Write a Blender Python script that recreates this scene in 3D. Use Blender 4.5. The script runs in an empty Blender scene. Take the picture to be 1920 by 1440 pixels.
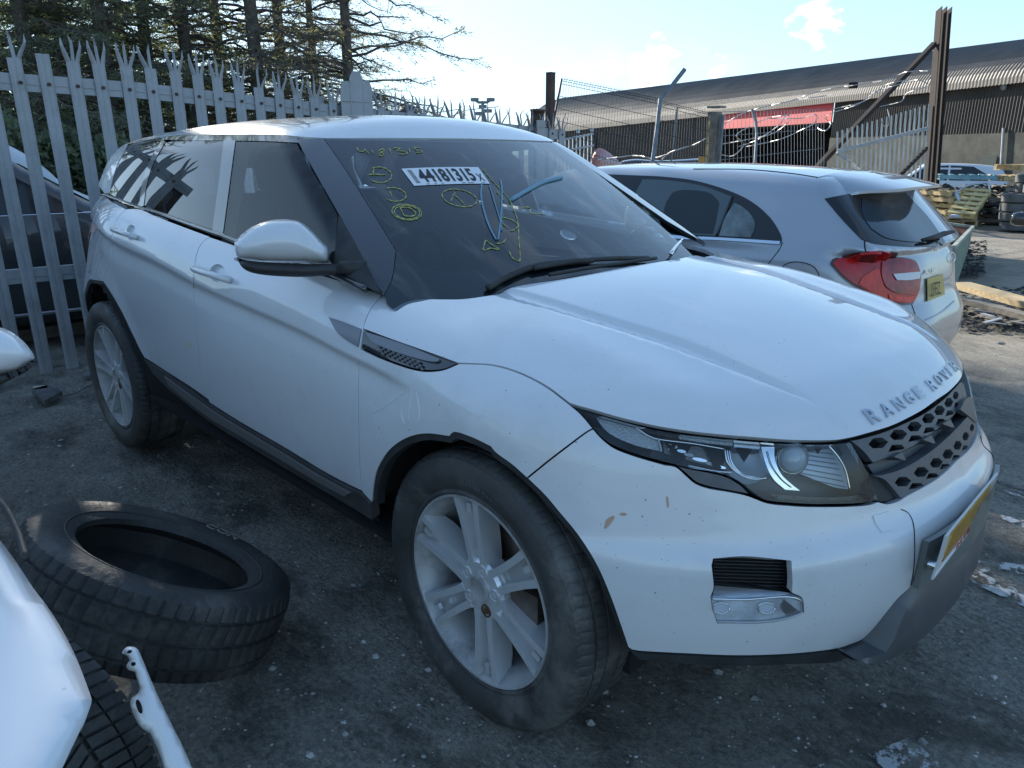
import bpy, bmesh, math, random
import numpy as np
from mathutils import Vector, Matrix, geometry
random.seed(7); np.random.seed(7)
SC = bpy.context.scene
# ---------------------------------------------------------------- camera
CAM = np.array([1.216, -1.991, 1.426]); FPX = 1390.5
_y, _p = math.radians(135.0), math.radians(-17.37)
FW = np.array([math.cos(_p)*math.cos(_y), math.cos(_p)*math.sin(_y), math.sin(_p)])
RT = np.array([math.sin(_y), -math.cos(_y), 0.0]); UP = np.cross(RT, FW)
cd = bpy.data.cameras.new('camera'); cam = bpy.data.objects.new('camera', cd); SC.collection.objects.link(cam)
cd.sensor_width = 36.0; cd.lens = FPX/1920*36.0; cd.clip_start = 0.05; cd.clip_end = 3000
cam.matrix_world = Matrix(((RT[0], UP[0], -FW[0], CAM[0]), (RT[1], UP[1], -FW[1], CAM[1]), (RT[2], UP[2], -FW[2], CAM[2]), (0, 0, 0, 1)))
SC.camera = cam
# ---------------------------------------------------------------- sky and sun
SUN_AZ, SUN_EL = math.radians(163.0), math.radians(21.0)
SKY_STRENGTH, SUN_STRENGTH, EXPOSURE = 0.15, 4.2, 1.34
W = bpy.data.worlds.new('World'); SC.world = W; W.use_nodes = True
nt = W.node_tree; nt.nodes.clear()
def WN(t, **k):
    n = nt.nodes.new(t)
    for a, b in k.items(): setattr(n, a, b)
    return n
sky = WN('ShaderNodeTexSky', sky_type='NISHITA', sun_disc=False, sun_elevation=SUN_EL, altitude=0, air_density=1.0, dust_density=0.6, ozone_density=1.6)
# blender's rotation runs clockwise from +Y
sky.sun_rotation = (math.pi/2 - SUN_AZ) % (2*math.pi)
tc = WN('ShaderNodeTexCoord'); mp = WN('ShaderNodeMapping'); mp.inputs['Scale'].default_value = (1, 1, 2.6)
nz = WN('ShaderNodeTexNoise'); nz.inputs['Scale'].default_value = 3.4; nz.inputs['Detail'].default_value = 9; nz.inputs['Roughness'].default_value = .58
rp = WN('ShaderNodeValToRGB'); rp.color_ramp.elements[0].position = .56; rp.color_ramp.elements[1].position = .76
L = nt.links.new
L(tc.outputs['Generated'], mp.inputs['Vector']); L(mp.outputs[0], nz.inputs['Vector']); L(nz.outputs[0], rp.inputs[0])
# a few small distinct clouds: soft spots of direction, broken by noise
def dirpx(x, y):
    d = FW*FPX + (x-960)*RT + (720-y)*UP; return d/np.linalg.norm(d)
acc = None
nz2 = WN('ShaderNodeTexNoise'); nz2.inputs['Scale'].default_value = 26; nz2.inputs['Detail'].default_value = 6; nz2.inputs['Roughness'].default_value = .6
mp2 = WN('ShaderNodeMapping'); mp2.inputs['Scale'].default_value = (1, 1, 1.7); L(tc.outputs['Generated'], mp2.inputs['Vector']); L(mp2.outputs[0], nz2.inputs['Vector'])
for (x, y, rad) in ((1215, 128, .034), (1150, 126, .016), (1525, 52, .027), (1345, 143, .022), (943, 130, .015), (828, 140, .010)):
    vd = WN('ShaderNodeVectorMath', operation='DISTANCE'); L(tc.outputs['Generated'], vd.inputs[0]); vd.inputs[1].default_value = tuple(dirpx(x, y))
    mr = WN('ShaderNodeMapRange'); mr.inputs[1].default_value = rad*1.25; mr.inputs[2].default_value = 0; mr.inputs[3].default_value = 0; mr.inputs[4].default_value = 1.0
    L(vd.outputs['Value'], mr.inputs[0])
    if acc is None: acc = mr
    else:
        m = WN('ShaderNodeMath', operation='MAXIMUM'); L(acc.outputs[0], m.inputs[0]); L(mr.outputs[0], m.inputs[1]); acc = m
sb = WN('ShaderNodeMath', operation='SUBTRACT'); L(nz2.outputs[0], sb.inputs[0]); sb.inputs[1].default_value = .5
ml = WN('ShaderNodeMath', operation='MULTIPLY'); L(sb.outputs[0], ml.inputs[0]); ml.inputs[1].default_value = 3.2
ad = WN('ShaderNodeMath', operation='ADD'); L(acc.outputs[0], ad.inputs[0]); L(ml.outputs[0], ad.inputs[1])
mr2 = WN('ShaderNodeMapRange'); mr2.inputs[1].default_value = .25; mr2.inputs[2].default_value = .85; L(ad.outputs[0], mr2.inputs[0])
gm = WN('ShaderNodeMath', operation='GREATER_THAN'); L(acc.outputs[0], gm.inputs[0]); gm.inputs[1].default_value = 0.0
gg = WN('ShaderNodeMath', operation='MULTIPLY'); L(mr2.outputs[0], gg.inputs[0]); L(gm.outputs[0], gg.inputs[1])
mx0 = WN('ShaderNodeMath', operation='MULTIPLY'); L(rp.outputs[0], mx0.inputs[0]); mx0.inputs[1].default_value = .22
mxx = WN('ShaderNodeMath', operation='MAXIMUM'); L(gg.outputs[0], mxx.inputs[0]); L(mx0.outputs[0], mxx.inputs[1])
# a camera-like shoulder on the whole sky: c*tint / (1 + c/limit)
tn = WN('ShaderNodeVectorMath', operation='MULTIPLY'); L(sky.outputs[0], tn.inputs[0]); tn.inputs[1].default_value = (.88, 1.0, 1.06)
dv = WN('ShaderNodeVectorMath', operation='MULTIPLY_ADD'); L(tn.outputs[0], dv.inputs[0]); dv.inputs[1].default_value = (1/3.9, 1/5.8, 1/8.2); dv.inputs[2].default_value = (1, 1, 1)
qd = WN('ShaderNodeVectorMath', operation='DIVIDE'); L(tn.outputs[0], qd.inputs[0]); L(dv.outputs[0], qd.inputs[1])
mix = WN('ShaderNodeMix', data_type='RGBA'); L(mxx.outputs[0], mix.inputs[0]); L(qd.outputs[0], mix.inputs[6]); mix.inputs[7].default_value = (4.6, 4.8, 5.0, 1)
bg = WN('ShaderNodeBackground'); bg.inputs[1].default_value = SKY_STRENGTH; L(mix.outputs[2], bg.inputs[0])
wo = WN('ShaderNodeOutputWorld'); L(bg.outputs[0], wo.inputs[0])
sd = bpy.data.lights.new('sun', 'SUN'); sd.energy = SUN_STRENGTH; sd.angle = math.radians(.53); sd.color = (1, .93, .82)
sun = bpy.data.objects.new('sun', sd); SC.collection.objects.link(sun)
SDIR = Vector((math.cos(SUN_EL)*math.cos(SUN_AZ), math.cos(SUN_EL)*math.sin(SUN_AZ), math.sin(SUN_EL)))
sun.rotation_euler = SDIR.to_track_quat('Z', 'Y').to_euler(); sun.location = (0, 0, 30)
vs = SC.view_settings; vs.view_transform = 'Standard'; vs.look = 'None'; vs.gamma = 1; vs.use_curve_mapping = False; vs.exposure = EXPOSURE
try:
    SC.cycles.max_bounces = 8; SC.cycles.transparent_max_bounces = 24; SC.cycles.glossy_bounces = 4; SC.cycles.transmission_bounces = 6; SC.cycles.diffuse_bounces = 3
    SC.cycles.caustics_reflective = False; SC.cycles.caustics_refractive = False; SC.cycles.sample_clamp_indirect = 6; SC.cycles.use_denoising = True
except Exception: pass
# ---------------------------------------------------------------- pixel -> place helpers (measured from the photo)
def ray(x, y): return dirpx(x, y)
def gz(x, y, z=0.0):
    d = ray(x, y); return CAM + d*((z-CAM[2])/d[2])
def atY(x, y, Y):
    d = ray(x, y); return CAM + d*((Y-CAM[1])/d[1])
def atX(x, y, X):
    d = ray(x, y); return CAM + d*((X-CAM[0])/d[0])
def atD(x, y, dep):
    d = ray(x, y); return CAM + d*(dep/(d@FW))
def proj(P):
    q = np.asarray(P)-CAM; return np.stack([960+FPX*(q@RT)/(q@FW), 720-FPX*(q@UP)/(q@FW)], -1)
# ---------------------------------------------------------------- materials
def mat(name, col=(.5, .5, .5), rough=.5, metal=0.0, var=0.0, vscale=8, bump=0.0, bscale=60, coat=0.0, coat_rough=.03, col2=None, specks=None, trans=0, alpha=1, spec=.5, vdetail=6, rough2=None, dirt=None, stretch=None):
    m = bpy.data.materials.new(name); m.use_nodes = True; t = m.node_tree; b = t.nodes['Principled BSDF']
    b.inputs['Base Color'].default_value = (*col, 1); b.inputs['Roughness'].default_value = rough; b.inputs['Metallic'].default_value = metal
    b.inputs['Specular IOR Level'].default_value = spec
    if coat: b.inputs['Coat Weight'].default_value = coat; b.inputs['Coat Roughness'].default_value = coat_rough
    if trans: b.inputs['Transmission Weight'].default_value = trans
    if alpha < 1: b.inputs['Alpha'].default_value = alpha
    need = var or bump or col2 or specks or dirt
    if need:
        c = t.nodes.new('ShaderNodeTexCoord'); src = c.outputs['Object']
        if stretch:
            mpn = t.nodes.new('ShaderNodeMapping'); mpn.inputs['Scale'].default_value = stretch; t.links.new(src, mpn.inputs[0]); src = mpn.outputs[0]
    cur = None
    if var or col2:
        n = t.nodes.new('ShaderNodeTexNoise'); n.inputs['Scale'].default_value = vscale; n.inputs['Detail'].default_value = vdetail; n.inputs['Roughness'].default_value = .62
        t.links.new(src, n.inputs['Vector'])
        r = t.nodes.new('ShaderNodeValToRGB'); e = r.color_ramp.elements; e[0].position = .34; e[1].position = .68
        a = col; z = col2 or tuple(min(1, v*(1+var)) for v in col)
        if not col2: a = tuple(v*(1-var) for v in col)
        e[0].color = (*a, 1); e[1].color = (*z, 1); t.links.new(n.outputs[0], r.inputs[0]); cur = r.outputs[0]
        if rough2 is not None:
            mrr = t.nodes.new('ShaderNodeMapRange'); mrr.inputs[1].default_value = .35; mrr.inputs[2].default_value = .65; mrr.inputs[3].default_value = rough; mrr.inputs[4].default_value = rough2
            t.links.new(n.outputs[0], mrr.inputs[0]); t.links.new(mrr.outputs[0], b.inputs['Roughness'])
    if dirt:   # (colour, scale, threshold, amount)
        n = t.nodes.new('ShaderNodeTexNoise'); n.inputs['Scale'].default_value = dirt[1]; n.inputs['Detail'].default_value = 8; n.inputs['Roughness'].default_value = .7
        t.links.new(src, n.inputs['Vector']); mr_ = t.nodes.new('ShaderNodeMapRange'); mr_.inputs[1].default_value = dirt[2]; mr_.inputs[2].default_value = dirt[2]+.22; mr_.inputs[4].default_value = dirt[3]
        t.links.new(n.outputs[0], mr_.inputs[0]); mm = t.nodes.new('ShaderNodeMix'); mm.data_type = 'RGBA'
        t.links.new(mr_.outputs[0], mm.inputs[0]); mm.inputs[7].default_value = (*dirt[0], 1)
        if cur: t.links.new(cur, mm.inputs[6])
        else: mm.inputs[6].default_value = (*col, 1)
        cur = mm.outputs[2]
    if specks:   # list of (scale, radius, colour, density threshold)
        for (sc_, rad, scol, dens) in specks:
            v = t.nodes.new('ShaderNodeTexVoronoi'); v.inputs['Scale'].default_value = sc_; t.links.new(src, v.inputs['Vector'])
            lt = t.nodes.new('ShaderNodeMapRange'); lt.inputs[1].default_value = rad; lt.inputs[2].default_value = rad*.55; t.links.new(v.outputs['Distance'], lt.inputs[0])
            sp = t.nodes.new('ShaderNodeSeparateColor'); t.links.new(v.outputs['Color'], sp.inputs[0])
            g = t.nodes.new('ShaderNodeMath'); g.operation = 'LESS_THAN'; g.inputs[1].default_value = dens; t.links.new(sp.outputs[0], g.inputs[0])
            mu = t.nodes.new('ShaderNodeMath'); mu.operation = 'MULTIPLY'; t.links.new(g.outputs[0], mu.inputs[0]); t.links.new(lt.outputs[0], mu.inputs[1])
            mm = t.nodes.new('ShaderNodeMix'); mm.data_type = 'RGBA'; t.links.new(mu.outputs[0], mm.inputs[0]); mm.inputs[7].default_value = (*scol, 1)
            if cur: t.links.new(cur, mm.inputs[6])
            else: mm.inputs[6].default_value = (*col, 1)
            cur = mm.outputs[2]
    if cur: t.links.new(cur, b.inputs['Base Color'])
    if bump:
        n = t.nodes.new('ShaderNodeTexNoise'); n.inputs['Scale'].default_value = bscale; n.inputs['Detail'].default_value = 5; t.links.new(src, n.inputs['Vector'])
        bp = t.nodes.new('ShaderNodeBump'); bp.inputs['Strength'].default_value = bump; bp.inputs['Distance'].default_value = .01
        t.links.new(n.outputs[0], bp.inputs['Height']); t.links.new(bp.outputs[0], b.inputs['Normal'])
    return m
def glass_mat(name, tint=(.8, .86, .88), opacity=.35, rough=.02, body=(.02, .025, .03), spec=.5, smear=None, gloss=1.15):
    """car glass: part see-through sheet, part dark body, with a clear gloss coat"""
    m = bpy.data.materials.new(name); m.use_nodes = True; t = m.node_tree; t.nodes.clear()
    o = t.nodes.new('ShaderNodeOutputMaterial'); tr = t.nodes.new('ShaderNodeBsdfTransparent'); tr.inputs[0].default_value = (*tint, 1)
    p = t.nodes.new('ShaderNodeBsdfPrincipled'); p.inputs['Base Color'].default_value = (*body, 1); p.inputs['Roughness'].default_value = .6; p.inputs['Specular IOR Level'].default_value = 0
    g = t.nodes.new('ShaderNodeBsdfGlossy'); g.inputs['Roughness'].default_value = rough; g.inputs['Color'].default_value = (1, 1, 1, 1)
    fr = t.nodes.new('ShaderNodeFresnel'); fr.inputs[0].default_value = 1.5
    fm = t.nodes.new('ShaderNodeMath'); fm.operation = 'MULTIPLY_ADD'; fm.inputs[1].default_value = gloss; fm.inputs[2].default_value = .013*gloss; fm.use_clamp = True; t.links.new(fr.outputs[0], fm.inputs[0])
    a = t.nodes.new('ShaderNodeMixShader'); a.inputs[0].default_value = opacity; t.links.new(tr.outputs[0], a.inputs[1]); t.links.new(p.outputs[0], a.inputs[2])
    if smear:
        c = t.nodes.new('ShaderNodeTexCoord'); mpn = t.nodes.new('ShaderNodeMapping'); mpn.inputs['Scale'].default_value = smear[0]; mpn.inputs['Rotation'].default_value = smear[1]
        n = t.nodes.new('ShaderNodeTexNoise'); n.inputs['Scale'].default_value = 3; n.inputs['Detail'].default_value = 7; n.inputs['Distortion'].default_value = .4
        t.links.new(c.outputs['Object'], mpn.inputs[0]); t.links.new(mpn.outputs[0], n.inputs['Vector'])
        mr_ = t.nodes.new('ShaderNodeMapRange'); mr_.inputs[1].default_value = .5; mr_.inputs[2].default_value = .78; mr_.inputs[3].default_value = opacity; mr_.inputs[4].default_value = smear[2]
        t.links.new(n.outputs[0], mr_.inputs[0]); t.links.new(mr_.outputs[0], a.inputs[0])
        mc = t.nodes.new('ShaderNodeMix'); mc.data_type = 'RGBA'; mr3 = t.nodes.new('ShaderNodeMapRange'); mr3.inputs[1].default_value = .5; mr3.inputs[2].default_value = .8; t.links.new(n.outputs[0], mr3.inputs[0])
        t.links.new(mr3.outputs[0], mc.inputs[0]); mc.inputs[6].default_value = (*body, 1); mc.inputs[7].default_value = (*smear[3], 1); t.links.new(mc.outputs[2], p.inputs['Base Color'])
    b = t.nodes.new('ShaderNodeMixShader'); t.links.new(fm.outputs[0], b.inputs[0]); t.links.new(a.outputs[0], b.inputs[1]); t.links.new(g.outputs[0], b.inputs[2])
    t.links.new(b.outputs[0], o.inputs[0]); return m
# ---------------------------------------------------------------- object helpers
COL = SC.collection
def tag(o, label=None, cat=None, group=None, kind=None):
    if label: o['label'] = label
    if cat: o['category'] = cat
    if group: o['group'] = group
    if kind: o['kind'] = kind
    return o
def empty(name, loc=(0, 0, 0), label=None, cat=None, group=None, rz=0):
    o = bpy.data.objects.new(name, None); COL.objects.link(o); o.location = tuple(loc); o.rotation_euler = (0, 0, rz); o.empty_display_size = .1
    return tag(o, label, cat, group)
def mobj(name, V, F, m=None, parent=None, smooth=False, kind=None, loc=None, sharp=None):
    me = bpy.data.meshes.new(name); me.from_pydata([tuple(map(float, v)) for v in V], [], [tuple(map(int, f)) for f in F]); me.validate(); me.update()
    o = bpy.data.objects.new(name, me); COL.objects.link(o)
    if m is not None: me.materials.append(m)
    if smooth:
        me.shade_smooth()
        if sharp: me.set_sharp_from_angle(angle=math.radians(sharp))
    if parent is not None:
        o.parent = parent
        if loc is None:   # vertices are given in world space
            w = Vector(); q = parent
            chain = []
            while q is not None: chain.append(q); q = q.parent
            M = Matrix.Identity(4)
            for q in reversed(chain): M = M @ Matrix.LocRotScale(q.location, q.rotation_euler.to_quaternion(), q.scale)
            o.matrix_parent_inverse = M.inverted()
    if loc is not None: o.location = tuple(loc)
    if kind: o['kind'] = kind
    return o
class MB:
    """collects simple solids into one mesh"""
    def __init__(s): s.V = []; s.F = []
    def add(s, V, F):
        k = len(s.V); s.V += [tuple(v) for v in V]; s.F += [tuple(i+k for i in f) for f in F]; return s
    def box(s, c, size, R=None):
        c = np.array(c, float); h = np.array(size, float)/2
        P = np.array([[x, y, z] for x in (-1, 1) for y in (-1, 1) for z in (-1, 1)])*h
        if R is not None: P = P @ np.array(R).T
        return s.add(P+c, [(0, 1, 3, 2), (4, 6, 7, 5), (0, 4, 5, 1), (2, 3, 7, 6), (0, 2, 6, 4), (1, 5, 7, 3)])
    def bar(s, a, b, w, h=None, up=(0, 0, 1)):
        a = np.array(a, float); b = np.array(b, float); d = b-a; ln = np.linalg.norm(d); d = d/ln; u = np.array(up, float)
        if abs(d@u) > .98: u = np.array([1.0, 0, 0])
        sx = np.cross(d, u); sx /= np.linalg.norm(sx); sy = np.cross(sx, d); h = h or w
        return s.box((a+b)/2, (ln, w, h), np.stack([d, sx, sy], 1))
    def tube(s, pts, r, n=8, closed=False, cap=True):
        P = [np.array(p, float) for p in pts]; m = len(P); rr = r if hasattr(r, '__len__') else [r]*m
        T = []
        for i in range(m):
            a = P[(i-1) % m] if (closed or i > 0) else P[i]; b = P[(i+1) % m] if (closed or i < m-1) else P[i]
            t = b-a; T.append(t/(np.linalg.norm(t)+1e-12))
        u = np.array([0, 0, 1.0]);
        if abs(T[0]@u) > .9: u = np.array([1.0, 0, 0])
        V = []; 
        for i in range(m):
            u = u-T[i]*(u@T[i]); u /= (np.linalg.norm(u)+1e-12); w = np.cross(T[i], u)
            for k in range(n):
                a = 2*math.pi*k/n; V.append(P[i]+rr[i]*(math.cos(a)*u+math.sin(a)*w))
        F = []
        for i in range(m if closed else m-1):
            j = (i+1) % m
            for k in range(n): F.append((i*n+k, i*n+(k+1) % n, j*n+(k+1) % n, j*n+k))
        if cap and not closed: F.append(tuple(range(n))[::-1]); F.append(tuple((m-1)*n+k for k in range(n)))
        return s.add(V, F)
    def lathe(s, prof, o, ax, n=48, closed=False):
        """profile (axial, radius) round axis ax through o"""
        o = np.array(o, float); ax = np.array(ax, float); ax /= np.linalg.norm(ax); u = np.array([0, 0, 1.0])
        if abs(ax@u) > .9: u = np.array([1.0, 0, 0])
        u = u-ax*(u@ax); u /= np.linalg.norm(u); w = np.cross(ax, u); V = []; m = len(prof)
        for (a, r) in prof:
            for k in range(n):
                t = 2*math.pi*k/n; V.append(o+ax*a+r*(math.cos(t)*u+math.sin(t)*w))
        F = []
        for i in range(m if closed else m-1):
            j = (i+1) % m
            for k in range(n): F.append((i*n+k, j*n+k, j*n+(k+1) % n, i*n+(k+1) % n))
        return s.add(V, F)
    def prism(s, poly, frame, h0, h1):
        """2D polygon in frame (o,e1,e2,e3) from height h0 to h1"""
        o, e1, e2, e3 = [np.array(q, float) for q in frame]; n = len(poly)
        V = [o+e1*p[0]+e2*p[1]+e3*h0 for p in poly]+[o+e1*p[0]+e2*p[1]+e3*h1 for p in poly]
        F = [tuple(range(n))[::-1], tuple(range(n, 2*n))]+[(i, (i+1) % n, n+(i+1) % n, n+i) for i in range(n)]
        return s.add(V, F)
    def build(s, name, m, parent=None, smooth=False, kind=None, sharp=None, loc=None): return mobj(name, s.V, s.F, m, parent, smooth, kind, loc, sharp)
def lab(o, text): o['label'] = text; return o
# ---------------------------------------------------------------- smooth implicit surfaces and trimmed panels
def tab(xs, ys):
    """smooth (monotone-ish cubic) table lookup"""
    xs = np.array(xs, float); ys = np.array(ys, float); n = len(xs); h = np.diff(xs); d = np.diff(ys)/h; m = np.zeros(n)
    m[0] = d[0]; m[-1] = d[-1]
    for i in range(1, n-1):
        if d[i-1]*d[i] > 0:
            w1 = 2*h[i]+h[i-1]; w2 = h[i]+2*h[i-1]; m[i] = (w1+w2)/(w1/d[i-1]+w2/d[i])
    X = np.linspace(xs[0], xs[-1], 1200); k = np.clip(np.searchsorted(xs, X, side='right')-1, 0, n-2); t = (X-xs[k])/h[k]
    Y = (2*t**3-3*t**2+1)*ys[k]+(t**3-2*t**2+t)*h[k]*m[k]+(-2*t**3+3*t**2)*ys[k+1]+(t**3-t**2)*h[k]*m[k+1]
    s0, s1 = m[0], m[-1]
    def f(x):
        x = np.asarray(x, float); y = np.interp(x, X, Y)
        return y+np.where(x < xs[0], (x-xs[0])*s0, 0)+np.where(x > xs[-1], (x-xs[-1])*s1, 0)
    return f
def smax(a, b, k): h = np.maximum(k-np.abs(a-b), 0)/k; return np.maximum(a, b)+h*h*k*.25
def sstep(a, b, x): t = np.clip((x-a)/(b-a), 0, 1); return t*t*(3-2*t)
def march(f, O, D, t0, t1, n=90, clamp=True):
    """first crossing outside(+) -> inside(-) along O+tD, vectorised"""
    O = np.asarray(O, float); D = np.broadcast_to(np.asarray(D, float), O.shape); N = len(O)
    ts = np.linspace(t0, t1, n); prev = f(O+D*ts[0]); lo = np.full(N, np.nan); hi = np.full(N, np.nan); best = np.full(N, 1e9); bt = np.full(N, ts[0])
    for t in ts[1:]:
        v = f(O+D*t); c = np.isnan(lo) & (prev > 0) & (v <= 0); lo[c] = t-(ts[1]-ts[0]); hi[c] = t
        b = np.isnan(lo) & (v < best); best[b] = v[b]; bt[b] = t
        prev = v
    miss = np.isnan(lo); lo[miss] = bt[miss]; hi[miss] = bt[miss]
    for _ in range(24):
        m = (lo+hi)/2; v = f(O+D*m[:, None]); lo = np.where(v > 0, m, lo); hi = np.where(v > 0, hi, m)
    t = np.where(miss, bt, hi); return O+D*t[:, None], miss
def grad(f, P, e=1e-3):
    G = np.stack([(f(P+np.eye(3)[i]*e)-f(P-np.eye(3)[i]*e))/(2*e) for i in range(3)], 1); return G/(np.linalg.norm(G, axis=1, keepdims=True)+1e-9)
def cr(pts, step=8.0):
    """Catmull-Rom curve through pts, sampled about every step"""
    P = np.array(pts, float); n = len(P)
    if n < 3:
        m = max(1, int(np.ceil(np.linalg.norm(P[1]-P[0])/step))); return [P[0]+(P[1]-P[0])*i/m for i in range(m+1)]
    Q = np.vstack([2*P[0]-P[1], P, 2*P[-1]-P[-2]]); out = []
    for i in range(n-1):
        a, b, c, d = Q[i], Q[i+1], Q[i+2], Q[i+3]; m = max(1, int(np.ceil(np.linalg.norm(c-b)/step)))
        for k in range(m):
            t = k/m; out.append(.5*(2*b+(c-a)*t+(2*a-5*b+4*c-d)*t*t+(3*b-a-3*c+d)*t**3))
    out.append(P[-1]); return out
def trace(f, segs, step=7.0, rng=(1.0, 5.5)):
    """segments of photo pixels (smooth inside a segment) -> 3D polyline on the surface f; a 3-tuple is already a place"""
    out = []
    for sg in segs:
        if len(sg[0]) == 3: pts = [np.array(p, float) for p in (cr(sg, .02) if len(sg) > 1 else sg)]; H = np.array(pts)
        else:
            px = np.array(cr(sg, step)); D = np.stack([ray(*p) for p in px]); H, _ = march(f, np.repeat(CAM[None], len(D), 0), D, *rng, n=110)
        for h in H:
            if not out or np.linalg.norm(h-out[-1]) > 1.5e-3: out.append(h)
    if np.linalg.norm(out[0]-out[-1]) < 1.5e-3: out.pop()
    return np.array(out)
def hit1(f, x, y): return march(f, CAM[None].copy(), ray(x, y)[None], 1.0, 5.5, n=110)[0][0]
def basis(D):
    D = np.array(D, float); D /= np.linalg.norm(D); u = np.array([0, 0, 1.0])
    if abs(D@u) > .95: u = np.array([1.0, 0, 0])
    e1 = np.cross(u, D); e1 /= np.linalg.norm(e1); return e1, np.cross(D, e1), D
def pip(P, poly):
    x, y = P[:, 0], P[:, 1]; c = np.zeros(len(P), bool); n = len(poly); j = n-1
    for i in range(n):
        xi, yi = poly[i]; xj, yj = poly[j]
        if yi != yj: c ^= ((yi > y) != (yj > y)) & (x < (xj-xi)*(y-yi)/(yj-yi)+xi)
        j = i
    return c
def segdist(P, poly):
    d = np.full(len(P), 1e9); n = len(poly)
    for i in range(n):
        a = poly[i]; b = poly[(i+1) % n]; ab = b-a; t = np.clip(((P-a)@ab)/(ab@ab+1e-12), 0, 1); d = np.minimum(d, np.linalg.norm(P-a-t[:, None]*ab, axis=1))
    return d
def inset(poly, g):
    n = len(poly); A = .5*sum(poly[i][0]*poly[(i+1) % n][1]-poly[(i+1) % n][0]*poly[i][1] for i in range(n)); s = 1 if A > 0 else -1; out = []
    for i in range(n):
        a = poly[i]-poly[i-1]; b = poly[(i+1) % n]-poly[i]; a = a/(np.linalg.norm(a)+1e-12); b = b/(np.linalg.norm(b)+1e-12)
        na = s*np.array([-a[1], a[0]]); nb = s*np.array([-b[1], b[0]]); v = na+nb; k = max(.35, 1+na@nb); out.append(poly[i]+v/k*g)
    return np.array(out)
def panel(name, f, outline, D, res, m, parent, thick=.014, gap=.002, holes=(), mirror=None, lift=0.0, seam_y0=False, flange=True, reach=3.0, smooth=True, lines=()):
    """cut a panel out of surface f: outline (3D, on f), seen along chart direction D, grid of step res, edges turned in by thick"""
    e1, e2, Dn = basis(D)
    O2 = np.stack([outline@e1, outline@e2], 1)
    if gap:
        Oi = inset(O2, gap)
        if seam_y0: keep = np.abs(outline[:, 1]) < 1e-4; Oi[keep] = O2[keep]
        O2 = Oi
    H2 = [np.stack([h@e1, h@e2], 1) for h in holes]
    mn, mx_ = O2.min(0), O2.max(0); gx = np.arange(mn[0]+res*.5, mx_[0], res); gy = np.arange(mn[1]+res*.5, mx_[1], res)
    G = np.stack(np.meshgrid(gx, gy), -1).reshape(-1, 2)
    if len(G):
        G = G[pip(G, O2)]
        if len(G): G = G[segdist(G, O2) > res*.45]
        for h in H2:
            if len(G): G = G[~pip(G, h)]; G = G[segdist(G, h) > res*.35] if len(G) else G
    EX = []
    for ln_ in lines:
        q = np.stack([ln_@e1, ln_@e2], 1); q = q[pip(q, O2)]
        if len(q): q = q[segdist(q, O2) > res*.22]
        for h in H2:
            if len(q): q = q[~pip(q, h)]; q = q[segdist(q, h) > res*.22] if len(q) else q
        if len(q): EX.append(q)
    if EX:
        EX = np.vstack(EX)
        if len(G):
            near = np.zeros(len(G), bool)
            for i in range(0, len(G), 800): near[i:i+800] = (np.linalg.norm(G[i:i+800, None]-EX[None], axis=2).min(1) < res*.6)
            G = G[~near]
        G = np.vstack([G, EX])
    loops = [O2]+H2; pts = []; edges = []
    for lp in loops:
        k = len(pts); pts += list(lp); edges += [(k+i, k+(i+1) % len(lp)) for i in range(len(lp))]
    nb = len(pts); pts += list(G)
    r = geometry.delaunay_2d_cdt([Vector(p) for p in pts], edges, [], 0, 1e-7)
    V2 = np.array([tuple(v) for v in r[0]]); F = [tuple(t) for t in r[2]]; cen = np.array([V2[list(t)].mean(0) for t in F])
    ok = pip(cen, O2)
    for h in H2: ok &= ~pip(cen, h)
    F = [F[i] for i in range(len(F)) if ok[i]]
    if not F: print('EMPTY PANEL', name); return None
    base = V2[:, :1]*e1+V2[:, 1:2]*e2; c0 = (outline@Dn); Obase = base+Dn*(c0.max()+.35)
    P, miss = march(f, Obase, -Dn, 0, (c0.max()-c0.min())+.9, n=int(60+reach*20))
    # boundary vertices keep their traced depth when the chart misses
    if seam_y0:
        z = np.abs(P[:, 1]) < 6e-3; P[z, 1] = 0
    N = grad(f, P)

    # orientation
    a = V2[F[0][1]]-V2[F[0][0]]; b = V2[F[0][2]]-V2[F[0][0]]
    F = [t if (lambda A, B: A[0]*B[1]-A[1]*B[0])(V2[t[1]]-V2[t[0]], V2[t[2]]-V2[t[0]]) > 0 else t[::-1] for t in F]
    P = P+N*lift
    V = [p for p in P]
    if flange:
        cnt = {}
        for t in F:
            for i in range(3):
                e = (t[i], t[(i+1) % 3]); cnt[e] = cnt.get(e, 0)+1
        be = [e for e in cnt if (e[1], e[0]) not in cnt]
        if seam_y0: be = [e for e in be if not (abs(P[e[0]][1]) < 1e-6 and abs(P[e[1]][1]) < 1e-6)]
        idx = {}
        r0 = min(.0025, thick*.3)
        def ring(i):
            if i not in idx:
                k = len(V); V.append(P[i]-N[i]*r0*.35); V.append(P[i]-N[i]*thick); idx[i] = (k, k+1)
            return idx[i]
        for (a_, b_) in be:
            A = ring(a_); B = ring(b_); F.append((b_, a_, A[0], B[0])); F.append((B[0], A[0], A[1], B[1]))
    V = np.array(V)
    if mirror == 'weld':
        k = len(V); Vm = V*np.array([1, -1, 1]); same = np.abs(V[:, 1]) < 1e-6; mp_ = [i if same[i] else k+i for i in range(k)]
        F = F+[tuple(mp_[i] for i in t[::-1]) for t in F]; V = np.vstack([V, Vm])
    o = mobj(name, V, F, m, parent, smooth, sharp=50 if smooth else None)
    if mirror == 'copy':
        Vm = V*np.array([1, -1, 1]); Fm = [t[::-1] for t in F]; mobj(name, Vm, Fm, m, parent, smooth, sharp=50 if smooth else None)
    return o

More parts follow.
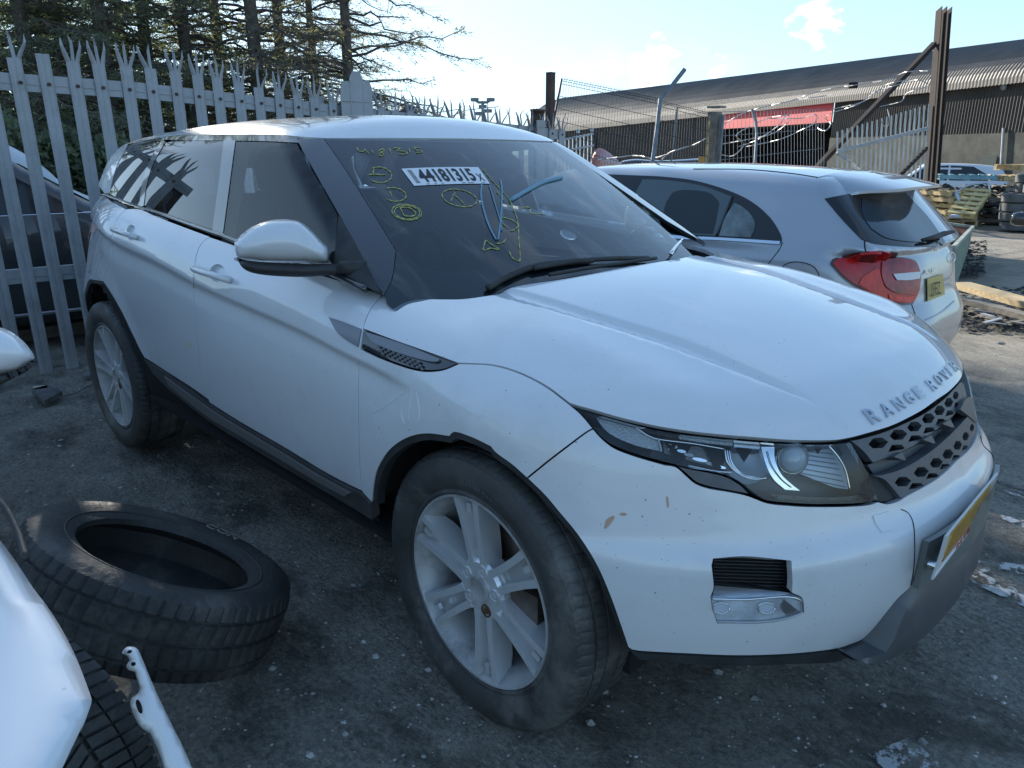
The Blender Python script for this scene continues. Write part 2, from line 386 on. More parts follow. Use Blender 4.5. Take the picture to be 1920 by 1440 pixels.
def circ_px(cx, cy, rx, ry, n=20, rot=0):
    c, s_ = math.cos(rot), math.sin(rot); out = []
    for i in range(n+1):
        a = 2*math.pi*i/n; x, y = rx*math.cos(a), ry*math.sin(a); out.append((cx+x*c-y*s_, cy+x*s_+y*c))
    return out
def pillow(name, segs, depth, m, parent=None, tf=.05, tb=.05, rim=.06, res=.012, plane=None, step=6, pw=.5):
    """a rounded solid whose outline is traced at a given distance: domed towards and away by real thickness"""
    pts = []
    for sg in segs:
        for q in cr(sg, step):
            p = atD(q[0], q[1], depth) if plane is None else plane(q[0], q[1])
            if not pts or np.linalg.norm(p-pts[-1]) > 1e-3: pts.append(p)
    if np.linalg.norm(pts[0]-pts[-1]) < 2e-3: pts.pop()
    P = np.array(pts); c = P.mean(0); n = CAM-c; n /= np.linalg.norm(n)
    if plane is not None:
        u_, s_, vt = np.linalg.svd(P-c); nn = vt[2]; n = nn if nn@n > 0 else -nn
    e1, e2, n = basis(n); Q = np.stack([(P-c)@e1, (P-c)@e2], 1)
    mn, mx_ = Q.min(0), Q.max(0); G = np.stack(np.meshgrid(np.arange(mn[0]+res/2, mx_[0], res), np.arange(mn[1]+res/2, mx_[1], res)), -1).reshape(-1, 2)
    G = G[pip(G, Q)] if len(G) else G
    if len(G): G = G[segdist(G, Q) > res*.4]
    A = np.vstack([Q, G]) if len(G) else Q; nb = len(Q)
    r = geometry.delaunay_2d_cdt([Vector(p) for p in A], [(i, (i+1) % nb) for i in range(nb)], [], 0, 1e-7)
    V2 = np.array([tuple(v) for v in r[0]]); F = [tuple(t) for t in r[2]]; ok = pip(np.array([V2[list(t)].mean(0) for t in F]), Q)
    F = [t for t, k in zip(F, ok) if k]
    d = segdist(V2, Q); h = (1-(1-np.clip(d/rim, 0, 1))**2)**pw; bd = d < 1e-5; h[bd] = 0
    hn = zc = None
    base = c+V2[:, :1]*e1+V2[:, 1:]*e2
    Vf = base+n*(h*tf)[:, None]; Vb = base-n*(h*tb)[:, None]; k = len(V2)
    F = [t if (lambda A_, B_: A_[0]*B_[1]-A_[1]*B_[0])(V2[t[1]]-V2[t[0]], V2[t[2]]-V2[t[0]]) > 0 else t[::-1] for t in F]
    mp_ = [i if bd[i] else k+i for i in range(k)]
    return mobj(name, np.vstack([Vf, Vb]), F+[tuple(mp_[i] for i in t[::-1]) for t in F], m, parent, True)
def text_geo(s, size=1.0, ext=0.0, bold=0.0, align='LEFT'):
    cu = bpy.data.curves.new('tmp_text', 'FONT'); cu.body = s; cu.size = size; cu.extrude = ext; cu.offset = bold; cu.align_x = align; cu.resolution_u = 3
    o = bpy.data.objects.new('tmp_text', cu); COL.objects.link(o); dg = bpy.context.evaluated_depsgraph_get(); me = o.evaluated_get(dg).to_mesh()
    V = np.array([tuple(v.co) for v in me.vertices]); F = [tuple(p.vertices) for p in me.polygons]; o.evaluated_get(dg).to_mesh_clear()
    bpy.data.objects.remove(o); bpy.data.curves.remove(cu); return V, F
# ================================================================ white SUV
M_WHITE = mat('white_paint', (.70, .715, .73), .38, coat=1.0, coat_rough=.025, specks=[(42, .10, (.2, .2, .2), .13), (100, .16, (.3, .3, .29), .10)], dirt=((.40, .39, .35), 4, .53, .26))
M_BLACKGL = mat('gloss_black', (.018, .020, .024), .12, coat=1.0, coat_rough=.03)
M_BLACKPL = mat('black_plastic', (.030, .031, .032), .62, var=.35, vscale=14, bump=.12, bscale=180)
M_GREYPL = mat('grey_plastic', (.105, .110, .118), .45, var=.12, vscale=20, bump=.1, bscale=260)
M_DARK = mat('dark_void', (.008, .008, .009), .9)
M_SILL = mat('sill_cladding', (.060, .058, .057), .42, var=.3, vscale=9, rough2=.6)
M_CHROME = mat('chrome', (.82, .84, .86), .07, metal=1.0)
M_SATIN = mat('satin_silver', (.55, .56, .58), .28, metal=1.0)
M_INT = mat('interior_trim', (.045, .044, .043), .8, var=.2, vscale=6)
M_INTL = mat('interior_headliner', (.42, .40, .36), .9, var=.1, vscale=5)
M_WSH = glass_mat('windscreen_glass', (.78, .88, .92), .04, .015, (.02, .03, .035), smear=((1.0, 4.2, 1.0), (0, .3, .7), .62, (.42, .41, .34)))
M_SIDEG = glass_mat('clear_side_glass', (.80, .86, .84), .03, .02, gloss=.7)
M_TINT = glass_mat('dark_privacy_glass', (.18, .20, .22), .55, .012, (.012, .014, .017))
M_LENS = glass_mat('headlamp_lens', (.95, .98, .99), .02, .02, (.1, .1, .1), gloss=.55)

zc_t = tab([-3.4, -2.5, -2.18, -1.84, -1.41, -.69, -.49, -.19, .1], [1.14, 1.113, 1.064, 1.035, .984, .932, .908, .882, .86])
zb_t = tab([-3.4, -2.5, -2.1, -1.78, -1.41, -.46, -.2], [1.27, 1.228, 1.192, 1.165, 1.137, 1.062, 1.05])
W_t = tab([-3.7, -3.5, -3.3, -3.0, -2.66, -2.0, -1.0, -.4, 0, .3, .5, .7, .9], [.66, .76, .85, .910, .936, .934, .932, .932, .936, .934, .915, .885, .85])
prof_lo = tab([-.4, 0, .08, .2, .45, .72, .86, .955, 1.0, 1.1], [-.12, -.075, -.055, -.033, -.012, -.002, -.005, -.014, .003, .003])
prof_hi = tab([-.1, 0, .12, .4, .7, 1.0, 1.6], [.004, .002, -.002, -.016, -.043, -.080, -.19])
Hc_t = tab([-3.6, -2.5, -1.5, -.9, -.5, -.1, .2, .42, .58, .68, .76, .9], [1.36, 1.285, 1.20, 1.135, 1.088, 1.058, 1.012, .966, .926, .890, .846, .76])
edge_t = tab([-3.5, -.9, -.45, -.2, .1, .35, .6, .8], [.03, .03, .042, .060, .075, .078, .075, .05])
Fc_t = tab([.1, .2, .3, .4, .48, .55, .60, .625, .65, .70, .76, .84, .89, .95, 1.05, 1.2], [.62, .71, .785, .825, .842, .848, .848, .836, .812, .792, .772, .745, .715, .655, .49, .24])
P_t = tab([0, .15, .26, .42, .56, .65, .74, .82, .90, .95, 1.0], [0, .008, .022, .066, .126, .18, .258, .355, .49, .62, .84])
def SY(x, z):
    zc = zc_t(x); zb = np.maximum(zb_t(x), zc+.05)
    u = (z-.30)/(zc-.30); w = (z-zc)/(zb-zc)
    fade = 1-sstep(-.45, -.12, x)          # crease and shoulder fade out on the front wing
    lo = prof_lo(u); hi = prof_hi(np.maximum(w, -.1))
    crease = np.where(z < zc, lo, hi)
    smooth = np.where(z < zc, np.where(u > .8, -.002-.004*(u-.8)/.2, lo), -.006-.30*np.maximum(z-zc, 0)**1.25)
    s = crease*fade+smooth*(1-fade)
    b = 0
    for xw in (0.0, -2.66):
        r = np.hypot(x-xw, z-.36); b = b+.018*(1-sstep(.46, .66, r))
    return W_t(x)+s+b-sstep(2.30, 3.0, -x)*(.035+.20*np.clip(z-.74, 0, .5))
def HZ(x, ya):
    base = Hc_t(x)-edge_t(x)*(ya/.80)**2.2*1.0
    bulge = .022*np.exp(-((ya-.70)/.13)**2)*sstep(-.3, .1, x)*(1-sstep(.35, .65, x))
    cc = np.interp(x, [-.3, 0, .25, .5, .6], [.530, .508, .457, .432, .415]); hw = np.interp(x, [-.3, .3, .62], [.030, .026, .004])
    chan = .011*(sstep(cc-hw-.006, cc-hw+.006, ya)-sstep(cc+hw-.010, cc+hw+.010, ya))*(1-sstep(.5, .62, x))
    crz = .010*sstep(.30, .345, ya-.10*(-x))*sstep(-.25, .0, x)*(1-sstep(.5, .66, x))
    dish = .010*sstep(.42, .50, ya)*sstep(-.2, .1, x)*(1-sstep(.45, .66, x))
    return base+bulge-chan
def fL(P):
    x = P[:, 0]; ya = np.abs(P[:, 1]); z = P[:, 2]
    side = ya-SY(x, z); top = (z-HZ(x, ya))*.95; nose = (x-Fc_t(z)+P_t(ya))*.75
    tail = (-(x+3.36)+.42*np.maximum(z-.72, 0)+1.25*np.maximum(ya-.52, 0)**1.7)*.8
    k = .10
    a = smax(side, top, k); a = smax(a, nose, .09); return smax(a, tail, .12)
# greenhouse
Sb_t = tab([-3.6, -3.2, -2.7, -2.2, -1.5, -.9, -.4, 0], [.62, .735, .79, .82, .838, .84, .832, .80])
Rc_t = tab([-3.6, -3.3, -3.0, -2.5, -2.0, -1.5, -1.2, -1.0, -.8], [1.45, 1.49, 1.52, 1.555, 1.574, 1.572, 1.558, 1.54, 1.50])
def fG(P):
    x = P[:, 0]; ya = np.abs(P[:, 1]); z = P[:, 2]
    t = z-1.10; sy = Sb_t(x)-.30*t-.28*np.maximum(t, 0)**2
    side = (ya-sy)*.95
    top = z-(Rc_t(x)-.16*np.maximum(ya, 0)**2.2)
    xb = -.26-(z-1.06)*1.80-.10*(z-1.06)**2
    ws = (x-(xb-.27*ya**2))*.48
    tail = (-(x+3.38)+(z-1.2)*.75+.55*np.maximum(ya-.3, 0)**2)*.7
    a = smax(side, top, .085); a = smax(a, ws, .035); return smax(a, tail, .10)
DF = (1.0, -1.25, .85)      # chart for front-right bodywork
DS = (.12, -1.0, .12)       # chart for the side
suv = empty('white_suv', (0, 0, 0), 'white five-door off-road car with chalked windscreen and numbered sticker', 'car')
S = lambda segs, f=fL, **k: trace(f, segs, **k)
# ---- hood
cowl_px = [(937, 551), (967, 537), (1073, 520), (1217, 492), (1280, 482), (1319, 474)]
lip_px = [(1085, 762), (1111, 769), (1163, 784), (1226, 799), (1288, 809), (1351, 816), (1413, 821), (1480, 826), (1553, 827), (1593, 822), (1645, 808), (1680, 796), (1725, 773), (1747, 758), (1775, 736), (1797, 714)]
def upto0(P):
    """keep the run with y<0 and end it exactly on the centre plane"""
    out = []
    for i, p in enumerate(P):
        if p[1] >= 0:
            a = P[i-1]; t = -a[1]/(p[1]-a[1]); q = a+(p-a)*t; q[1] = 0; out.append(q); break
        out.append(p)
    return np.array(out)
cowl = upto0(S([cowl_px])); lip = upto0(S([lip_px]))
def midline(f, a, b, n, up=(1, 0, 1)):
    """centre-line points on f between a and b (y=0)"""
    T = np.linspace(0, 1, n)[1:-1]; base = a+(b-a)*T[:, None]; D = np.array(up, float); D /= np.linalg.norm(D)
    P, _ = march(f, base+D*.5, -D, 0, 1.0, n=120); P[:, 1] = 0; return P
mid = midline(fL, cowl[-1], lip[-1], 60, (.5, 0, 1))
back = S([[(718, 552), (755, 558), (790, 560), (830, 561), (873, 560), (937, 551)]])
arch_gap = S([[(1067, 756), (1023, 723), (973, 698), (923, 684), (862, 681)]])
vent_top = S([[(858, 681), (800, 660), (740, 639), (681, 617)]])
door_ln_hood = S([[(681, 617), (684, 603), (697, 576), (718, 553)]])
def join(*L_):
    out = []
    for l in L_:
        for p in l:
            if not out or np.linalg.norm(np.array(p)-out[-1]) > 2e-3: out.append(np.array(p))
    if np.linalg.norm(out[0]-out[-1]) < 2e-3: out.pop()
    return np.array(out)
hood_out = join(back, cowl, mid, lip[::-1], arch_gap, vent_top, door_ln_hood)
xs2 = np.arange(-.35, .62, .012); cc_ = np.interp(xs2, [-.3, 0, .25, .5, .6], [.530, .508, .457, .432, .415]); hw_ = np.interp(xs2, [-.3, .3, .62], [.030, .026, .004])
hood_rows = [march(fL, np.stack([xs2, -(cc_+k*hw_+dz), np.full_like(xs2, 1.5)], 1), (0, 0, -1), 0, 1.0, 60)[0] for k, dz in ((-1, -.009), (-1, -.004), (-1, 0), (-1, .006), (1, -.012), (1, -.004), (1, .004), (1, .012))]
hood = panel('hood', fL, hood_out, (.9, -1.0, 1.5), .016, M_WHITE, suv, mirror='weld', seam_y0=True, reach=3, lines=hood_rows)
# ---- front wing, doors, rear quarter
xs_ = np.arange(-3.32, .1, .011)
crease_rows = [march(fL, np.stack([xs_, np.full_like(xs_, -1.4), zc_t(xs_)+dz], 1), (0, 1, 0), 0, 1.0, 60)[0] for dz in (-.09, -.06, -.040, -.030, -.022, -.014, -.007, 0, .006, .016, .03)]
frontdoor_front = [(718, 553), (697, 577), (685, 603), (680, 630), (675, 665), (673, 700), (672, 760), (673, 820), (675, 880), (679, 921)]
wing = S([[(673, 655), (672, 700), (672, 760), (673, 820), (675, 880), (679, 922)], [(679, 922), (697, 942)],
          [(698, 942), (700, 913), (708, 880), (730, 845), (763, 822), (800, 814), (843, 819)], [(843, 819), (853, 811), (887, 822), (920, 838)], [(920, 838), (930, 850), (960, 872), (988, 897)],
          [(988, 897), (1030, 863), (1073, 830), (1100, 810), (1113, 803)], [(1113, 803), (1090, 776), (1067, 756)],
          [(1067, 756), (1023, 723), (973, 698), (923, 684), (862, 681)], [(862, 681), (827, 694), (783, 694), (723, 675), (674, 653)]])
panel('front_wing', fL, wing, DS, .014, M_WHITE, suv, mirror='copy', lines=crease_rows)
fd = S([[(394, 444), (442, 460), (530, 490), (600, 514), (660, 532), (718, 552)], frontdoor_front[0:],
        [(679, 921), (640, 902), (600, 880), (533, 839), (450, 791), (393, 755)], [(392, 753), (377, 700), (368, 613), (363, 540), (365, 500), (370, 472), (380, 454), (394, 444)]])
hole_f = S([circ_px(408, 512, 15, 17, 16)]); hole_r = S([circ_px(246, 436, 9, 15, 16)])
front_door = panel('front_door', fL, fd, DS, .012, M_WHITE, suv, lines=crease_rows, holes=[hole_f])
rd = S([[(237, 392), (250, 391), (267, 393), (296, 406), (340, 423), (394, 443)], [(394, 444), (380, 454), (370, 472), (365, 500), (363, 540), (368, 613), (377, 700), (392, 750)],
        [(392, 750), (355, 724), (317, 700), (293, 684), (272, 671)], [(272, 671), (258, 645), (240, 600), (226, 560), (215, 510), (211, 463), (212, 432), (219, 411), (237, 392)]])
rear_door = panel('rear_door', fL, rd, DS, .013, M_WHITE, suv, lines=crease_rows, holes=[hole_r])
lo = lambda x, z: march(fL, np.array([[x, -1.4, z]]), (0, 1, 0), 0, 1.0, 80)[0][0]
dl = S([[(237, 392), (219, 411), (212, 432), (211, 463), (215, 510), (226, 560), (240, 600), (258, 645), (272, 671)]])
arch_r = S([[(272, 671), (250, 630), (231, 590), (211, 554), (194, 528)]])
ax_ = arch_r[-1]
tailp = []
for a in np.linspace(math.radians(96), math.radians(190), 26): tailp.append(lo(-2.66+.475*math.cos(a), .37+.475*math.sin(a)))
tailp += [lo(x, z) for x, z in ((-3.15, .38), (-3.22, .45), (-3.25, .6), (-3.25, .8), (-3.17, 1.0), (-3.10, 1.12), (-3.04, 1.19), (-2.97, 1.23))]
qt = S([[(196, 366), (213, 379), (237, 392)]])
quarter = join(dl, arch_r, tailp, qt)
panel('rear_quarter', fL, quarter, DS, .014, M_WHITE, suv, lines=crease_rows)
# ---- bumper
bump_top = S([[(1113, 804), (1128, 821), (1153, 840), (1195, 856), (1247, 871)], [(1247, 871), (1268, 875), (1288, 892), (1305, 906), (1330, 915), (1372, 922), (1403, 929), (1434, 941), (1455, 945), (1480, 947)],
              [(1480, 947), (1513, 949), (1580, 949), (1627, 946), (1646, 940)], [(1646, 940), (1664, 944), (1686, 938), (1702, 928), (1755, 898), (1794, 862), (1828, 815)]])
bump_top = upto0(bump_top)
arch_f = S([[(988, 897), (1020, 928), (1047, 960), (1083, 1004), (1117, 1058), (1143, 1117), (1163, 1173), (1177, 1214)]])
bump_bot = S([[(1177, 1214), (1195, 1221), (1280, 1226), (1380, 1230), (1480, 1227), (1563, 1218), (1597, 1208)], [(1597, 1208), (1617, 1199), (1640, 1177), (1680, 1127), (1700, 1108), (1737, 1075), (1757, 1060)]])
nose0 = lambda z: march(fL, np.array([[1.5, 0.0, z]]), (-1, 0, 0), 0, 1.5, 100)[0][0]
z_end = .47
cb = [bump_bot[-1]*(1-t)+np.array([nose0(z_end)[0], 0, z_end])*t for t in np.linspace(0, 1, 14)[1:]]
cb = [march(fL, np.array([[1.5, p[1], p[2]]]), (-1, 0, 0), 0, 1.5, 100)[0][0] for p in cb]; cb[-1][1] = 0
midb = [nose0(z) for z in np.linspace(z_end, bump_top[-1][2], 24)[1:-1]]
for p in midb: p[1] = 0
bump_out = join(bump_top, midb[::-1], cb[::-1], bump_bot[::-1], arch_f[::-1], S([[(988, 897), (1030, 863), (1073, 830), (1100, 810), (1113, 803)]]))
fog_px = [[(1337, 1047), (1400, 1043), (1483, 1051)], [(1484, 1052), (1486, 1090), (1485, 1111)], [(1485, 1111), (1505, 1122), (1508, 1148)], [(1508, 1148), (1480, 1160), (1430, 1169), (1345, 1169)], [(1345, 1169), (1335, 1140), (1332, 1118)], [(1332, 1118), (1338, 1100), (1334, 1060)]]
fog = S(fog_px)
bumper = panel('front_bumper', fL, bump_out, DF, .013, M_WHITE, suv, holes=[fog], mirror='weld', seam_y0=True, thick=.02)
# washer cap
wsh = S([[(1634, 966), (1665, 957)], [(1665, 957), (1678, 964), (1684, 985)], [(1684, 985), (1682, 992), (1652, 1000)], [(1652, 1000), (1641, 985), (1634, 966)]])
panel('washer_cap', fL, wsh, DF, .02, M_WHITE, suv, lift=.003, gap=.0015, thick=.004)
wsh_g = wsh
# ---- dark inner shell so that gaps read black
def fLi(P): return fL(P)+.024
def shell():
    mb = MB()
    xs = np.concatenate([np.linspace(-3.35, -.6, 40), np.linspace(-.55, .28, 30)]); zs = np.linspace(.24, .95, 34)
    for sgn in (-1, 1):
        O = np.array([[x, sgn*1.4, z] for x in xs for z in zs]); H, miss = march(fLi, O, (0, -sgn, 0), 0, 1.38, 90)
        nz_ = len(zs); F = []
        for i in range(len(xs)-1):
            for j in range(nz_-1):
                q = (i*nz_+j, i*nz_+j+1, (i+1)*nz_+j+1, (i+1)*nz_+j)
                cx = (xs[i]+xs[i+1])/2; cz = (zs[j]+zs[j+1])/2
                if any(miss[k] for k in q): continue
                if min(math.hypot(cx-xw, cz-.37) for xw in (0, -2.66)) < .45: continue
                if cz < .34 and cx > -2.2 and cx < -.4: continue
                F.append(q if sgn < 0 else q[::-1])
        mb.add(H, F)
    # front face
    ys = np.linspace(-.66, .66, 50); zs = np.linspace(.30, .98, 36); O = np.array([[1.5, y, z] for y in ys for z in zs]); H, miss = march(lambda P: fL(P)+.085, O, (-1, 0, 0), 0, 1.6, 120); F = []; n2 = len(zs)
    for i in range(len(ys)-1):
        for j in range(n2-1):
            q = (i*n2+j, (i+1)*n2+j, (i+1)*n2+j+1, i*n2+j+1)
            if any(miss[k] for k in q): continue
            if np.ptp(H[list(q), 0]) > .12: continue
            pc = H[list(q)].mean(0)
            if math.hypot(pc[0], pc[2]-.37) < .46: continue
            F.append(q)
    mb.add(H-np.array([.02, 0, 0]), F)
    # top
    xs = np.linspace(-.45, .66, 40); ys = np.linspace(-.8, .8, 30); O = np.array([[x, y, 1.6] for x in xs for y in ys]); H, miss = march(fLi, O, (0, 0, -1), 0, 1, 80); n2 = len(ys); F = []
    for i in range(len(xs)-1):
        for j in range(n2-1):
            q = (i*n2+j, (i+1)*n2+j, (i+1)*n2+j+1, i*n2+j+1)
            if not any(miss[k] for k in q) and H[list(q), 2].min() > .78: F.append(q)
    mb.add(H-np.array([0, 0, .01]), F)
    return mb.build('inner_shell', M_DARK, suv, smooth=True)
shell()
# ---- far side doors and quarter (mirror images of the near ones, plain)
MY = np.array([1, -1, 1])
def mirror_obj(o, name=None):
    me = o.data.copy(); c = np.array([tuple(v.co) for v in me.vertices])*MY; me.vertices.foreach_set('co', c.ravel()); me.flip_normals(); me.update()
    q = bpy.data.objects.new(name or o.name.split('.')[0], me); COL.objects.link(q); q.parent = o.parent; q.matrix_parent_inverse = o.matrix_parent_inverse.copy(); return q
for o in list(suv.children):
    if o.name.split('.')[0] in ('front_door', 'rear_door', 'rear_quarter'): mirror_obj(o)
# ---- greenhouse
SG = lambda segs, **k: trace(fG, segs, **k)
G_ = lambda name, segs, m, D=DS, res=.03, **k: panel(name, fG, SG(segs), D, res, m, suv, **k)
G_('rear_quarter_glass', [[(240, 274), (270, 267), (304, 262)], [(304, 262), (283, 298), (267, 346), (262, 387)], [(262, 387), (233, 377), (206, 364)], [(206, 364), (213, 330), (224, 303), (240, 274)]], M_TINT, gap=.001, thick=.006, res=.012)
G_('rear_door_glass', [[(311, 267), (350, 263), (420, 264)], [(420, 264), (411, 340), (399, 431)], [(399, 431), (340, 411), (290, 393), (270, 385)], [(270, 385), (276, 345), (289, 305), (311, 267)]], M_TINT, gap=.001, thick=.006, res=.012)
G_('side_pillar_trim', [[(304, 262), (311, 266)], [(311, 266), (289, 305), (276, 345), (270, 386)], [(270, 386), (262, 388)], [(262, 388), (267, 346), (283, 298), (304, 262)]], M_BLACKGL, gap=0, lift=.002)
G_('side_pillar_trim', [[(420, 264), (442, 264)], [(442, 264), (432, 340), (419, 437)], [(419, 437), (399, 431)], [(399, 431), (411, 340), (420, 264)]], M_BLACKGL, gap=0, lift=.002)
G_('window_top_trim', [[(240, 270), (300, 259), (350, 254), (437, 253), (520, 254), (556, 258)], [(556, 258), (560, 268)], [(560, 268), (500, 265), (437, 264), (350, 263), (304, 263), (240, 275)]], M_BLACKGL, gap=0, lift=.001)
G_('front_side_glass', [[(442, 265), (500, 266), (557, 269)], [(557, 269), (587, 320), (634, 402)], [(634, 402), (629, 470), (628, 508)], [(628, 508), (540, 480), (442, 447), (419, 438)], [(419, 438), (432, 340), (442, 265)]], M_SIDEG, gap=.001, thick=.005, res=.02)
G_('mirror_corner_trim', [[(635, 404), (660, 445), (704, 528), (714, 548)], [(714, 548), (680, 535), (628, 508)], [(628, 508), (629, 470), (635, 404)]], M_BLACKPL, gap=0, lift=.002)
G_('front_pillar', [[(557, 262), (606, 259)], [(606, 259), (643, 312), (690, 385), (742, 470)], [(742, 470), (735, 520), (720, 552)], [(720, 552), (704, 528), (660, 445), (588, 318), (557, 262)]], M_BLACKGL, D=(.7, -1, .5), gap=0, mirror='copy', res=.015)
belt = SG([[(197, 362), (213, 368), (262, 386), (300, 397), (399, 431), (419, 437), (442, 446), (540, 480), (628, 508), (690, 537)]])
for k, (o_, r_) in enumerate((((0, -.006, -.008), .010),)):
    MB().tube(belt+np.array(o_), r_, 8).build('window_belt_trim', M_BLACKGL, suv, smooth=True)
G_('roof', [[(606, 259), (560, 256), (520, 253), (437, 252), (350, 253), (300, 258), (240, 270)], [(240, 270), (224, 300), (213, 328), (205, 362)], [(205, 362), (196, 363)], [tuple(march(fG, np.array([[x, -1.4, z]]), (0, 1, 0), 0, 1.4, 90)[0][0]) for x, z in ((-3.16, 1.26),)],
     [tuple(march(fG, np.array([[-3.9, y, 1.34]]), (1, 0, 0), 0, 1.5, 120)[0][0]*(1, 1 if y else 0, 1)) for y in (-.62, -.5, -.35, -.2, 0)],
     [tuple(march(fG, np.array([[x, 0.0, 2]]), (0, 0, -1), 0, 1.0, 90)[0][0]) for x in np.linspace(-3.17, -1.06, 30)],
     [tuple(p) for p in upto0(SG([[(606, 259), (680, 259), (750, 259), (828, 259.5), (880, 260), (920, 261)]]))[::-1]]], M_WHITE, D=(-.25, -.8, 1), mirror='weld', seam_y0=True, res=.035, gap=.001)
# windscreen: frit band and clear glass
ws_out = [[(606, 259), (700, 260), (830, 262), (940, 264), (1037, 267)], [(1037, 267), (1090, 303), (1140, 341), (1200, 390), (1262, 443), (1300, 480)], [(1300, 500), (1100, 530), (960, 560), (860, 585), (760, 590), (722, 570)], [(720, 552), (735, 520), (742, 470)], [(742, 470), (690, 385), (643, 312), (606, 259)]]
ws_in = [[(652, 300), (668, 283), (700, 275), (815, 275)], [(815, 275), (830, 283), (870, 286)], [(870, 286), (905, 291), (935, 296)], [(960, 281), (1000, 277), (1045, 282)], [(1045, 282), (1095, 317), (1150, 360), (1215, 413), (1262, 456)], [(1262, 456), (1180, 468), (1102, 474), (1015, 482), (915, 499), (865, 505), (820, 505), (780, 493), (747, 470)], [(747, 470), (700, 392), (660, 322), (652, 300)]]
ws_o3 = SG(ws_out); ws_i3 = SG(ws_in); DW = (1, -.25, .9)
panel('windscreen', fG, ws_o3, DW, .05, M_WSH, suv, gap=.002, thick=.004)
M_FRIT = mat('windscreen_band', (.055, .056, .058), .8, spec=.1)
panel('windscreen_band', fG, ws_o3, DW, .05, M_FRIT, suv, gap=.003, thick=.002, holes=[ws_i3], lift=-.006)
# roof edge joint in front of the near pillar
# ---- air outlet blades behind the front arch
M_BLADE = mat('blade_satin', (.20, .21, .23), .32, metal=.3)
panel('wing_blade', fL, S([[(617, 595), (640, 602), (679, 617)], [(679, 617), (676, 635), (673, 652)], [(673, 652), (650, 638), (632, 622), (617, 595)]]), DS, .012, M_BLADE, front_door, lift=.004, gap=.001, thick=.006)
panel('air_outlet', fL, S([[(682, 619), (757, 643), (800, 660), (857, 681)], [(857, 681), (827, 692), (783, 692), (723, 673), (677, 653)], [(677, 653), (682, 619)]]), DS, .010, M_BLACKGL, suv, lift=-.002, gap=.001, thick=.006)
panel('outlet_blade', fL, S([[(684, 622), (757, 646), (826, 674)], [(826, 674), (820, 680), (795, 677), (740, 660), (698, 642)], [(698, 642), (684, 622)]]), DS, .010, M_BLADE, suv, lift=.004, gap=.001, thick=.005)
hx = []
for i in range(9):
    for j in range(3):
        cx = 712+i*9.2+j*4; cy = 652+i*3.6+j*6.5-1
        hx.append((cx, cy))
mb = MB()
for cx, cy in hx:
    q = S([circ_px(cx, cy, 3.4, 2.6, 6)], step=3)
    n_ = grad(fL, q.mean(0)[None])[0]; q = q+n_*.003; k = len(mb.V); mb.add(list(q)+list(q+n_*.002), [tuple(range(len(q), 2*len(q)))]+[(a, (a+1) % len(q), len(q)+(a+1) % len(q), len(q)+a) for a in range(len(q))])
mb.build('outlet_mesh', M_GREYPL, suv, kind='stuff')
# ---- door handles
def handle(par, hole, a, b):
    panel('handle_recess', fL, hole, DS, .012, M_WHITE, par, lift=-.013, gap=0, thick=.002)
    A = S([[a, b]], step=400); n0 = grad(fL, A[:1])[0]; n1 = grad(fL, A[-1:])[0]; p0, p1 = A[0], A[-1]
    pts = [p0+n0*.004, p0*.92+p1*.08+n0*.028, p0*.6+p1*.4+n0*.036, p0*.2+p1*.8+n1*.034, p0*.02+p1*.98+n1*.022, p1+n1*.003]
    MB().tube(cr(pts, .01), .0115, 12).build('door_handle', M_WHITE, par, smooth=True)
handle(front_door, hole_f, (373, 506), (433, 526)); handle(rear_door, hole_r, (222, 433), (258, 446))
# ---- sills
sill_top = [(272, 673), (293, 686), (317, 702), (393, 757), (450, 793), (533, 841), (600, 882), (640, 904), (680, 924)]
sill = S([sill_top, [(680, 924), (697, 944)], [(697, 944), (700, 972)], [(700, 972), (633, 932), (560, 890), (467, 834), (397, 790), (320, 730)], [(320, 730), (290, 700), (272, 673)]])
sp = panel('sill_cladding', fL, sill, DS, .018, M_SILL, suv, lift=.006, gap=0, thick=.03, mirror='copy')
st = S([[(312, 704), (393, 762), (450, 798), (533, 847), (600, 888), (662, 922)], [(662, 922), (652, 928)], [(652, 928), (600, 900), (533, 860), (450, 812), (393, 778), (322, 722)], [(322, 722), (312, 704)]])
panel('sill_strip', fL, st, DS, .014, M_SATIN if False else mat('sill_strip_grey', (.16, .15, .145), .35), suv, lift=.012, gap=0, thick=.006)
mb = MB()
for s_ in (-1, 1): mb.add([(x, s_*y, z) for x in (-2.22, -.36) for (y, z) in ((.90, .37), (.84, .30), (.70, .28), (.70, .40))], [(0, 1, 5, 4), (1, 2, 6, 5), (2, 3, 7, 6), (3, 0, 4, 7), (0, 3, 2, 1), (4, 5, 6, 7)])
mb.box((-1.33, 0, .27), (3.4, 1.5, .06)); mb.box((-1.3, 0, .62), (1.9, 1.60, .66)); mb.box((.12, 0, .55), (.6, .9, .45)); mb.box((-2.66, 0, .6), (1.0, 1.04, .6)); mb.box((-1.33, 0, .37), (3.3, .1, .1))
mb.tube([(0, -.8, .37), (0, .8, .37)], .05, 10); mb.tube([(-2.66, -.8, .37), (-2.66, .8, .37)], .06, 10)
mb.build('underbody', M_DARK, suv)
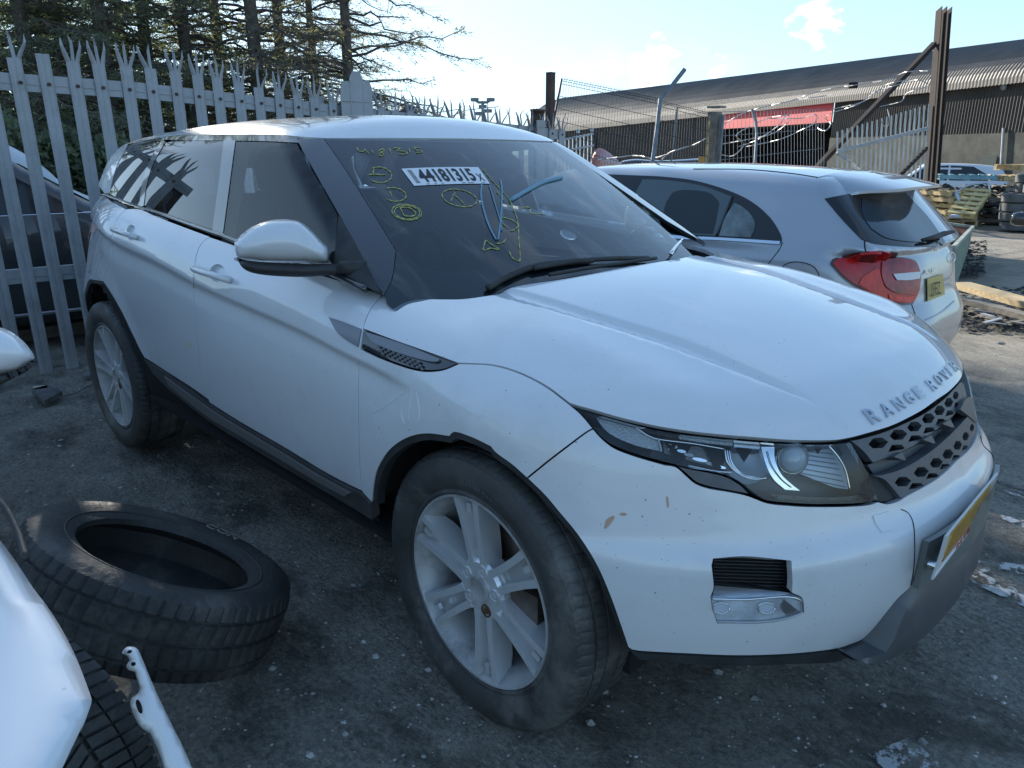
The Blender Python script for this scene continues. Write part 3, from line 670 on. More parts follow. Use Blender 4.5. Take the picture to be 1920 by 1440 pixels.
# ---- wheel arches: black liner running in from the traced edge
wa = S([[(679, 922), (697, 942)], [(698, 942), (700, 913), (708, 880), (730, 845), (763, 822), (800, 814), (843, 819)], [(843, 819), (853, 811), (887, 822), (920, 838)], [(920, 838), (930, 850), (960, 872), (988, 897)], [(988, 897), (1020, 928), (1047, 960), (1083, 1004), (1117, 1058), (1143, 1117), (1163, 1173), (1177, 1214)]])
wa = wa[2:]
def liner(A, cx, s_):
    n = len(A); V = []
    for p in A:
        p = p*np.array([1, -s_, 1]) if s_ > 0 else p
        r_ = np.array([p[0]-cx, 0, p[2]-.37]); r_ /= np.linalg.norm(r_); y = -s_*1.0
        dy = np.array([0, -s_, 0])
        V += [p+r_*.004-np.array([0, s_*-.0, 0])+dy*.004, p-r_*.016+dy*.004, p-r_*.018+dy*.03, p+r_*.01+dy*.05, p+r_*.03+dy*.20, p+r_*.02+dy*.40]
    F = [];
    for i in range(n-1):
        for j in range(5):
            a = i*6+j; F.append((a, a+1, a+7, a+6) if s_ < 0 else (a, a+6, a+7, a+1))
    return V, F
ra = np.vstack([arch_r[:1], arch_r, np.array(tailp[:20])])
for s_ in (-1, 1):
    V, F = liner(wa, 0, s_); mobj('wheel_arch_liner', V, F, M_BLACKPL, suv)
    V, F = liner(ra, -2.66, s_); mobj('wheel_arch_liner', V, F, M_BLACKPL, suv)
    mobj('wheel_well', [(x+dx, s_*.50, z) for x in (0,) for dx, z in ((-.62, .2), (.44, .2), (.44, .80), (-.62, .85))], [(0, 1, 2, 3)], M_DARK, suv)
    mobj('wheel_well', [(-2.66+dx, s_*.50, z) for dx, z in ((-.6, .2), (.62, .2), (.62, .95), (-.6, .95))], [(0, 1, 2, 3)], M_DARK, suv)
# ---- wheels
M_TYRE = mat('tyre_rubber', (.055, .055, .053), .55, var=.3, vscale=7, dirt=((.24, .23, .21), 6, .5, .6), bump=.2, bscale=120)
M_RIM = mat('rim_silver', (.78, .79, .80), .26, metal=.45, dirt=((.36, .35, .33), 9, .56, .45))
M_RIMD = mat('rim_inner_dusty', (.52, .52, .52), .5, metal=.3, dirt=((.16, .14, .11), 8, .45, .8))
M_DISC = mat('brake_disc', (.22, .17, .14), .4, metal=.8, var=.3, vscale=12)
def tyre_mesh(R=.368, Rb=.258, w=.235, n=480, shoulder=80, worn=0, axc=0.0):
    """ring mesh in axial(a)-radius(r) with tread grooves; a>0 is the outer face"""
    h = w/2
    prof = [(h*.70, Rb-.012), (h*.86, Rb-.006), (h*.93, Rb+.004), (h*.90, Rb+.012), (h*.985, Rb+.024), (h*1.02, Rb+.040), (h*1.04, Rb+.055), (h*1.035, Rb+.058), (h*1.02, Rb+.075), (h*.985, R-.025), (h*.955, R-.016), (h*.945, R-.0155), (h*.90, R-.008)]
    tread = []
    for a0, a1 in ((.84, .60), (.54, .24), (.18, -.18), (-.24, -.54), (-.60, -.84)):
        tread += [(h*a0, R-(.004 if abs(a0) > .8 else .001)), (h*(a0+a1)/2, R), (h*a1, R-(.004 if abs(a1) > .8 else .001)), (h*(a1-.015), R-.007), (h*(a1-.045), R-.007)]
    tread = tread[:-2]
    full = prof+tread+[(-a, r) for a, r in prof[::-1]]
    V = []; m = len(full); seg = n//shoulder
    for k in range(n):
        t = 2*math.pi*k/n; ph = k % seg
        for (a, r) in full:
            rr = r; tt = t
            if r > R-.019 and abs(a) > h*.55 and ph == 0 and r > R-.0165: rr = r-.0025
            elif r > R-.0015 and ph == 0 and abs(a) > h*.2: rr = r-.003
            if r > R-.009: tt = t+.055*(abs(a)/h-.5)*(1 if a > 0 else -1)
            V.append((a+axc, rr, tt))
    F = [(k*m+j, k*m+j+1, ((k+1) % n)*m+j+1, ((k+1) % n)*m+j) for k in range(n) for j in range(m-1)]
    return V, F
def wheel_frame(O, out, steer=0):
    c, s_ = math.cos(steer), math.sin(steer); ax = np.array([-s_*out*-1*0+math.sin(steer)*(-out)*-1*0, out, 0.0]); ax = np.array([-math.sin(steer)*out, math.cos(steer)*out, 0]); ax /= np.linalg.norm(ax)
    er0 = np.array([0, 0, 1.0]); et0 = np.cross(ax, er0)
    def P(a, r, t, O=np.array(O, float)):
        return O+ax*a+r*(math.cos(t)*er0+math.sin(t)*et0)
    return P, ax, er0, et0
def make_wheel(O, out, steer=0, rot=0.0, parent=None, detail=True):
    P, ax, e0, e1 = wheel_frame(O, out, steer)
    w = bpy.data.objects.new('wheel', None); COL.objects.link(w); w.parent = parent; w.empty_display_size = .1
    V, F = tyre_mesh(axc=-.085); V3 = [P(a, r, t) for a, r, t in V]
    if out > 0: F = [f[::-1] for f in F]
    ty = mobj('tyre', V3, F, M_TYRE, w, True, sharp=38)
    # rim barrel and lip
    mb = MB(); mb.lathe([(.016, .2565), (.022, .2535), (.021, .249), (.006, .244), (-.008, .236), (-.03, .226), (-.10, .220), (-.19, .225), (-.2, .245)], O, ax, 72)
    mb.build('rim_barrel', M_RIMD, w, True, sharp=40)
    sp = MB()
    fr = (O, None, None, ax)
    for k in range(6):
        t = rot+k*math.pi/3; er = math.cos(t)*e0+math.sin(t)*e1; et = np.cross(ax, er); f3 = (O, er, et, ax)
        # web
        def loft(rows):   # rows: (r, t_in, t_out, a_top, a_bot)
            Vv = []
            for (r, ta, tb, at, ab) in rows:
                for (tt, aa) in ((ta, at), (tb, at), (tb, ab), (ta, ab)): Vv.append(np.array(O)+er*r+et*tt+ax*aa)
            Ff = [(0, 1, 2, 3)]+[(4*i+j, 4*i+4+j, 4*i+4+(j+1) % 4, 4*i+(j+1) % 4) for i in range(len(rows)-1) for j in range(4)]+[tuple(4*(len(rows)-1)+j for j in (3, 2, 1, 0))]
            sp.add(Vv, Ff)
        loft([(.05, -.024, .024, -.008, -.05), (.10, -.020, .020, -.020, -.055), (.17, -.024, .024, -.020, -.05), (.228, -.028, .028, -.014, -.035), (.243, -.030, .030, -.006, -.02)])
        for s_ in (-1, 1):
            q = sorted
            def rr(r, c, hw, at, ab): a_, b_ = c*s_-hw, c*s_+hw; return (r, a_, b_, at, ab)
            loft([(.066, *sorted((.012*s_, .034*s_)), .003, -.05), (.085, *sorted((.013*s_, .033*s_)), .004, -.055), (.13, *sorted((.016*s_, .034*s_)), .008, -.055), (.19, *sorted((.021*s_, .039*s_)), .013, -.05), (.236, *sorted((.026*s_, .046*s_)), .017, -.03), (.245, *sorted((.027*s_, .048*s_)), .018, -.015)])
        sp.box(np.array(O)+er*.222+ax*.004, (.026, .016, .010), np.stack([er, et, ax], 1))
    sp.lathe([(-.05, .082), (-.006, .082), (.002, .074), (.003, .050), (.002, .040), (.002, .0)], O, ax, 48)
    sp.build('spokes', M_RIM, w, sharp=30)
    nb = MB()
    nb.lathe([(.0, .034), (.008, .033), (.009, .030), (.0075, .027), (.0075, 0)], O, ax, 32)
    nb.build('centre_cap', M_RIMD, w, True, sharp=35)
    for k in range(5):
        t = rot+.3+k*2*math.pi/5; c = np.array(O)+(math.cos(t)*e0+math.sin(t)*e1)*.056
        n2 = MB(); n2.lathe([(.0, .0175), (.006, .017), (.006, .0135), (.0, .013), (.0, .0095), (.005, .009), (.006, .007), (.006, 0)], c, ax, 20); n2.build('wheel_nut', M_RIM if k else mat('rusty_nut', (.16, .09, .05), .6, metal=.5), w, True, sharp=35)
    d = MB(); d.lathe([(-.075, .06), (-.075, .155), (-.10, .155), (-.10, .06)], O, ax, 48, closed=True); d.lathe([(-.06, 0), (-.06, .07), (-.12, .07)], O, ax, 24); d.box(np.array(O)+e1*.13*(-1)+ax*-.075, (.09, .10, .09)); d.build('brake', M_DISC, w)
    return w
YW = -.879
fw_ = make_wheel((0.0, YW-.008, .368), -1, math.radians(-1.5), rot=math.radians(188), parent=suv)
rw_ = make_wheel((-2.66, YW-.005, .368), -1, 0, rot=math.radians(200), parent=suv)
make_wheel((0.0, .88, .368), 1, 0, parent=suv); make_wheel((-2.66, .88, .368), 1, 0, parent=suv)
# raised size marking on the tyre wall
def tyre_text(O, txt, R0, size, th0, parent, out=-1):
    V, F = text_geo(txt, size, .0012, size*.012); wd = V[:, 0].max(); P, ax, e0, e1 = wheel_frame(O, out)
    P3 = [P(.0365+(.0012 if v[2] > 0 else -.001), R0+v[1], th0-(v[0]-wd/2)/(R0+size*.4)) for v in V]
    mobj('size_marking', P3, F, M_GREYPL, parent)
tyre_text((0.0, YW-.008, .368), '235/60 R18', .298, .024, math.radians(-6), fw_)
# ---- headlamps (near one visible; the far one is a copy)
hl_in = [(1595, 830), (1612, 858), (1631, 895), (1646, 936)]
hl_out = [[(1074, 762), (1111, 774), (1163, 789), (1226, 805), (1288, 815), (1351, 822), (1413, 828), (1480, 832), (1553, 833), (1594, 829)], hl_in,
          [(1646, 936), (1627, 942), (1580, 945), (1513, 945), (1455, 941)], [(1455, 941), (1434, 937), (1410, 922), (1385, 902), (1355, 889), (1300, 879), (1250, 867), (1195, 852), (1150, 835), (1125, 817), (1108, 797), (1074, 762)]]
HO = S(hl_out)
lens = panel('headlamp_lens', fL, HO, DF, .02, M_LENS, suv, gap=.001, thick=.012, mirror='copy')
def shifted(d): return lambda P: fL(P)+d
def inner(name, segs, d, m, thick=.006, par=None, res=.015, lift=0, mirror='copy', gap=0, lines=()):
    f = shifted(d); return panel(name, f, trace(f, segs), DF, res, m, par or suv, gap=gap, thick=thick, mirror=mirror, lift=lift, lines=lines)
def line_on(name, px, d, r, m, mirror=True):
    q = trace(shifted(d), [px], step=5); MB().tube(q, r, 6).build(name, m, suv, True)
    if mirror: MB().tube(q*MY, r, 6).build(name, m, suv, True)
M_HLB = mat('lamp_housing', (.15, .165, .18), .45)
M_REFL = mat('lamp_reflector', (.56, .63, .72), .35, metal=.12, coat=.3)
M_HLR = mat('lamp_ribbed', (.50, .53, .56), .35, metal=.5, bump=.6, bscale=240)
M_HLF = mat('lamp_facets', (.50, .52, .55), .12, metal=1.0, bump=.9, bscale=70, stretch=(1, .3, 1))
M_AMB = mat('lamp_smoked', (.13, .125, .12), .3, metal=.2, bump=.5, bscale=60)
inner('headlamp_housing', hl_out, .075, M_HLB)
# side walls of the lamp bowl
for s_ in (-1, 1):
    A = HO*np.array([1, -s_, 1]); N_ = grad(fL, A); n = len(A); V = np.vstack([A-N_*.004, A-N_*.075]); mobj('headlamp_wall', V, [(i, (i+1) % n, n+(i+1) % n, n+i) for i in range(n)], M_HLB, suv)
inner('turn_signal', [[(1116, 780), (1150, 788), (1190, 800)], [(1190, 800), (1210, 815), (1232, 823)], [(1232, 823), (1240, 846)], [(1240, 846), (1195, 836), (1155, 820), (1132, 803), (1116, 780)]], .022, M_HLR)
line_on('lamp_divider', [(1190, 800), (1214, 816), (1237, 824), (1300, 832), (1358, 842)], .018, .0018, M_CHROME)
line_on('lamp_divider', [(1234, 824), (1238, 836), (1240, 847)], .018, .0026, M_HLR)
inner('smoked_reflector', [[(1242, 827), (1300, 836), (1355, 844)], [(1355, 844), (1374, 884)], [(1374, 884), (1310, 868), (1246, 850)], [(1246, 850), (1242, 827)]], .035, M_AMB)
for i, (cx, cy, rx, ry) in enumerate(((1256, 835, 5, 3), (1258, 842, 5, 2.5), (1267, 838, 4, 3), (1278, 846, 9, 3), (1292, 853, 10, 3), (1312, 862, 15, 3.2), (1335, 870, 14, 3), (1352, 876, 10, 2.6))):
    inner('reflector_facet', [circ_px(cx, cy, rx, ry, 8, .2)], .031, M_CHROME if i % 2 else M_HLR, thick=.003, res=.01)
inner('marker_strip', [[(1270, 815), (1320, 822), (1374, 829)], [(1374, 829), (1374, 836)], [(1374, 836), (1320, 830), (1275, 823)], [(1275, 823), (1270, 815)]], .016, M_HLR)
inner('marker_strip', [[(1376, 830), (1425, 835)], [(1425, 835), (1424, 842)], [(1424, 842), (1376, 838)], [(1376, 838), (1376, 830)]], .016, M_SATIN)
line_on('lower_lip_chrome', [(1290, 873), (1340, 883), (1374, 886)], .02, .0018, M_CHROME)
def bowl(cx, cy, rx_m, d0, d1, m, name, s_=(-1, 1), nring=7, back=.03, fl=False):
    c0 = hit1(shifted(d0), cx, cy); n_ = np.array([.80, -.55, .18]); n_ /= np.linalg.norm(n_)
    prof = [(-back*(1-(k/nring)**2), rx_m*k/nring) for k in range(nring+1)]+[(0.004, rx_m*1.05), (-.004, rx_m*1.12)]
    for q in s_:
        mb = MB(); mm = np.array([1, -q, 1]); mb.lathe([(a, max(r, 1e-4)) for a, r in prof], c0*mm, n_*mm, 36)
        if q > 0: mb.F = [f[::-1] for f in mb.F]
        mb.build(name, m, suv, True, sharp=60)
    return c0, n_
bowl(1403, 860, .052, .045, 0, M_REFL, 'reflector_bowl', back=.035)
for k in range(3):
    line_on('bowl_rim', [(1359+k*4, 842), (1364+k*4, 867), (1383+k*3, 887), (1410, 898-k*2), (1440, 896)], .024+k*.004, .0022, M_CHROME)
inner('light_guide', [[(1427, 838), (1452, 838)], [(1452, 838), (1453, 862), (1464, 888), (1482, 906), (1500, 920)], [(1500, 920), (1472, 918)], [(1472, 918), (1450, 898), (1436, 870), (1427, 838)]], .014, M_CHROME, res=.008, thick=.012)
line_on('light_guide_groove', [(1439, 846), (1447, 872), (1465, 898), (1484, 914)], .012, .0009, M_HLB)
c0, n_ = bowl(1484, 860, .036, .030, 0, M_CHROME, 'projector_ring', back=.004)
M_BALL = mat('projector_glass', (.45, .50, .54), .03, metal=.0, coat=1)
for s_ in (-1, 1):
    mb = MB(); mm = np.array([1, -s_, 1]); mb.lathe([(0.026*math.cos(a), max(.032*math.sin(a), 1e-4)) for a in np.linspace(0, math.pi/2, 9)], c0*mm, n_*mm, 32); mb.build('projector_lens', M_BALL, suv, True)
inner('main_reflector', [[(1503, 839), (1553, 838)], [(1553, 838), (1572, 858), (1584, 880), (1592, 918)], [(1592, 918), (1560, 912), (1512, 893), (1490, 884)], [(1490, 884), (1504, 862), (1503, 839)]], .045, M_REFL)
for k in range(7):
    y0 = 845+k*8; x0 = 1508 if k < 4 else 1502-k*2; x1 = 1562+k*4; dy = (x1-x0)*(.12+.015*k)
    line_on('reflector_flute', [(x0, y0), (x1, y0+dy)], .042, .0009, M_HLB)
line_on('reflector_edge', [(1553, 835), (1572, 858), (1585, 883), (1593, 918)], .016, .0028, M_CHROME)
inner('lower_ledge', [[(1440, 925), (1480, 929), (1560, 933), (1632, 926)], [(1632, 926), (1640, 936)], [(1640, 936), (1560, 941), (1470, 939), (1440, 925)]], .03, M_AMB)
panel('lamp_filler', fL, S([[(1270, 874), (1300, 881), (1350, 891), (1372, 899)], [(1372, 899), (1392, 912), (1406, 927)], [(1406, 927), (1372, 921), (1330, 913), (1305, 904), (1290, 891), (1270, 874)]]), DF, .015, M_GREYPL, suv, gap=.001, lift=-.004, mirror='copy')
# ---- grille
def px4(L_): return [(1480+x/4.364, 640+y/4.364) for x, y in L_]
def hexpx(cx, cy, w, h, half=False):
    if half: return px4([(cx-w, cy+h*.5), (cx-w*.55, cy-h), (cx+w*.55, cy-h*1.02), (cx+w*.92, cy-h*.30), (cx+w*.70, cy-h*.05)])
    return px4([(cx-w, cy+h*.25), (cx-w*.50, cy-h*.92), (cx+w*.42, cy-h), (cx+w, cy-h*.2), (cx+w*.48, cy+h*.92), (cx-w*.55, cy+h)])
def hexes(full, part, f):
    H = []
    for (cx, cy, w, h) in full: q = hexpx(cx, cy, w, h); H.append(trace(f, [[q[i], q[(i+1) % len(q)]] for i in range(len(q))], step=6))
    for (cx, cy, w, h) in part: q = hexpx(cx, cy, w, h, True); H.append(trace(f, [[q[i], q[(i+1) % len(q)]] for i in range(len(q))], step=6))
    return H
fU = shifted(.012)
up_full = [(728, 832, 82, 44), (893, 764, 72, 43), (1025, 697, 61, 41), (1138, 630, 53, 41), (1230, 565, 45, 40), (1305, 500, 37, 38), (1362, 442, 25, 33)]
up_part = [(880, 886, 72, 40), (1033, 806, 62, 36), (1146, 738, 52, 35), (1240, 668, 43, 34), (1313, 598, 36, 33), (1372, 530, 25, 30)]
DG = (1.0, -.45, .35)
# the far end of the grille is turned away from this view, so outlines use the centre plane symmetry
UO = trace(fU, [px4([(505, 812), (560, 806), (760, 750), (930, 680), (1110, 590), (1260, 480), (1345, 395), (1400, 335)]), px4([(1400, 335), (1452, 350), (1478, 395)]), px4([(1478, 395), (1462, 450), (1400, 545), (1250, 688), (1000, 862), (740, 972), (682, 990)]), px4([(682, 990), (610, 900), (505, 812)])])
panel('upper_grille', fU, UO, DG, .02, M_GREYPL, suv, gap=0, thick=.02, holes=hexes(up_full, up_part, fU))
fM = shifted(.004)
lo_full = [(930, 1148, 68, 40), (1080, 1069, 62, 41), (1203, 994, 53, 40), (1298, 922, 45, 39), (1378, 851, 35, 37), (1443, 777, 27, 34), (1495, 706, 18, 30)]
lo_part = [(1042, 1196, 68, 36), (1172, 1112, 55, 33), (1276, 1034, 46, 31), (1366, 960, 38, 30), (1440, 880, 28, 28)]
fB = lambda P: fL(P)+.030
LO = trace(fM, [px4([(690, 1100), (760, 1095), (890, 1058), (1010, 1000), (1160, 900), (1290, 790), (1400, 680), (1470, 600)]), px4([(1470, 600), (1520, 620), (1540, 690)]), px4([(1540, 690), (1515, 770), (1440, 900), (1370, 968), (1200, 1130), (1060, 1210), (970, 1255), (915, 1285)]), px4([(915, 1285), (850, 1205), (780, 1130), (690, 1100)])])
panel('lower_grille', fM, LO, DG, .02, M_GREYPL, suv, gap=0, thick=.03, holes=hexes(lo_full, lo_part, fM))
BO = trace(fB, [px4([(640, 1010), (700, 990), (1000, 868), (1250, 694), (1400, 552), (1450, 490)]), px4([(1450, 490), (1530, 520), (1585, 575)]), px4([(1585, 575), (1560, 700), (1470, 600)]), px4([(1470, 600), (1400, 690), (1290, 800), (1160, 912), (1010, 1012), (890, 1068), (760, 1105), (700, 1105)]), px4([(700, 1105), (640, 1010)])])
panel('grille_blade', fB, BO, DG, .02, M_GREYPL, suv, gap=0, thick=.02)
for (x, y) in ((925, 950), (1165, 812), (1320, 682)):
    q = trace(fM, [px4([(x-75, y-5), (x-10, y-45)]), px4([(x-10, y-45), (x+25, y+22)]), px4([(x+25, y+22), (x+5, y+24)]), px4([(x+5, y+24), (x-75, y-5)])], step=5)
    panel('grille_strut', fM, q, DG, .02, M_GREYPL, suv, gap=0, thick=.03, lift=.002)
# end cap at the far side of the grille
EC = trace(fM, [px4([(1425, 480), (1470, 455), (1530, 490)]), px4([(1530, 490), (1587, 572)]), px4([(1587, 572), (1575, 650), (1555, 700)]), px4([(1555, 700), (1470, 625), (1385, 560)]), px4([(1385, 560), (1425, 480)])])
panel('grille_end_cap', fM, EC, DG, .015, M_GREYPL, suv, gap=0, lift=.004)
panel('grille_corner', fM, trace(fM, [px4([(640, 1018), (700, 1100)]), px4([(700, 1100), (790, 1135), (850, 1210), (912, 1290)]), px4([(912, 1290), (860, 1310), (775, 1315), (730, 1300)]), px4([(730, 1300), (720, 1200), (690, 1110), (640, 1018)])]), DG, .015, M_BLACKPL, suv, gap=0, lift=-.012)
# ---- raised letters on the bonnet
Bp = [(1620, 805), (1636, 797), (1666, 782), (1694, 768), (1717, 753), (1739, 741.5), (1758, 728.5), (1774, 714), (1789, 701), (1798, 692), (1808, 681)]
Tp = [(1600, 780), (1622, 769), (1661, 755), (1682, 745), (1707, 731), (1727, 719), (1749, 705), (1764, 695), (1776, 682), (1787, 672), (1797, 662)]
B3 = trace(fL, [Bp], step=4); T3 = trace(fL, [Tp], step=4)
by, ty = B3[:, 1], T3[:, 1]
y0, y1 = float(hit1(fL, 1636, 797)[1]), .318
gl = 'RANGE ROVER'; total = 10.35; M_LETTER = mat('letter_silver', (.50, .53, .58), .2, metal=.85)
u = 0
for ch in gl:
    if ch == ' ': u += .55; continue
    V, F = text_geo(ch, 1.0, 0.0, .012); V = V-np.array([V[:, 0].min(), V[:, 1].min(), 0]); V[:, 0] *= .62/V[:, 0].max(); V[:, 1] /= V[:, 1].max()
    yy = y0+(u+V[:, 0])/total*(y1-y0); Bq = np.stack([np.interp(yy, by, B3[:, k]) for k in range(3)], 1); Tq = np.stack([np.interp(yy, ty, T3[:, k]) for k in range(3)], 1)
    p = Bq+(Tq-Bq)*V[:, 1:2]; p = march(fL, p+np.array([.2, 0, .2]), np.array([-.7071, 0, -.7071]), 0, .6, 60)[0]; g_n = grad(fL, p)
    n = len(V); W3 = np.vstack([p+g_n*.0045, p-g_n*.001]); cnt = {}
    for f_ in F:
        for i in range(len(f_)): e = (f_[i], f_[(i+1) % len(f_)]); cnt[e] = 1
    F2 = list(F)+[(b, a, n+a, n+b) for (a, b) in cnt if (b, a) not in cnt]
    mobj('bonnet_letter', W3, F2, M_LETTER, hood); u += .98
# ---- fog lamp
M_FOGC = mat('fog_lamp_glass', (.58, .64, .70), .12, metal=.25, coat=1, bump=.5, bscale=40, var=.25, vscale=18)
fog_lo = [[(1334, 1122), (1400, 1120), (1485, 1117)], [(1485, 1117), (1504, 1123), (1507, 1148)], [(1507, 1148), (1480, 1160), (1430, 1168), (1346, 1168)], [(1346, 1168), (1335, 1140), (1334, 1122)]]
inner('fog_lamp', fog_lo, .004, M_FOGC, thick=.03)
inner('fog_lamp_cap', [[(1340, 1098), (1400, 1103), (1470, 1110), (1500, 1118)], [(1500, 1118), (1485, 1121)], [(1485, 1121), (1400, 1124), (1335, 1124)], [(1335, 1124), (1340, 1098)]], .012, M_SATIN, thick=.02)
for k, (cx, cy) in enumerate(((1352, 1140), (1437, 1140))): inner('fog_reflector', [circ_px(cx, cy, 15, 9, 14)], .001, M_REFL, thick=.004); line_on('fog_reflector_ring', circ_px(cx, cy, 16, 10, 14), -.001, .0012, M_CHROME)
inner('fog_lens_edge', [[(1470, 1124), (1500, 1148)], [(1500, 1148), (1478, 1156)], [(1478, 1156), (1465, 1140), (1470, 1124)]], .002, M_SATIN, thick=.004)
M_MESHB = mat('dark_ribbed_mesh', (.02, .022, .022), .5, bump=.9, bscale=300, stretch=(.2, .2, 3))
inner('fog_recess', [[(1330, 1040), (1490, 1046)], [(1490, 1046), (1490, 1130)], [(1490, 1130), (1330, 1130)], [(1330, 1130), (1330, 1040)]], .035, M_MESHB)
for k in range(9):
    y_ = 1050+k*6.3; inner('fog_recess_slat', [[(1338, y_), (1484, y_+4.5)], [(1484, y_+4.5), (1484, y_+6)], [(1484, y_+6), (1338, y_+1.5)], [(1338, y_+1.5), (1338, y_)]], .028, M_BLACKPL, thick=.004, res=.05)
line_on('fog_lamp_edge', [(1336, 1123), (1400, 1124), (1470, 1119), (1500, 1126), (1506, 1147)], -.001, .0022, M_CHROME)
line_on('fog_lamp_edge', [(1345, 1166), (1430, 1166), (1480, 1158), (1506, 1148)], -.001, .0018, M_SATIN)
# ---- lower front: black lip and grey skid plate
def strip_low(top, bot, m, name, f, mirror='copy', lift=0): return panel(name, f, trace(f, [top, [top[-1], bot[0]], bot, [bot[-1], top[0]]]), DF, .015, m, suv, gap=0, thick=.04, mirror=mirror, lift=lift)
strip_low([(1178, 1216), (1195, 1223), (1280, 1228), (1380, 1232), (1480, 1229), (1563, 1220), (1597, 1210), (1620, 1199), (1642, 1177)], [(1660, 1193), (1640, 1215), (1612, 1232), (1560, 1241), (1480, 1244), (1380, 1247), (1280, 1242), (1200, 1236)], M_BLACKPL, 'lower_lip', fL, lift=.002)
Fk = tab([.16, .20, .25, .30, .36, .42, .47, .52], [.72, .79, .83, .848, .862, .858, .842, .80])
bbz = np.array([p for p in join(bump_bot, np.array(cb))]); oy = np.argsort(-np.abs(bbz[:, 1])); 
def ztop(ya): 
    q = bbz[oy]; return np.interp(-ya, -np.abs(q[:, 1]), q[:, 2])
M_SKID = mat('skid_plate_grey', (.105, .11, .115), .40, metal=.3, var=.12, vscale=10)
ys = np.linspace(-.47, .47, 61); V = []; prof_n = 9
for y in ys:
    ya = abs(y); zt = ztop(ya)-.004; e = max(0, (ya-.30)/.22); zb_ = .295+.09*e**2
    for k in range(prof_n):
        t = k/(prof_n-1); z = zt+(zb_-zt)*t; x = Fk(z)-P_t(ya)*.96-.03*e**2*(1-t)+.0
        if k == 0: x = float(Fc_t(z)-P_t(ya))-.004
        V.append((x, y, z))
F = [(i*prof_n+j, i*prof_n+j+1, (i+1)*prof_n+j+1, (i+1)*prof_n+j) for i in range(len(ys)-1) for j in range(prof_n-1)]
k = len(V); V += [(v[0]-.05, v[1], v[2]+.01) for v in V[prof_n-1::prof_n]]; F += [((i)*prof_n+prof_n-1, k+i, k+i+1, (i+1)*prof_n+prof_n-1) for i in range(len(ys)-1)]
mobj('skid_plate', V, F, M_SKID, suv, True, sharp=40)
MB().box((.42, 0, .33), (.5, .8, .04)).build('undertray', M_DARK, suv)
# ---- number plate on its holder
M_PLW = mat('plate_white', (.70, .70, .68), .35, coat=.4); M_PLO = mat('plate_yellow', (.62, .36, .04), .4, var=.25, vscale=40); M_PLR = mat('plate_red', (.45, .10, .09), .5); M_PLB = mat('plate_brown', (.20, .10, .03), .5)
PBR = atX(1748, 1085, .862); PTR = atX(1773, 1006, .872); PTL = atX(1869, 888, .862)
e1 = (PTL-PTR); e1 /= np.linalg.norm(e1); up_ = PTR-PBR; e2 = up_-e1*(up_@e1); Hh = np.linalg.norm(up_); n3 = np.cross(e1, up_/Hh); n3 /= np.linalg.norm(n3); n3 = n3 if n3[0] > 0 else -n3
Wd = np.linalg.norm(PTL-PTR)
PL = lambda u_, v_, h=0: PBR+e1*u_+up_*v_+n3*h
def quad(name, u0, v0, u1, v1, h, m, par, cut=0):
    c = [PL(u0, v0, h), PL(u1, v0, h), PL(u1, v1, h), PL(u0, v1, h)]; c2 = [p-n3*.0015 for p in c]
    return mobj(name, c+c2, [(0, 1, 2, 3), (4, 7, 6, 5), (0, 4, 5, 1), (1, 5, 6, 2), (2, 6, 7, 3), (3, 7, 4, 0)], m, par)
plate = quad('number_plate', 0, 0, Wd, 1, 0, M_PLW, suv)
quad('plate_band', .055, .26, Wd-.05, .90, .0018, M_PLO, plate); quad('plate_line', .05, .19, Wd-.05, .235, .0018, M_PLR, plate)
for i in range(26):
    a = .065+i*.0155; c = [PL(a, .32, .0028), PL(a+.004, .32, .0028), PL(a+.013, .86, .0028), PL(a+.009, .86, .0028)]; mobj('plate_stripe', c, [(0, 1, 2, 3)], M_PLB, plate)
for (a, w_) in ((.17, .020), (.20, .018), (.235, .02), (.27, .016), (.30, .018), (.34, .02)):
    MB().tube([PL(a, .06, .003), PL(a, .15, .003), PL(a+w_*.7, .15, .003), PL(a+w_*.7, .06, .003), PL(a, .06, .003)], .0011, 5).build('plate_mark', M_PLR, plate)
MB().tube([PL(.0, 0, 0), PL(.0, 1, 0), PL(Wd, 1, 0), PL(Wd, 0, 0)], .003, 6, closed=True).build('plate_rim', mat('plate_rim', (.6, .6, .6), .4), plate)
# flat steel holder bolted to the bumper
hv = []
for y in np.linspace(-.30, .30, 13):
    x = float(Fc_t(.54))-float(P_t(abs(y)))+.012; hv += [(x, y, .478), (x+.004, y, .60)]
F = [(2*i, 2*i+2, 2*i+3, 2*i+1) for i in range(12)]; k = len(hv); hv2 = hv+[(a-.012, b, c) for a, b, c in hv]
F += [(k+2*i, k+2*i+1, k+2*i+3, k+2*i+2) for i in range(12)]+[(2*i+1, 2*i+3, k+2*i+3, k+2*i+1) for i in range(12)]+[(2*i, k+2*i, k+2*i+2, 2*i+2) for i in range(12)]+[(0, 1, k+1, k)]
mobj('plate_holder', hv2, F, mat('holder_steel', (.22, .24, .23), .4, metal=.5), suv)
bx = float(Fc_t(.54)-P_t(.27))
MB().lathe([(0, .012), (.02, .012), (.022, .009), (.022, 0)], (bx+.01, -.272, .535), (1, 0, 0), 14).build('holder_bolt', M_CHROME, suv, True, sharp=40)
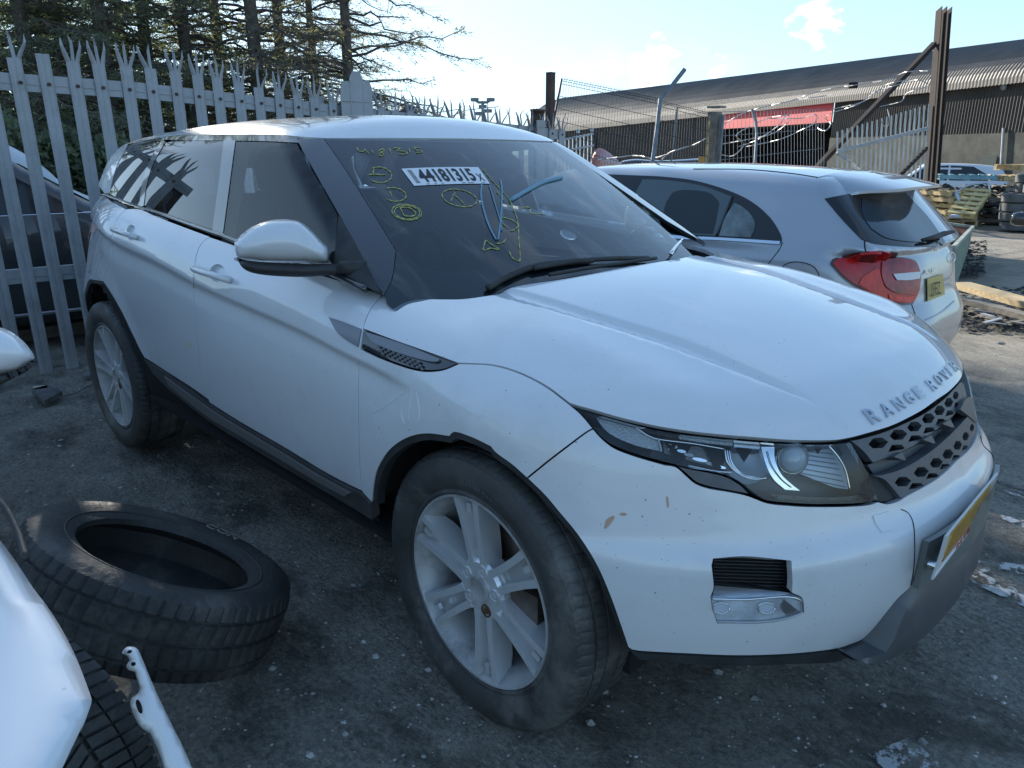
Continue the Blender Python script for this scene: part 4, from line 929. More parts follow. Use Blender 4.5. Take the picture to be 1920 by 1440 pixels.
# ---- door mirror
cap_px = [[(441, 454), (453, 441), (477, 424), (506, 414), (536, 411.5), (560, 415), (579, 427), (599, 447), (616, 464)], [(616, 464), (619.5, 474), (618, 493)], [(618, 493), (587, 493.5), (526, 492.5), (477, 489), (447, 484.5)], [(447, 484.5), (442, 470), (441, 454)]]
mir = bpy.data.objects.new('door_mirror', None); COL.objects.link(mir); mir.parent = suv
dm = float((atY(530, 455, -.945)-CAM)@FW)
pillow('mirror_cap', cap_px, dm, M_WHITE, mir, tf=.075, tb=.05, rim=.085, res=.01)
pillow('mirror_base', [[(446, 483), (470, 489), (526, 493), (590, 495), (640, 494), (668, 490)], [(668, 490), (669, 497), (658, 512)], [(658, 512), (640, 517), (610, 517), (580, 519), (545, 519), (500, 516), (470, 510), (455, 500), (446, 483)]], dm, M_BLACKPL, mir, tf=.055, tb=.05, rim=.03, res=.012)
pa = atD(640, 502, dm); pb = hit1(fG, 672, 503)
MB().tube([pa, (pa+pb)/2, pb+np.array([0, .03, .0])], .020, 12).build('mirror_arm', M_BLACKPL, mir, True)
mobj('indicator', *(lambda c: ([c+RT*a+UP*b+FW*d for a in (-.012, .012) for b in (-.003, .003) for d in (-.01, .02)], [(0, 1, 3, 2), (4, 6, 7, 5), (0, 4, 5, 1), (2, 3, 7, 6), (0, 2, 6, 4), (1, 5, 7, 3)]))(atD(449, 486, dm)), M_HLR, mir)
cmir = atD(530, 455, dm)
for q_ in list(mir.children):
    if q_.name.split('.')[0] in ('mirror_cap', 'mirror_base', 'mirror_arm'): mirror_obj(q_).location = (-.10, -.07, -.03)
# ---- interior
M_SEAT = mat('seat_cloth', (.055, .052, .050), .85, var=.2, vscale=20)
seatp = []
def rbox(mb, c, size, r=.04, R=None):
    """box with chamfered long edges"""
    x, y, z = [q/2 for q in size]; poly = [(-y+r, -z), (y-r, -z), (y, -z+r), (y, z-r), (y-r, z), (-y+r, z), (-y, z-r), (-y, -z+r)]; R = np.eye(3) if R is None else np.array(R)
    return mb.prism(poly, (np.array(c), R[:, 1], R[:, 2], R[:, 0]), -x, x)
for y in (-.36, .36):
    mb = MB(); a = math.radians(-20); R = np.array([[math.cos(a), 0, math.sin(a)], [0, 1, 0], [-math.sin(a), 0, math.cos(a)]])
    rbox(mb, (-1.30, y, .66), (.52, .50, .16)); mb.build('front_seat', M_SEAT, suv)
    mb = MB(); rbox(mb, (-1.60, y, .98), (.14, .46, .60), R=R); mb.build('seat_backrest', M_SEAT, suv)
    mb = MB(); rbox(mb, (-1.74, y, 1.35), (.10, .26, .18), R=R); mb.tube([(-1.70, y-.05, 1.22), (-1.73, y-.05, 1.30)], .008, 6); mb.tube([(-1.70, y+.05, 1.22), (-1.73, y+.05, 1.30)], .008, 6); mb.build('headrest', M_SEAT, suv)
mb = MB(); rbox(mb, (-2.35, 0, .92), (.16, 1.25, .62)); rbox(mb, (-2.10, 0, .62), (.5, 1.25, .16)); mb.build('rear_bench', M_SEAT, suv)
dsh = MB(); prof = [(-.30, 1.02), (-.55, 1.02), (-.78, 1.0), (-.86, .95), (-.84, .80), (-.76, .62), (-.40, .62)]
dsh.prism(prof, ((0, 0, 0), (1, 0, 0), (0, 0, 1), (0, 1, 0)), -.70, .70); dsh.build('dashboard', M_INT, suv, sharp=40)
sw = MB(); c = np.array([-.98, -.36, 1.0]); ax = np.array([-.9, 0, .43]); ax /= np.linalg.norm(ax); u_ = np.array([0, 1.0, 0]); w_ = np.cross(ax, u_)
sw.tube([c+.185*(math.cos(t)*u_+math.sin(t)*w_) for t in np.linspace(0, 2*math.pi, 33)[:-1]], .016, 8, closed=True)
for t in (0, math.pi, -math.pi/2): sw.bar(c, c+.18*(math.cos(t)*u_+math.sin(t)*w_), .04, .02)
sw.build('steering_wheel', M_INT, suv)
# headliner and inner pillar faces
def fGi(P): return fG(P)+.035
xs = np.linspace(-3.0, -1.2, 22); ys2 = np.linspace(-.6, .6, 14); O = np.array([[x, y, 2.0] for x in xs for y in ys2]); H, ms = march(fGi, O, (0, 0, -1), 0, 1.2, 60)
mobj('headliner', H, [(i*14+j, i*14+j+1, (i+1)*14+j+1, (i+1)*14+j) for i in range(21) for j in range(13)], M_INTL, suv, True)
for s_ in (-1, 1):
    mb = MB(); mb.bar((-1.62, s_*.72, 1.08), (-1.58, s_*.62, 1.47), .09, .04); mb.build('inner_pillar', M_INTL, suv)
    mb = MB(); mb.tube([(-1.66, s_*.68, 1.44), (-1.64, s_*.76, .9)], .004, 5); mb.bar((-1.645, s_*.66, 1.42), (-1.66, s_*.74, .9), .048, .002, up=(1, 0, 0)); mb.build('seat_belt', M_INT, suv)
    mb = MB(); mb.bar((-.78, s_*.70, 1.24), (-1.14, s_*.60, 1.455), .05, .03); mb.build('inner_pillar', M_INTL, suv)
    mb = MB(); mb.box((-1.35, s_*.78, .72), (1.7, .05, .44)); mb.build('door_lining', M_INT, suv)
mb = MB(); mb.box((-2.86, 0, 1.02), (.4, 1.3, .03)); mb.box((-3.2, 0, .8), (.05, 1.3, .5)); mb.build('parcel_shelf', M_INT, suv)
# far side glass
for q in [o for o in suv.children if o.name.split('.')[0] in ('rear_quarter_glass', 'rear_door_glass', 'front_side_glass', 'mirror_corner_trim', 'window_top_trim', 'side_pillar_trim')]: mirror_obj(q)
# camera pod and rear view mirror behind the windscreen
fGw = lambda P: fG(P)+.03
def ing(name, segs, d, m, thick=.03, res=.02, lift=0): f = (lambda P: fG(P)+d); return panel(name, f, trace(f, segs), DW, res, m, suv, gap=0, thick=thick, lift=lift)
ing('sensor_pod', [[(895, 290), (930, 283), (950, 283)], [(950, 283), (975, 300), (975, 312)], [(975, 312), (950, 315), (925, 312)], [(925, 312), (905, 300), (895, 290)]], .02, M_INT)
ing('interior_mirror', [[(905, 310), (940, 312), (975, 314)], [(975, 314), (968, 330), (945, 336)], [(945, 336), (922, 333), (912, 325)], [(912, 325), (905, 310)]], .05, M_INT)
# ---- sticker and wax-crayon writing on the windscreen
M_PAPER = mat('paper_white', (.78, .79, .80), .6); M_INK = mat('ink_black', (.015, .015, .02), .6); M_CRAYON = mat('yellow_crayon', (.46, .46, .17), .7, var=.3, vscale=60); M_BLUEP = mat('pale_blue_reflection', (.16, .32, .42), .5)
stq = [(752, 317), (896, 314), (918, 345), (776, 349)]
SQ = [hit1(fG, *a) for a in stq]
def stickA(A, h):
    A = np.array(A, float); U_, V_ = A[:, :1], A[:, 1:2]
    p = (SQ[0]*(1-U_)+SQ[1]*U_)*(1-V_)+(SQ[3]*(1-U_)+SQ[2]*U_)*V_; p = march(fG, p+np.array([.2, 0, .25]), np.array([-.62, 0, -.78]), 0, .6, 60)[0]; return p+grad(fG, p)*h
nu, nv = 16, 4; V = stickA([(i/nu, j/nv) for i in range(nu+1) for j in range(nv+1)], .002)
sticker = mobj('windscreen_sticker', V, [(i*(nv+1)+j, (i+1)*(nv+1)+j, (i+1)*(nv+1)+j+1, i*(nv+1)+j+1) for i in range(nu) for j in range(nv)], M_PAPER, suv, True)
def stick_text(txt, u0, u1, v0, v1, rot=False, bold=.012):
    V, F = text_geo(txt, 1.0, 0, bold); V = V-V.min(0); mxv = V.max(0); W3 = []
    for v in V:
        a, b = v[0]/mxv[0], v[1]/mxv[1]
        if rot: a, b = 1-b, a
        W3.append((u0+(u1-u0)*a, v1+(v0-v1)*b))
    mobj('sticker_print', stickA(W3, .0035), F, M_INK, sticker)
stick_text('44181315', .135, .855, .10, .86, bold=.03); stick_text('X', .885, .965, .42, .86, bold=.01)
stick_text('YARD LOT 0313', .03, .075, .12, .92, rot=True, bold=0) if False else None
for i in range(11): # fine illegible print along the edges
    a = .05; b = .12+i*.072; mobj('sticker_fine_print', stickA([(a, b), (a+.05, b), (a+.05, b+.03), (a, b+.03)], .0035), [(0, 1, 2, 3)], M_INK, sticker)
for (a, w_) in ((.16, .04), (.26, .03), (.35, .03), (.62, .05), (.70, .08), (.90, .04)):
    mobj('sticker_fine_print', stickA([(a, .94), (a+w_, .94), (a+w_, .965), (a, .965)], .0035), [(0, 1, 2, 3)], M_INK, sticker)
def z4(L_): return [(640+x/4, 240+y/4) for x, y in L_]
strokes = [[(120, 150), (128, 175), (165, 180), (175, 165)], [(170, 160), (205, 195)], [(228, 170), (240, 195)], [(318, 160), (285, 170), (300, 185), (318, 205), (290, 212), (282, 198), (318, 175), (322, 165)], [(358, 155), (376, 197)],
 [(390, 155), (440, 152), (420, 172), (465, 178), (495, 190), (470, 200), (430, 198)], [(505, 158), (515, 185)], [(545, 150), (590, 148)], [(545, 150), (560, 168), (605, 178), (595, 188), (560, 186)],
 [(205, 355), (260, 350), (290, 352)], [(245, 310), (240, 345), (290, 355), (330, 352)],
 [(365, 480), (378, 515)],
 [(440, 600), (470, 660)], [(440, 600), (500, 600), (545, 625), (556, 650), (530, 665), (470, 662)],
 [(853, 490), (835, 515), (822, 550)], [(855, 512), (895, 548), (930, 585)],
 [(1060, 310), (1120, 385), (1190, 460), (1255, 535), (1290, 610), (1318, 690), (1326, 760), (1330, 850), (1338, 930), (1338, 1000)], [(1258, 930), (1280, 975), (1310, 995), (1338, 1003)],
 [(1165, 482), (1195, 515), (1218, 548)], [(1255, 535), (1275, 575), (1268, 600)],
 [(1340, 610), (1350, 598), (1400, 598), (1422, 605), (1412, 635), (1430, 645), (1480, 645), (1530, 652)],
 [(1185, 690), (1190, 675), (1240, 680), (1290, 700), (1330, 730)], [(1185, 685), (1215, 725), (1250, 755)], [(1330, 735), (1300, 765), (1270, 775)],
 [(1080, 845), (1065, 920), (1120, 905), (1180, 918)], [(1080, 845), (1130, 880), (1185, 915)], [(1165, 870), (1205, 865), (1240, 830)]]
for c_, (cx, cy, rx, ry, rot) in enumerate(((285, 355, 92, 58, .1), (395, 502, 90, 50, .15), (490, 635, 112, 58, .12), (885, 528, 132, 62, .2), (492, 636, 95, 50, .1))):
    strokes.append([(cx+rx*math.cos(t)*math.cos(rot)-ry*math.sin(t)*math.sin(rot), cy+rx*math.cos(t)*math.sin(rot)+ry*math.sin(t)*math.cos(rot)) for t in np.linspace((-2.3 if c_ in (0, 1) else 0), (2.2 if c_ in (0, 1) else 6.2), 22)])
for sg in strokes:
    q = trace(fG, [z4(sg)], step=3); q = q+grad(fG, q)*.002
    if len(q) < 2: continue
    n = len(q); rr_ = [.0015+.0007*math.sin(i*1.3) for i in range(n)]
    MB().tube(q, rr_, 5).build('crayon_stroke', M_CRAYON, suv)
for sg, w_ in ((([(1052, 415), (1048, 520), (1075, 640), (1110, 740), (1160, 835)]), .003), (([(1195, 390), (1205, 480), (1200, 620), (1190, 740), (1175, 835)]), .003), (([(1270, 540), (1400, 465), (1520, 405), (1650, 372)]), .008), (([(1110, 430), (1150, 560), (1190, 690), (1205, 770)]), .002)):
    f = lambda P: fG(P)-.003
    q = trace(f, [z4(sg)], step=8); MB().tube(q, w_, 6).build('blue_reflection', M_BLUEP, suv, True)  # reflection streaks on the glass, modelled as thin pale blue tubes
# ---- wipers and scuttle
A1 = trace(lambda P: fG(P)-.012, [[(915, 540), (945, 522), (1000, 500), (1060, 492), (1110, 488)]]); MB().tube(A1, .010, 8).build('wiper_arm', M_BLACKPL, suv, True)
A2 = trace(lambda P: fG(P)-.014, [[(1000, 503), (1080, 490), (1140, 485), (1216, 484)]]); MB().tube(A2, .008, 8).build('wiper_blade', M_BLACKPL, suv, True)
A3 = trace(lambda P: fG(P)-.016, [[(1030, 515), (1100, 503), (1160, 494), (1230, 484)]]); MB().tube(A3, .006, 8).build('wiper_blade', M_BLACKPL, suv, True)
A4 = trace(lambda P: fG(P)-.02, [[(1258, 476), (1268, 462), (1279, 450)]]); MB().tube(A4, .007, 8).build('wiper_arm', M_CHROME, suv, True)
V = []; 
for t in np.linspace(0, 1, 30):
    y = -.86+1.72*t; x = -.02-.42*abs(y)**2.0*1.0; V += [(x, y, 1.0-.05*abs(y)), (x-.36+.1*abs(y), y, 1.02-.05*abs(y))]
mobj('scuttle_panel', V, [(2*i, 2*i+1, 2*i+3, 2*i+2) for i in range(29)], M_BLACKPL, suv)
# tail lamp just seen at the rear corner
q = [tuple(lo(x, z)) for x, z in ((-2.95, 1.09), (-3.10, 1.10), (-3.14, 1.02), (-3.13, .95), (-3.05, .96), (-2.95, 1.04))]
panel('tail_lamp', fL, trace(fL, [[a] for a in q]), DS, .02, mat('tail_lamp_red', (.25, .02, .02), .1, coat=1), suv, lift=.006, gap=0, thick=.01)

# bumper seam, and small knocks and scrapes in the paint
line_on('bumper_seam', [(1690, 955), (1703, 962), (1712, 980), (1715, 1010), (1714, 1060), (1708, 1098)], -.0005, .0011, M_DARK)
M_SCR = mat('bare_filler', (.55, .36, .26), .8); M_CHIP = mat('paint_chip', (.62, .58, .45), .8)
def blot(name, pts, m, f=fL): 
    q = trace(f, [pts+[pts[0]]], step=2); return panel(name, f, q, DF, .02, m, suv, gap=0, thick=.001, lift=.0012)
blot('scrape', [(1133, 990), (1137, 975), (1149, 967), (1152, 971), (1143, 984), (1136, 991)], M_SCR); blot('scrape', [(1160, 964), (1168, 961), (1176, 964), (1168, 967)], M_SCR); blot('scrape', [(1249, 932), (1252, 931), (1254, 948), (1251, 951)], M_SCR)
blot('paint_chip', [(350, 643), (357, 642), (358, 647), (353, 652), (349, 650)], M_CHIP); blot('paint_chip', [(708, 800), (712, 799), (712, 804), (709, 804)], M_CHIP); blot('paint_chip', [(713, 810), (717, 809), (717, 813)], M_CHIP)
for i, px_ in enumerate(([(755, 735), (735, 752), (712, 768), (698, 775)], [(772, 728), (768, 760), (765, 790)], [(780, 735), (786, 765), (785, 792)], [(764, 742), (752, 770), (757, 795)])): line_on('scratch', px_, -.0006, .0009, mat('scratch_white', (.85, .87, .9), .3) if i == 0 else bpy.data.materials['scratch_white'], mirror=False)
# ================================================================ ground
def zg(x, y):
    y = np.asarray(y, float); t = np.clip((y-1.0)/2.0, 0, 1); return -.10*t*t*(3-2*t)-.018*np.clip(y-3, 0, 30)
def noise2(x, y, s, seed=0):
    """cheap smooth value noise"""
    x = np.asarray(x)*s; y = np.asarray(y)*s; xi = np.floor(x).astype(int); yi = np.floor(y).astype(int); fx = x-xi; fy = y-yi
    def hsh(a, b): v = (a*374761393+b*668265263+seed*974711) & 0x7fffffff; v = ((v ^ (v >> 13))*1274126177) & 0x7fffffff; return (v & 0xffff)/65535.0
    u = fx*fx*(3-2*fx); v = fy*fy*(3-2*fy)
    return (hsh(xi, yi)*(1-u)+hsh(xi+1, yi)*u)*(1-v)+(hsh(xi, yi+1)*(1-u)+hsh(xi+1, yi+1)*u)*v
def ground_mat():
    m = bpy.data.materials.new('yard_ground'); m.use_nodes = True; t = m.node_tree; b = t.nodes['Principled BSDF']; lk = t.links.new
    def N(ty, **k):
        n = t.nodes.new(ty)
        for a, q in k.items(): setattr(n, a, q)
        return n
    c = N('ShaderNodeTexCoord'); O = c.outputs['Object']
    def noise(s, d=6, r=.6, st=None):
        n = N('ShaderNodeTexNoise'); n.inputs['Scale'].default_value = s; n.inputs['Detail'].default_value = d; n.inputs['Roughness'].default_value = r
        if st: mpn = N('ShaderNodeMapping'); mpn.inputs['Scale'].default_value = st; lk(O, mpn.inputs[0]); lk(mpn.outputs[0], n.inputs[0])
        else: lk(O, n.inputs[0])
        return n.outputs[0]
    def ramp(f, *st):
        r = N('ShaderNodeValToRGB'); e = r.color_ramp.elements; e[0].position, e[0].color = st[0][0], (*st[0][1], 1); e[1].position, e[1].color = st[-1][0], (*st[-1][1], 1)
        for p_, c_ in st[1:-1]: k = e.new(p_); k.color = (*c_, 1)
        lk(f, r.inputs[0]); return r.outputs[0]
    def mixc(f, a, c2):
        n = N('ShaderNodeMix', data_type='RGBA'); 
        if hasattr(f, 'links') : lk(f, n.inputs[0])
        else: n.inputs[0].default_value = f
        for s_, q in ((6, a), (7, c2)):
            if hasattr(q, 'links'): lk(q, n.inputs[s_])
            else: n.inputs[s_].default_value = (*q, 1)
        return n.outputs[2]
    def rng(f, a, z, c0=0, c1=1):
        n = N('ShaderNodeMapRange'); n.inputs[1].default_value = a; n.inputs[2].default_value = z; n.inputs[3].default_value = c0; n.inputs[4].default_value = c1; lk(f, n.inputs[0]); return n.outputs[0]
    near = ramp(noise(3.2, 9, .68), (.30, (.16, .148, .122)), (.48, (.31, .29, .245)), (.66, (.50, .465, .40)))
    fine = ramp(noise(60, 8, .75), (.38, (.09, .084, .07)), (.62, (.62, .585, .51)))
    near = mixc(.5, near, fine)
    near = mixc(rng(noise(.9, 5, .6), .52, .68, 0, .55), near, (.12, .095, .068))
    near = mixc(rng(noise(1.7, 7, .7, (1, 1.8, 1)), .50, .62, 0, .75), near, (.075, .072, .062))
    near = mixc(rng(noise(4.3, 6, .7), .56, .66, 0, .5), near, (.36, .34, .30))
    # pale grit
    for sc_, rad, dens, cc in ((26, .13, .22, (.50, .50, .48)), (70, .19, .30, (.33, .33, .32)), (140, .22, .35, (.03, .03, .03))):
        v = N('ShaderNodeTexVoronoi'); v.inputs['Scale'].default_value = sc_; lk(O, v.inputs['Vector']); sp = N('ShaderNodeSeparateColor'); lk(v.outputs['Color'], sp.inputs[0])
        g = N('ShaderNodeMath', operation='LESS_THAN'); g.inputs[1].default_value = dens; lk(sp.outputs[0], g.inputs[0])
        mu = N('ShaderNodeMath', operation='MULTIPLY'); lk(g.outputs[0], mu.inputs[0]); lk(rng(v.outputs['Distance'], rad, rad*.6), mu.inputs[1]); near = mixc(mu.outputs[0], near, cc)
    far = ramp(noise(.7, 8, .65), (.32, (.20, .175, .14)), (.52, (.33, .295, .24)), (.7, (.42, .38, .31)))
    far = mixc(rng(noise(2.4, 6, .7, (1, .25, 1)), .5, .66, 0, .5), far, (.14, .125, .11))
    sx = N('ShaderNodeSeparateXYZ'); lk(O, sx.inputs[0])
    ed = N('ShaderNodeMath', operation='MULTIPLY_ADD'); lk(noise(.8, 5, .6), ed.inputs[0]); ed.inputs[1].default_value = 3.0; lk(sx.outputs[1], ed.inputs[2])
    col = mixc(rng(ed.outputs[0], 5.0, 8.0), near, far); lk(col, b.inputs['Base Color'])
    lk(rng(noise(5, 5), .35, .65, .62, .95), b.inputs['Roughness']); b.inputs['Specular IOR Level'].default_value = .3
    h1 = N('ShaderNodeMath', operation='MULTIPLY_ADD'); lk(noise(45, 8, .7, (1, 1.6, 1)), h1.inputs[0]); h1.inputs[1].default_value = 1.3; lk(noise(9, 6, .65), h1.inputs[2])
    # ribbed tread pattern pressed in the surface
    wv = N('ShaderNodeTexWave', wave_type='BANDS', bands_direction='DIAGONAL'); wv.inputs['Scale'].default_value = 4.2; wv.inputs['Distortion'].default_value = 6; wv.inputs['Detail'].default_value = 3; lk(O, wv.inputs[0])
    h2 = N('ShaderNodeMath', operation='MULTIPLY_ADD'); lk(wv.outputs[1], h2.inputs[0]); h2.inputs[1].default_value = .18; lk(h1.outputs[0], h2.inputs[2])
    bp = N('ShaderNodeBump'); bp.inputs['Strength'].default_value = .9; bp.inputs['Distance'].default_value = .03; lk(h2.outputs[0], bp.inputs['Height']); lk(bp.outputs[0], b.inputs['Normal'])
    return m
M_GROUND = ground_mat()
def grid_sheet(name, xs, ys, fz, m, kind='structure', smooth=True):
    X, Y = np.meshgrid(xs, ys, indexing='ij'); Z = fz(X, Y); V = np.stack([X, Y, Z], -1).reshape(-1, 3); n = len(ys)
    F = [(i*n+j, (i+1)*n+j, (i+1)*n+j+1, i*n+j+1) for i in range(len(xs)-1) for j in range(n-1)]
    return mobj(name, V, F, m, None, smooth, kind=kind)
def nonuni(a, b, c, d, s0, s1):
    return np.unique(np.concatenate([np.geomspace(1, 1+(b-a), 22)*-1+1+b if a < b else [], np.arange(b, c, s0), c+np.geomspace(1, 1+(d-c), 22)-1]))
gx = nonuni(-400, -5.0, 2.0, 300, .028, 1); gy = nonuni(-300, -2.2, 2.6, 600, .028, 1)
def gfz(X, Y):
    near = np.clip(1-np.maximum(np.abs(X+1.5)-3.2, 0)/1.5, 0, 1)*np.clip(1-np.maximum(np.abs(Y-.2)-2.1, 0)/1.0, 0, 1)
    b = (noise2(X, Y, 2.3, 1)-.5)*.022+(noise2(X, Y, 7.0, 2)-.5)*.020+(noise2(X, Y, 15.0, 3)-.5)*.016
    rough = .35+.65*np.clip((-.6-X)/1.5, 0, 1)      # churned dirt towards the fence
    return zg(X, Y)+near*b*rough-.006
ground = grid_sheet('ground', gx, gy, gfz, M_GROUND)
# loose stones: uncountable gravel
M_STONE = mat('gravel_stone', (.34, .33, .31), .85, var=.75, vscale=9)
mb = MB(); rs = np.random.RandomState(3)
def pebble(mb, c, r):
    t = rs.uniform(0, 6.28); V = []
    for k in range(5): a = t+k*1.2566; V.append((c[0]+r*math.cos(a)*rs.uniform(.7, 1.1), c[1]+r*math.sin(a)*rs.uniform(.6, 1), c[2]+r*rs.uniform(.0, .25)))
    V += [(c[0]+rs.uniform(-.2, .2)*r, c[1]+rs.uniform(-.2, .2)*r, c[2]+r*rs.uniform(.45, .75))]
    mb.add(V, [(k, (k+1) % 5, 5) for k in range(5)])
for i in range(17000):
    if i < 11000: x, y = rs.uniform(-3.9, 1.6), rs.uniform(-2.0, .4)
    else: x, y = rs.uniform(-4.2, 3.0), rs.uniform(-2.0, 5.0)
    if -.25 < x < .25 and y < -.8: pass
    r = .002+.006*rs.uniform()**3
    if rs.uniform() < .02: r = rs.uniform(.009, .018)
    pebble(mb, (x, y, float(gfz(np.array(x), np.array(y)))-.001), r)
mb.build('gravel', M_STONE, kind='stuff')
# worn white paint on the tarmac
def paint_mat():
    m = mat('worn_white_paint', (.50, .51, .50), .7, var=.2, vscale=20); t = m.node_tree; b = t.nodes['Principled BSDF']; c = t.nodes.new('ShaderNodeTexCoord')
    n = t.nodes.new('ShaderNodeTexNoise'); n.inputs['Scale'].default_value = 14; n.inputs['Detail'].default_value = 8; n.inputs['Roughness'].default_value = .7; t.links.new(c.outputs['Object'], n.inputs[0])
    r = t.nodes.new('ShaderNodeMapRange'); r.inputs[1].default_value = .50; r.inputs[2].default_value = .56; t.links.new(n.outputs[0], r.inputs[0]); t.links.new(r.outputs[0], b.inputs['Alpha']); return m
M_PAINT = paint_mat()
for strokes_, w_ in (([(1815, 1068), (1835, 1082), (1870, 1098), (1920, 1122), (1960, 1140)], .045), ([(1830, 1060), (1860, 1058), (1900, 1062), (1950, 1068)], .035), ([(1880, 968), (1905, 973), (1940, 982)], .05), ([(1895, 905), (1920, 915), (1960, 920)], .04), ([(1745, 985+430), (1700, 1428), (1660, 1440)], .06)):
    P = np.array([gz(x, y, .004) for x, y in cr(strokes_, 20)]); T = np.gradient(P, axis=0); T /= np.linalg.norm(T, axis=1)[:, None]; Nn = np.stack([-T[:, 1], T[:, 0], 0*T[:, 0]], 1)
    A = P+Nn*w_; B = P-Nn*w_; V = np.vstack([A, B]); V[:, 2] = gfz(V[:, 0], V[:, 1])+.007; n = len(P)
    mobj('painted_marking', V, [(i, i+1, n+i+1, n+i) for i in range(n-1)], M_PAINT, kind='structure')
# ================================================================ palisade fence
M_GALV = mat('galvanised_steel', (.36, .38, .40), .5, metal=.35, var=.16, vscale=5, dirt=((.17, .16, .15), 7, .56, .5), rough2=.66)
M_RUST = mat('rusty_steel', (.10, .060, .042), .8, var=.5, vscale=8, col2=(.045, .032, .028), bump=.4, bscale=90)
FX = -4.30
fence = empty('palisade_fence', (FX, 1.4, 0), 'long galvanised palisade fence behind the white cars, spiked tops', 'fence')
def pale(y, zt, top='tri', lean=0.0, z0=.03, par=fence, x=FX, w=.076, seed=0):
    r_ = random.Random(seed); mb = MB(); h = w/2; t = .0035
    sec = [(-h, -.004), (-h*.66, .005), (-h*.26, .005), (0, .001), (h*.26, .005), (h*.66, .005), (h, -.004)]
    def strip(rows, sidx):      # rows: (z, yoff, xoff, scale)
        V = []
        for (z, yo, xo, s_) in rows:
            for i in sidx: V.append((x+sec[i][1]*1.0+xo, y+yo+lean*z+(sec[i][0]-sum(sec[k][0] for k in sidx)/len(sidx))*s_+sum(sec[k][0] for k in sidx)/len(sidx), z))
            for i in sidx: V.append((x+sec[i][1]-t+xo, y+yo+lean*z+(sec[i][0]-sum(sec[k][0] for k in sidx)/len(sidx))*s_+sum(sec[k][0] for k in sidx)/len(sidx), z))
        m = len(sidx); F = []
        for r in range(len(rows)-1):
            a = r*2*m; b_ = (r+1)*2*m
            for i in range(m-1): F += [(a+i, a+i+1, b_+i+1, b_+i), (a+m+i+1, a+m+i, b_+m+i, b_+m+i+1)]
            F += [(a, b_, b_+m, a+m), (a+m-1, a+2*m-1, b_+2*m-1, b_+m-1)]
        e = (len(rows)-1)*2*m; F += [tuple(e+i for i in range(m))+tuple(e+m+i for i in reversed(range(m)))]
        mb.add(V, F)
    zb = zt-.16
    if top == 'cut': strip([(z0, 0, 0, 1), (zt, 0, 0, 1)], range(7))
    else:
        strip([(z0, 0, 0, 1), (zb, 0, 0, 1)], range(7))
        k = {'tri': 1.0, 'wild': 2.2, 'broken': 1.4}[top]
        strip([(zb, 0, 0, 1), (zb+.11, r_.uniform(-.006, .006)*k, r_.uniform(-.01, .01)*k, .8), (zt+r_.uniform(-.01, .02), r_.uniform(-.012, .012)*k, r_.uniform(-.01, .02)*k, .05)], [2, 3, 4])
        for s_, idx in ((-1, [0, 1, 2]), (1, [4, 5, 6])):
            if top == 'broken' and r_.random() < .5: continue
            q = r_.uniform(.7, 1.2)*k; strip([(zb, 0, 0, 1), (zb+.045, s_*.014*q, .006*q, .9), (zb+.09, s_*.028*q, .014*q, .6), (zb+.135, s_*(.030*q), .012, .08)], idx)
    return mb.build('pale', M_GALV, par)
ys_p = [-1.30+.155*i for i in range(37)]
for i, y in enumerate(ys_p):
    zt = float(np.interp(y, [-2, .2, 1.6, 4.2], [2.13, 2.12, 1.96, 1.80]))
    top = 'tri'
    if abs(y+.60) < .078: zt, top = 2.0, 'cut'
    elif y > 1.75: top = random.choice(['wild', 'wild', 'broken'])
    elif abs(y-.17) < .06 or abs(y-.95) < .06 or i % 5 == 4: top = 'broken'
    pale(y, zt, top, lean=random.uniform(-.006, .006), seed=i)
    b = MB(); zr = float(np.interp(y, [-2, 0, 1.6, 4.35], [1.84, 1.82, 1.735, 1.60])); b.lathe([(0, .011), (.007, .011), (.010, .006), (.010, 0)], (FX+.006, y+random.uniform(-.004, .004), zr), (1, 0, 0), 8); b.build('bolt', M_RUST, fence)
for z, h_ in ((1.83, .10), (.67, .09)):
    mb = MB(); P = [(-1.5, z+.01), (0, z-.01), (1.6, z-.095), (4.35, z-.23)]
    for (a, za), (c_, zc) in zip(P[:-1], P[1:]):
        mb.bar((FX-.020, a, za), (FX-.020, c_, zc), .008, h_); mb.bar((FX-.040, a, za+h_/2-.004), (FX-.040, c_, zc+h_/2-.004), .045, .008)
        mb.bar((FX-.013, a, za-.006), (FX-.013, c_, zc-.006), .006, .006)
    mb.build('rail', M_GALV, fence)
for y in (-1.42, 1.40, 4.0):
    mb = MB(); mb.box((FX-.07, y, .93), (.008, .10, 1.85)); mb.box((FX-.12, y, .93), (.008, .10, 1.85)); mb.box((FX-.095, y, .93), (.045, .006, 1.85)); mb.build('fence_post', M_RUST if y < 0 else M_GALV, fence)
# doubled plates and pales at the gate joint
gj = empty('gate_joint', (FX+.04, 1.66, 0), 'pair of wide steel cover plates standing upright where two fence runs meet', 'fence panel')
for (y, w_, zt, m_) in ((1.60, .11, 1.97, M_GALV), (1.70, .13, 2.05, M_GALV), (1.80, .09, 1.99, M_GALV)):
    mb = MB(); mb.prism([(-w_/2, 0), (w_/2, 0), (w_/2, zt-.06), (w_*.25, zt), (-w_*.25, zt), (-w_/2, zt-.06)], ((FX+.03+.02*(y-1.6), y, 0), (0, 1, 0), (0, 0, 1), (1, 0, 0)), 0, .006); mb.box((FX+.04, y, 1.82), (.012, w_*.7, .006)); mb.build('cover_plate', m_, gj)
# razor tape/ loose prongs between the bent tips
mb = MB()
for (a, c_) in (((700, 205), (745, 195)), ((870, 207), (935, 200)), ((815, 212), (860, 205))):
    p, q = atX(*a, FX), atX(*c_, FX); mb.tube([p, q], .004, 5)
mb.build('fence_wire', M_GALV, fence)
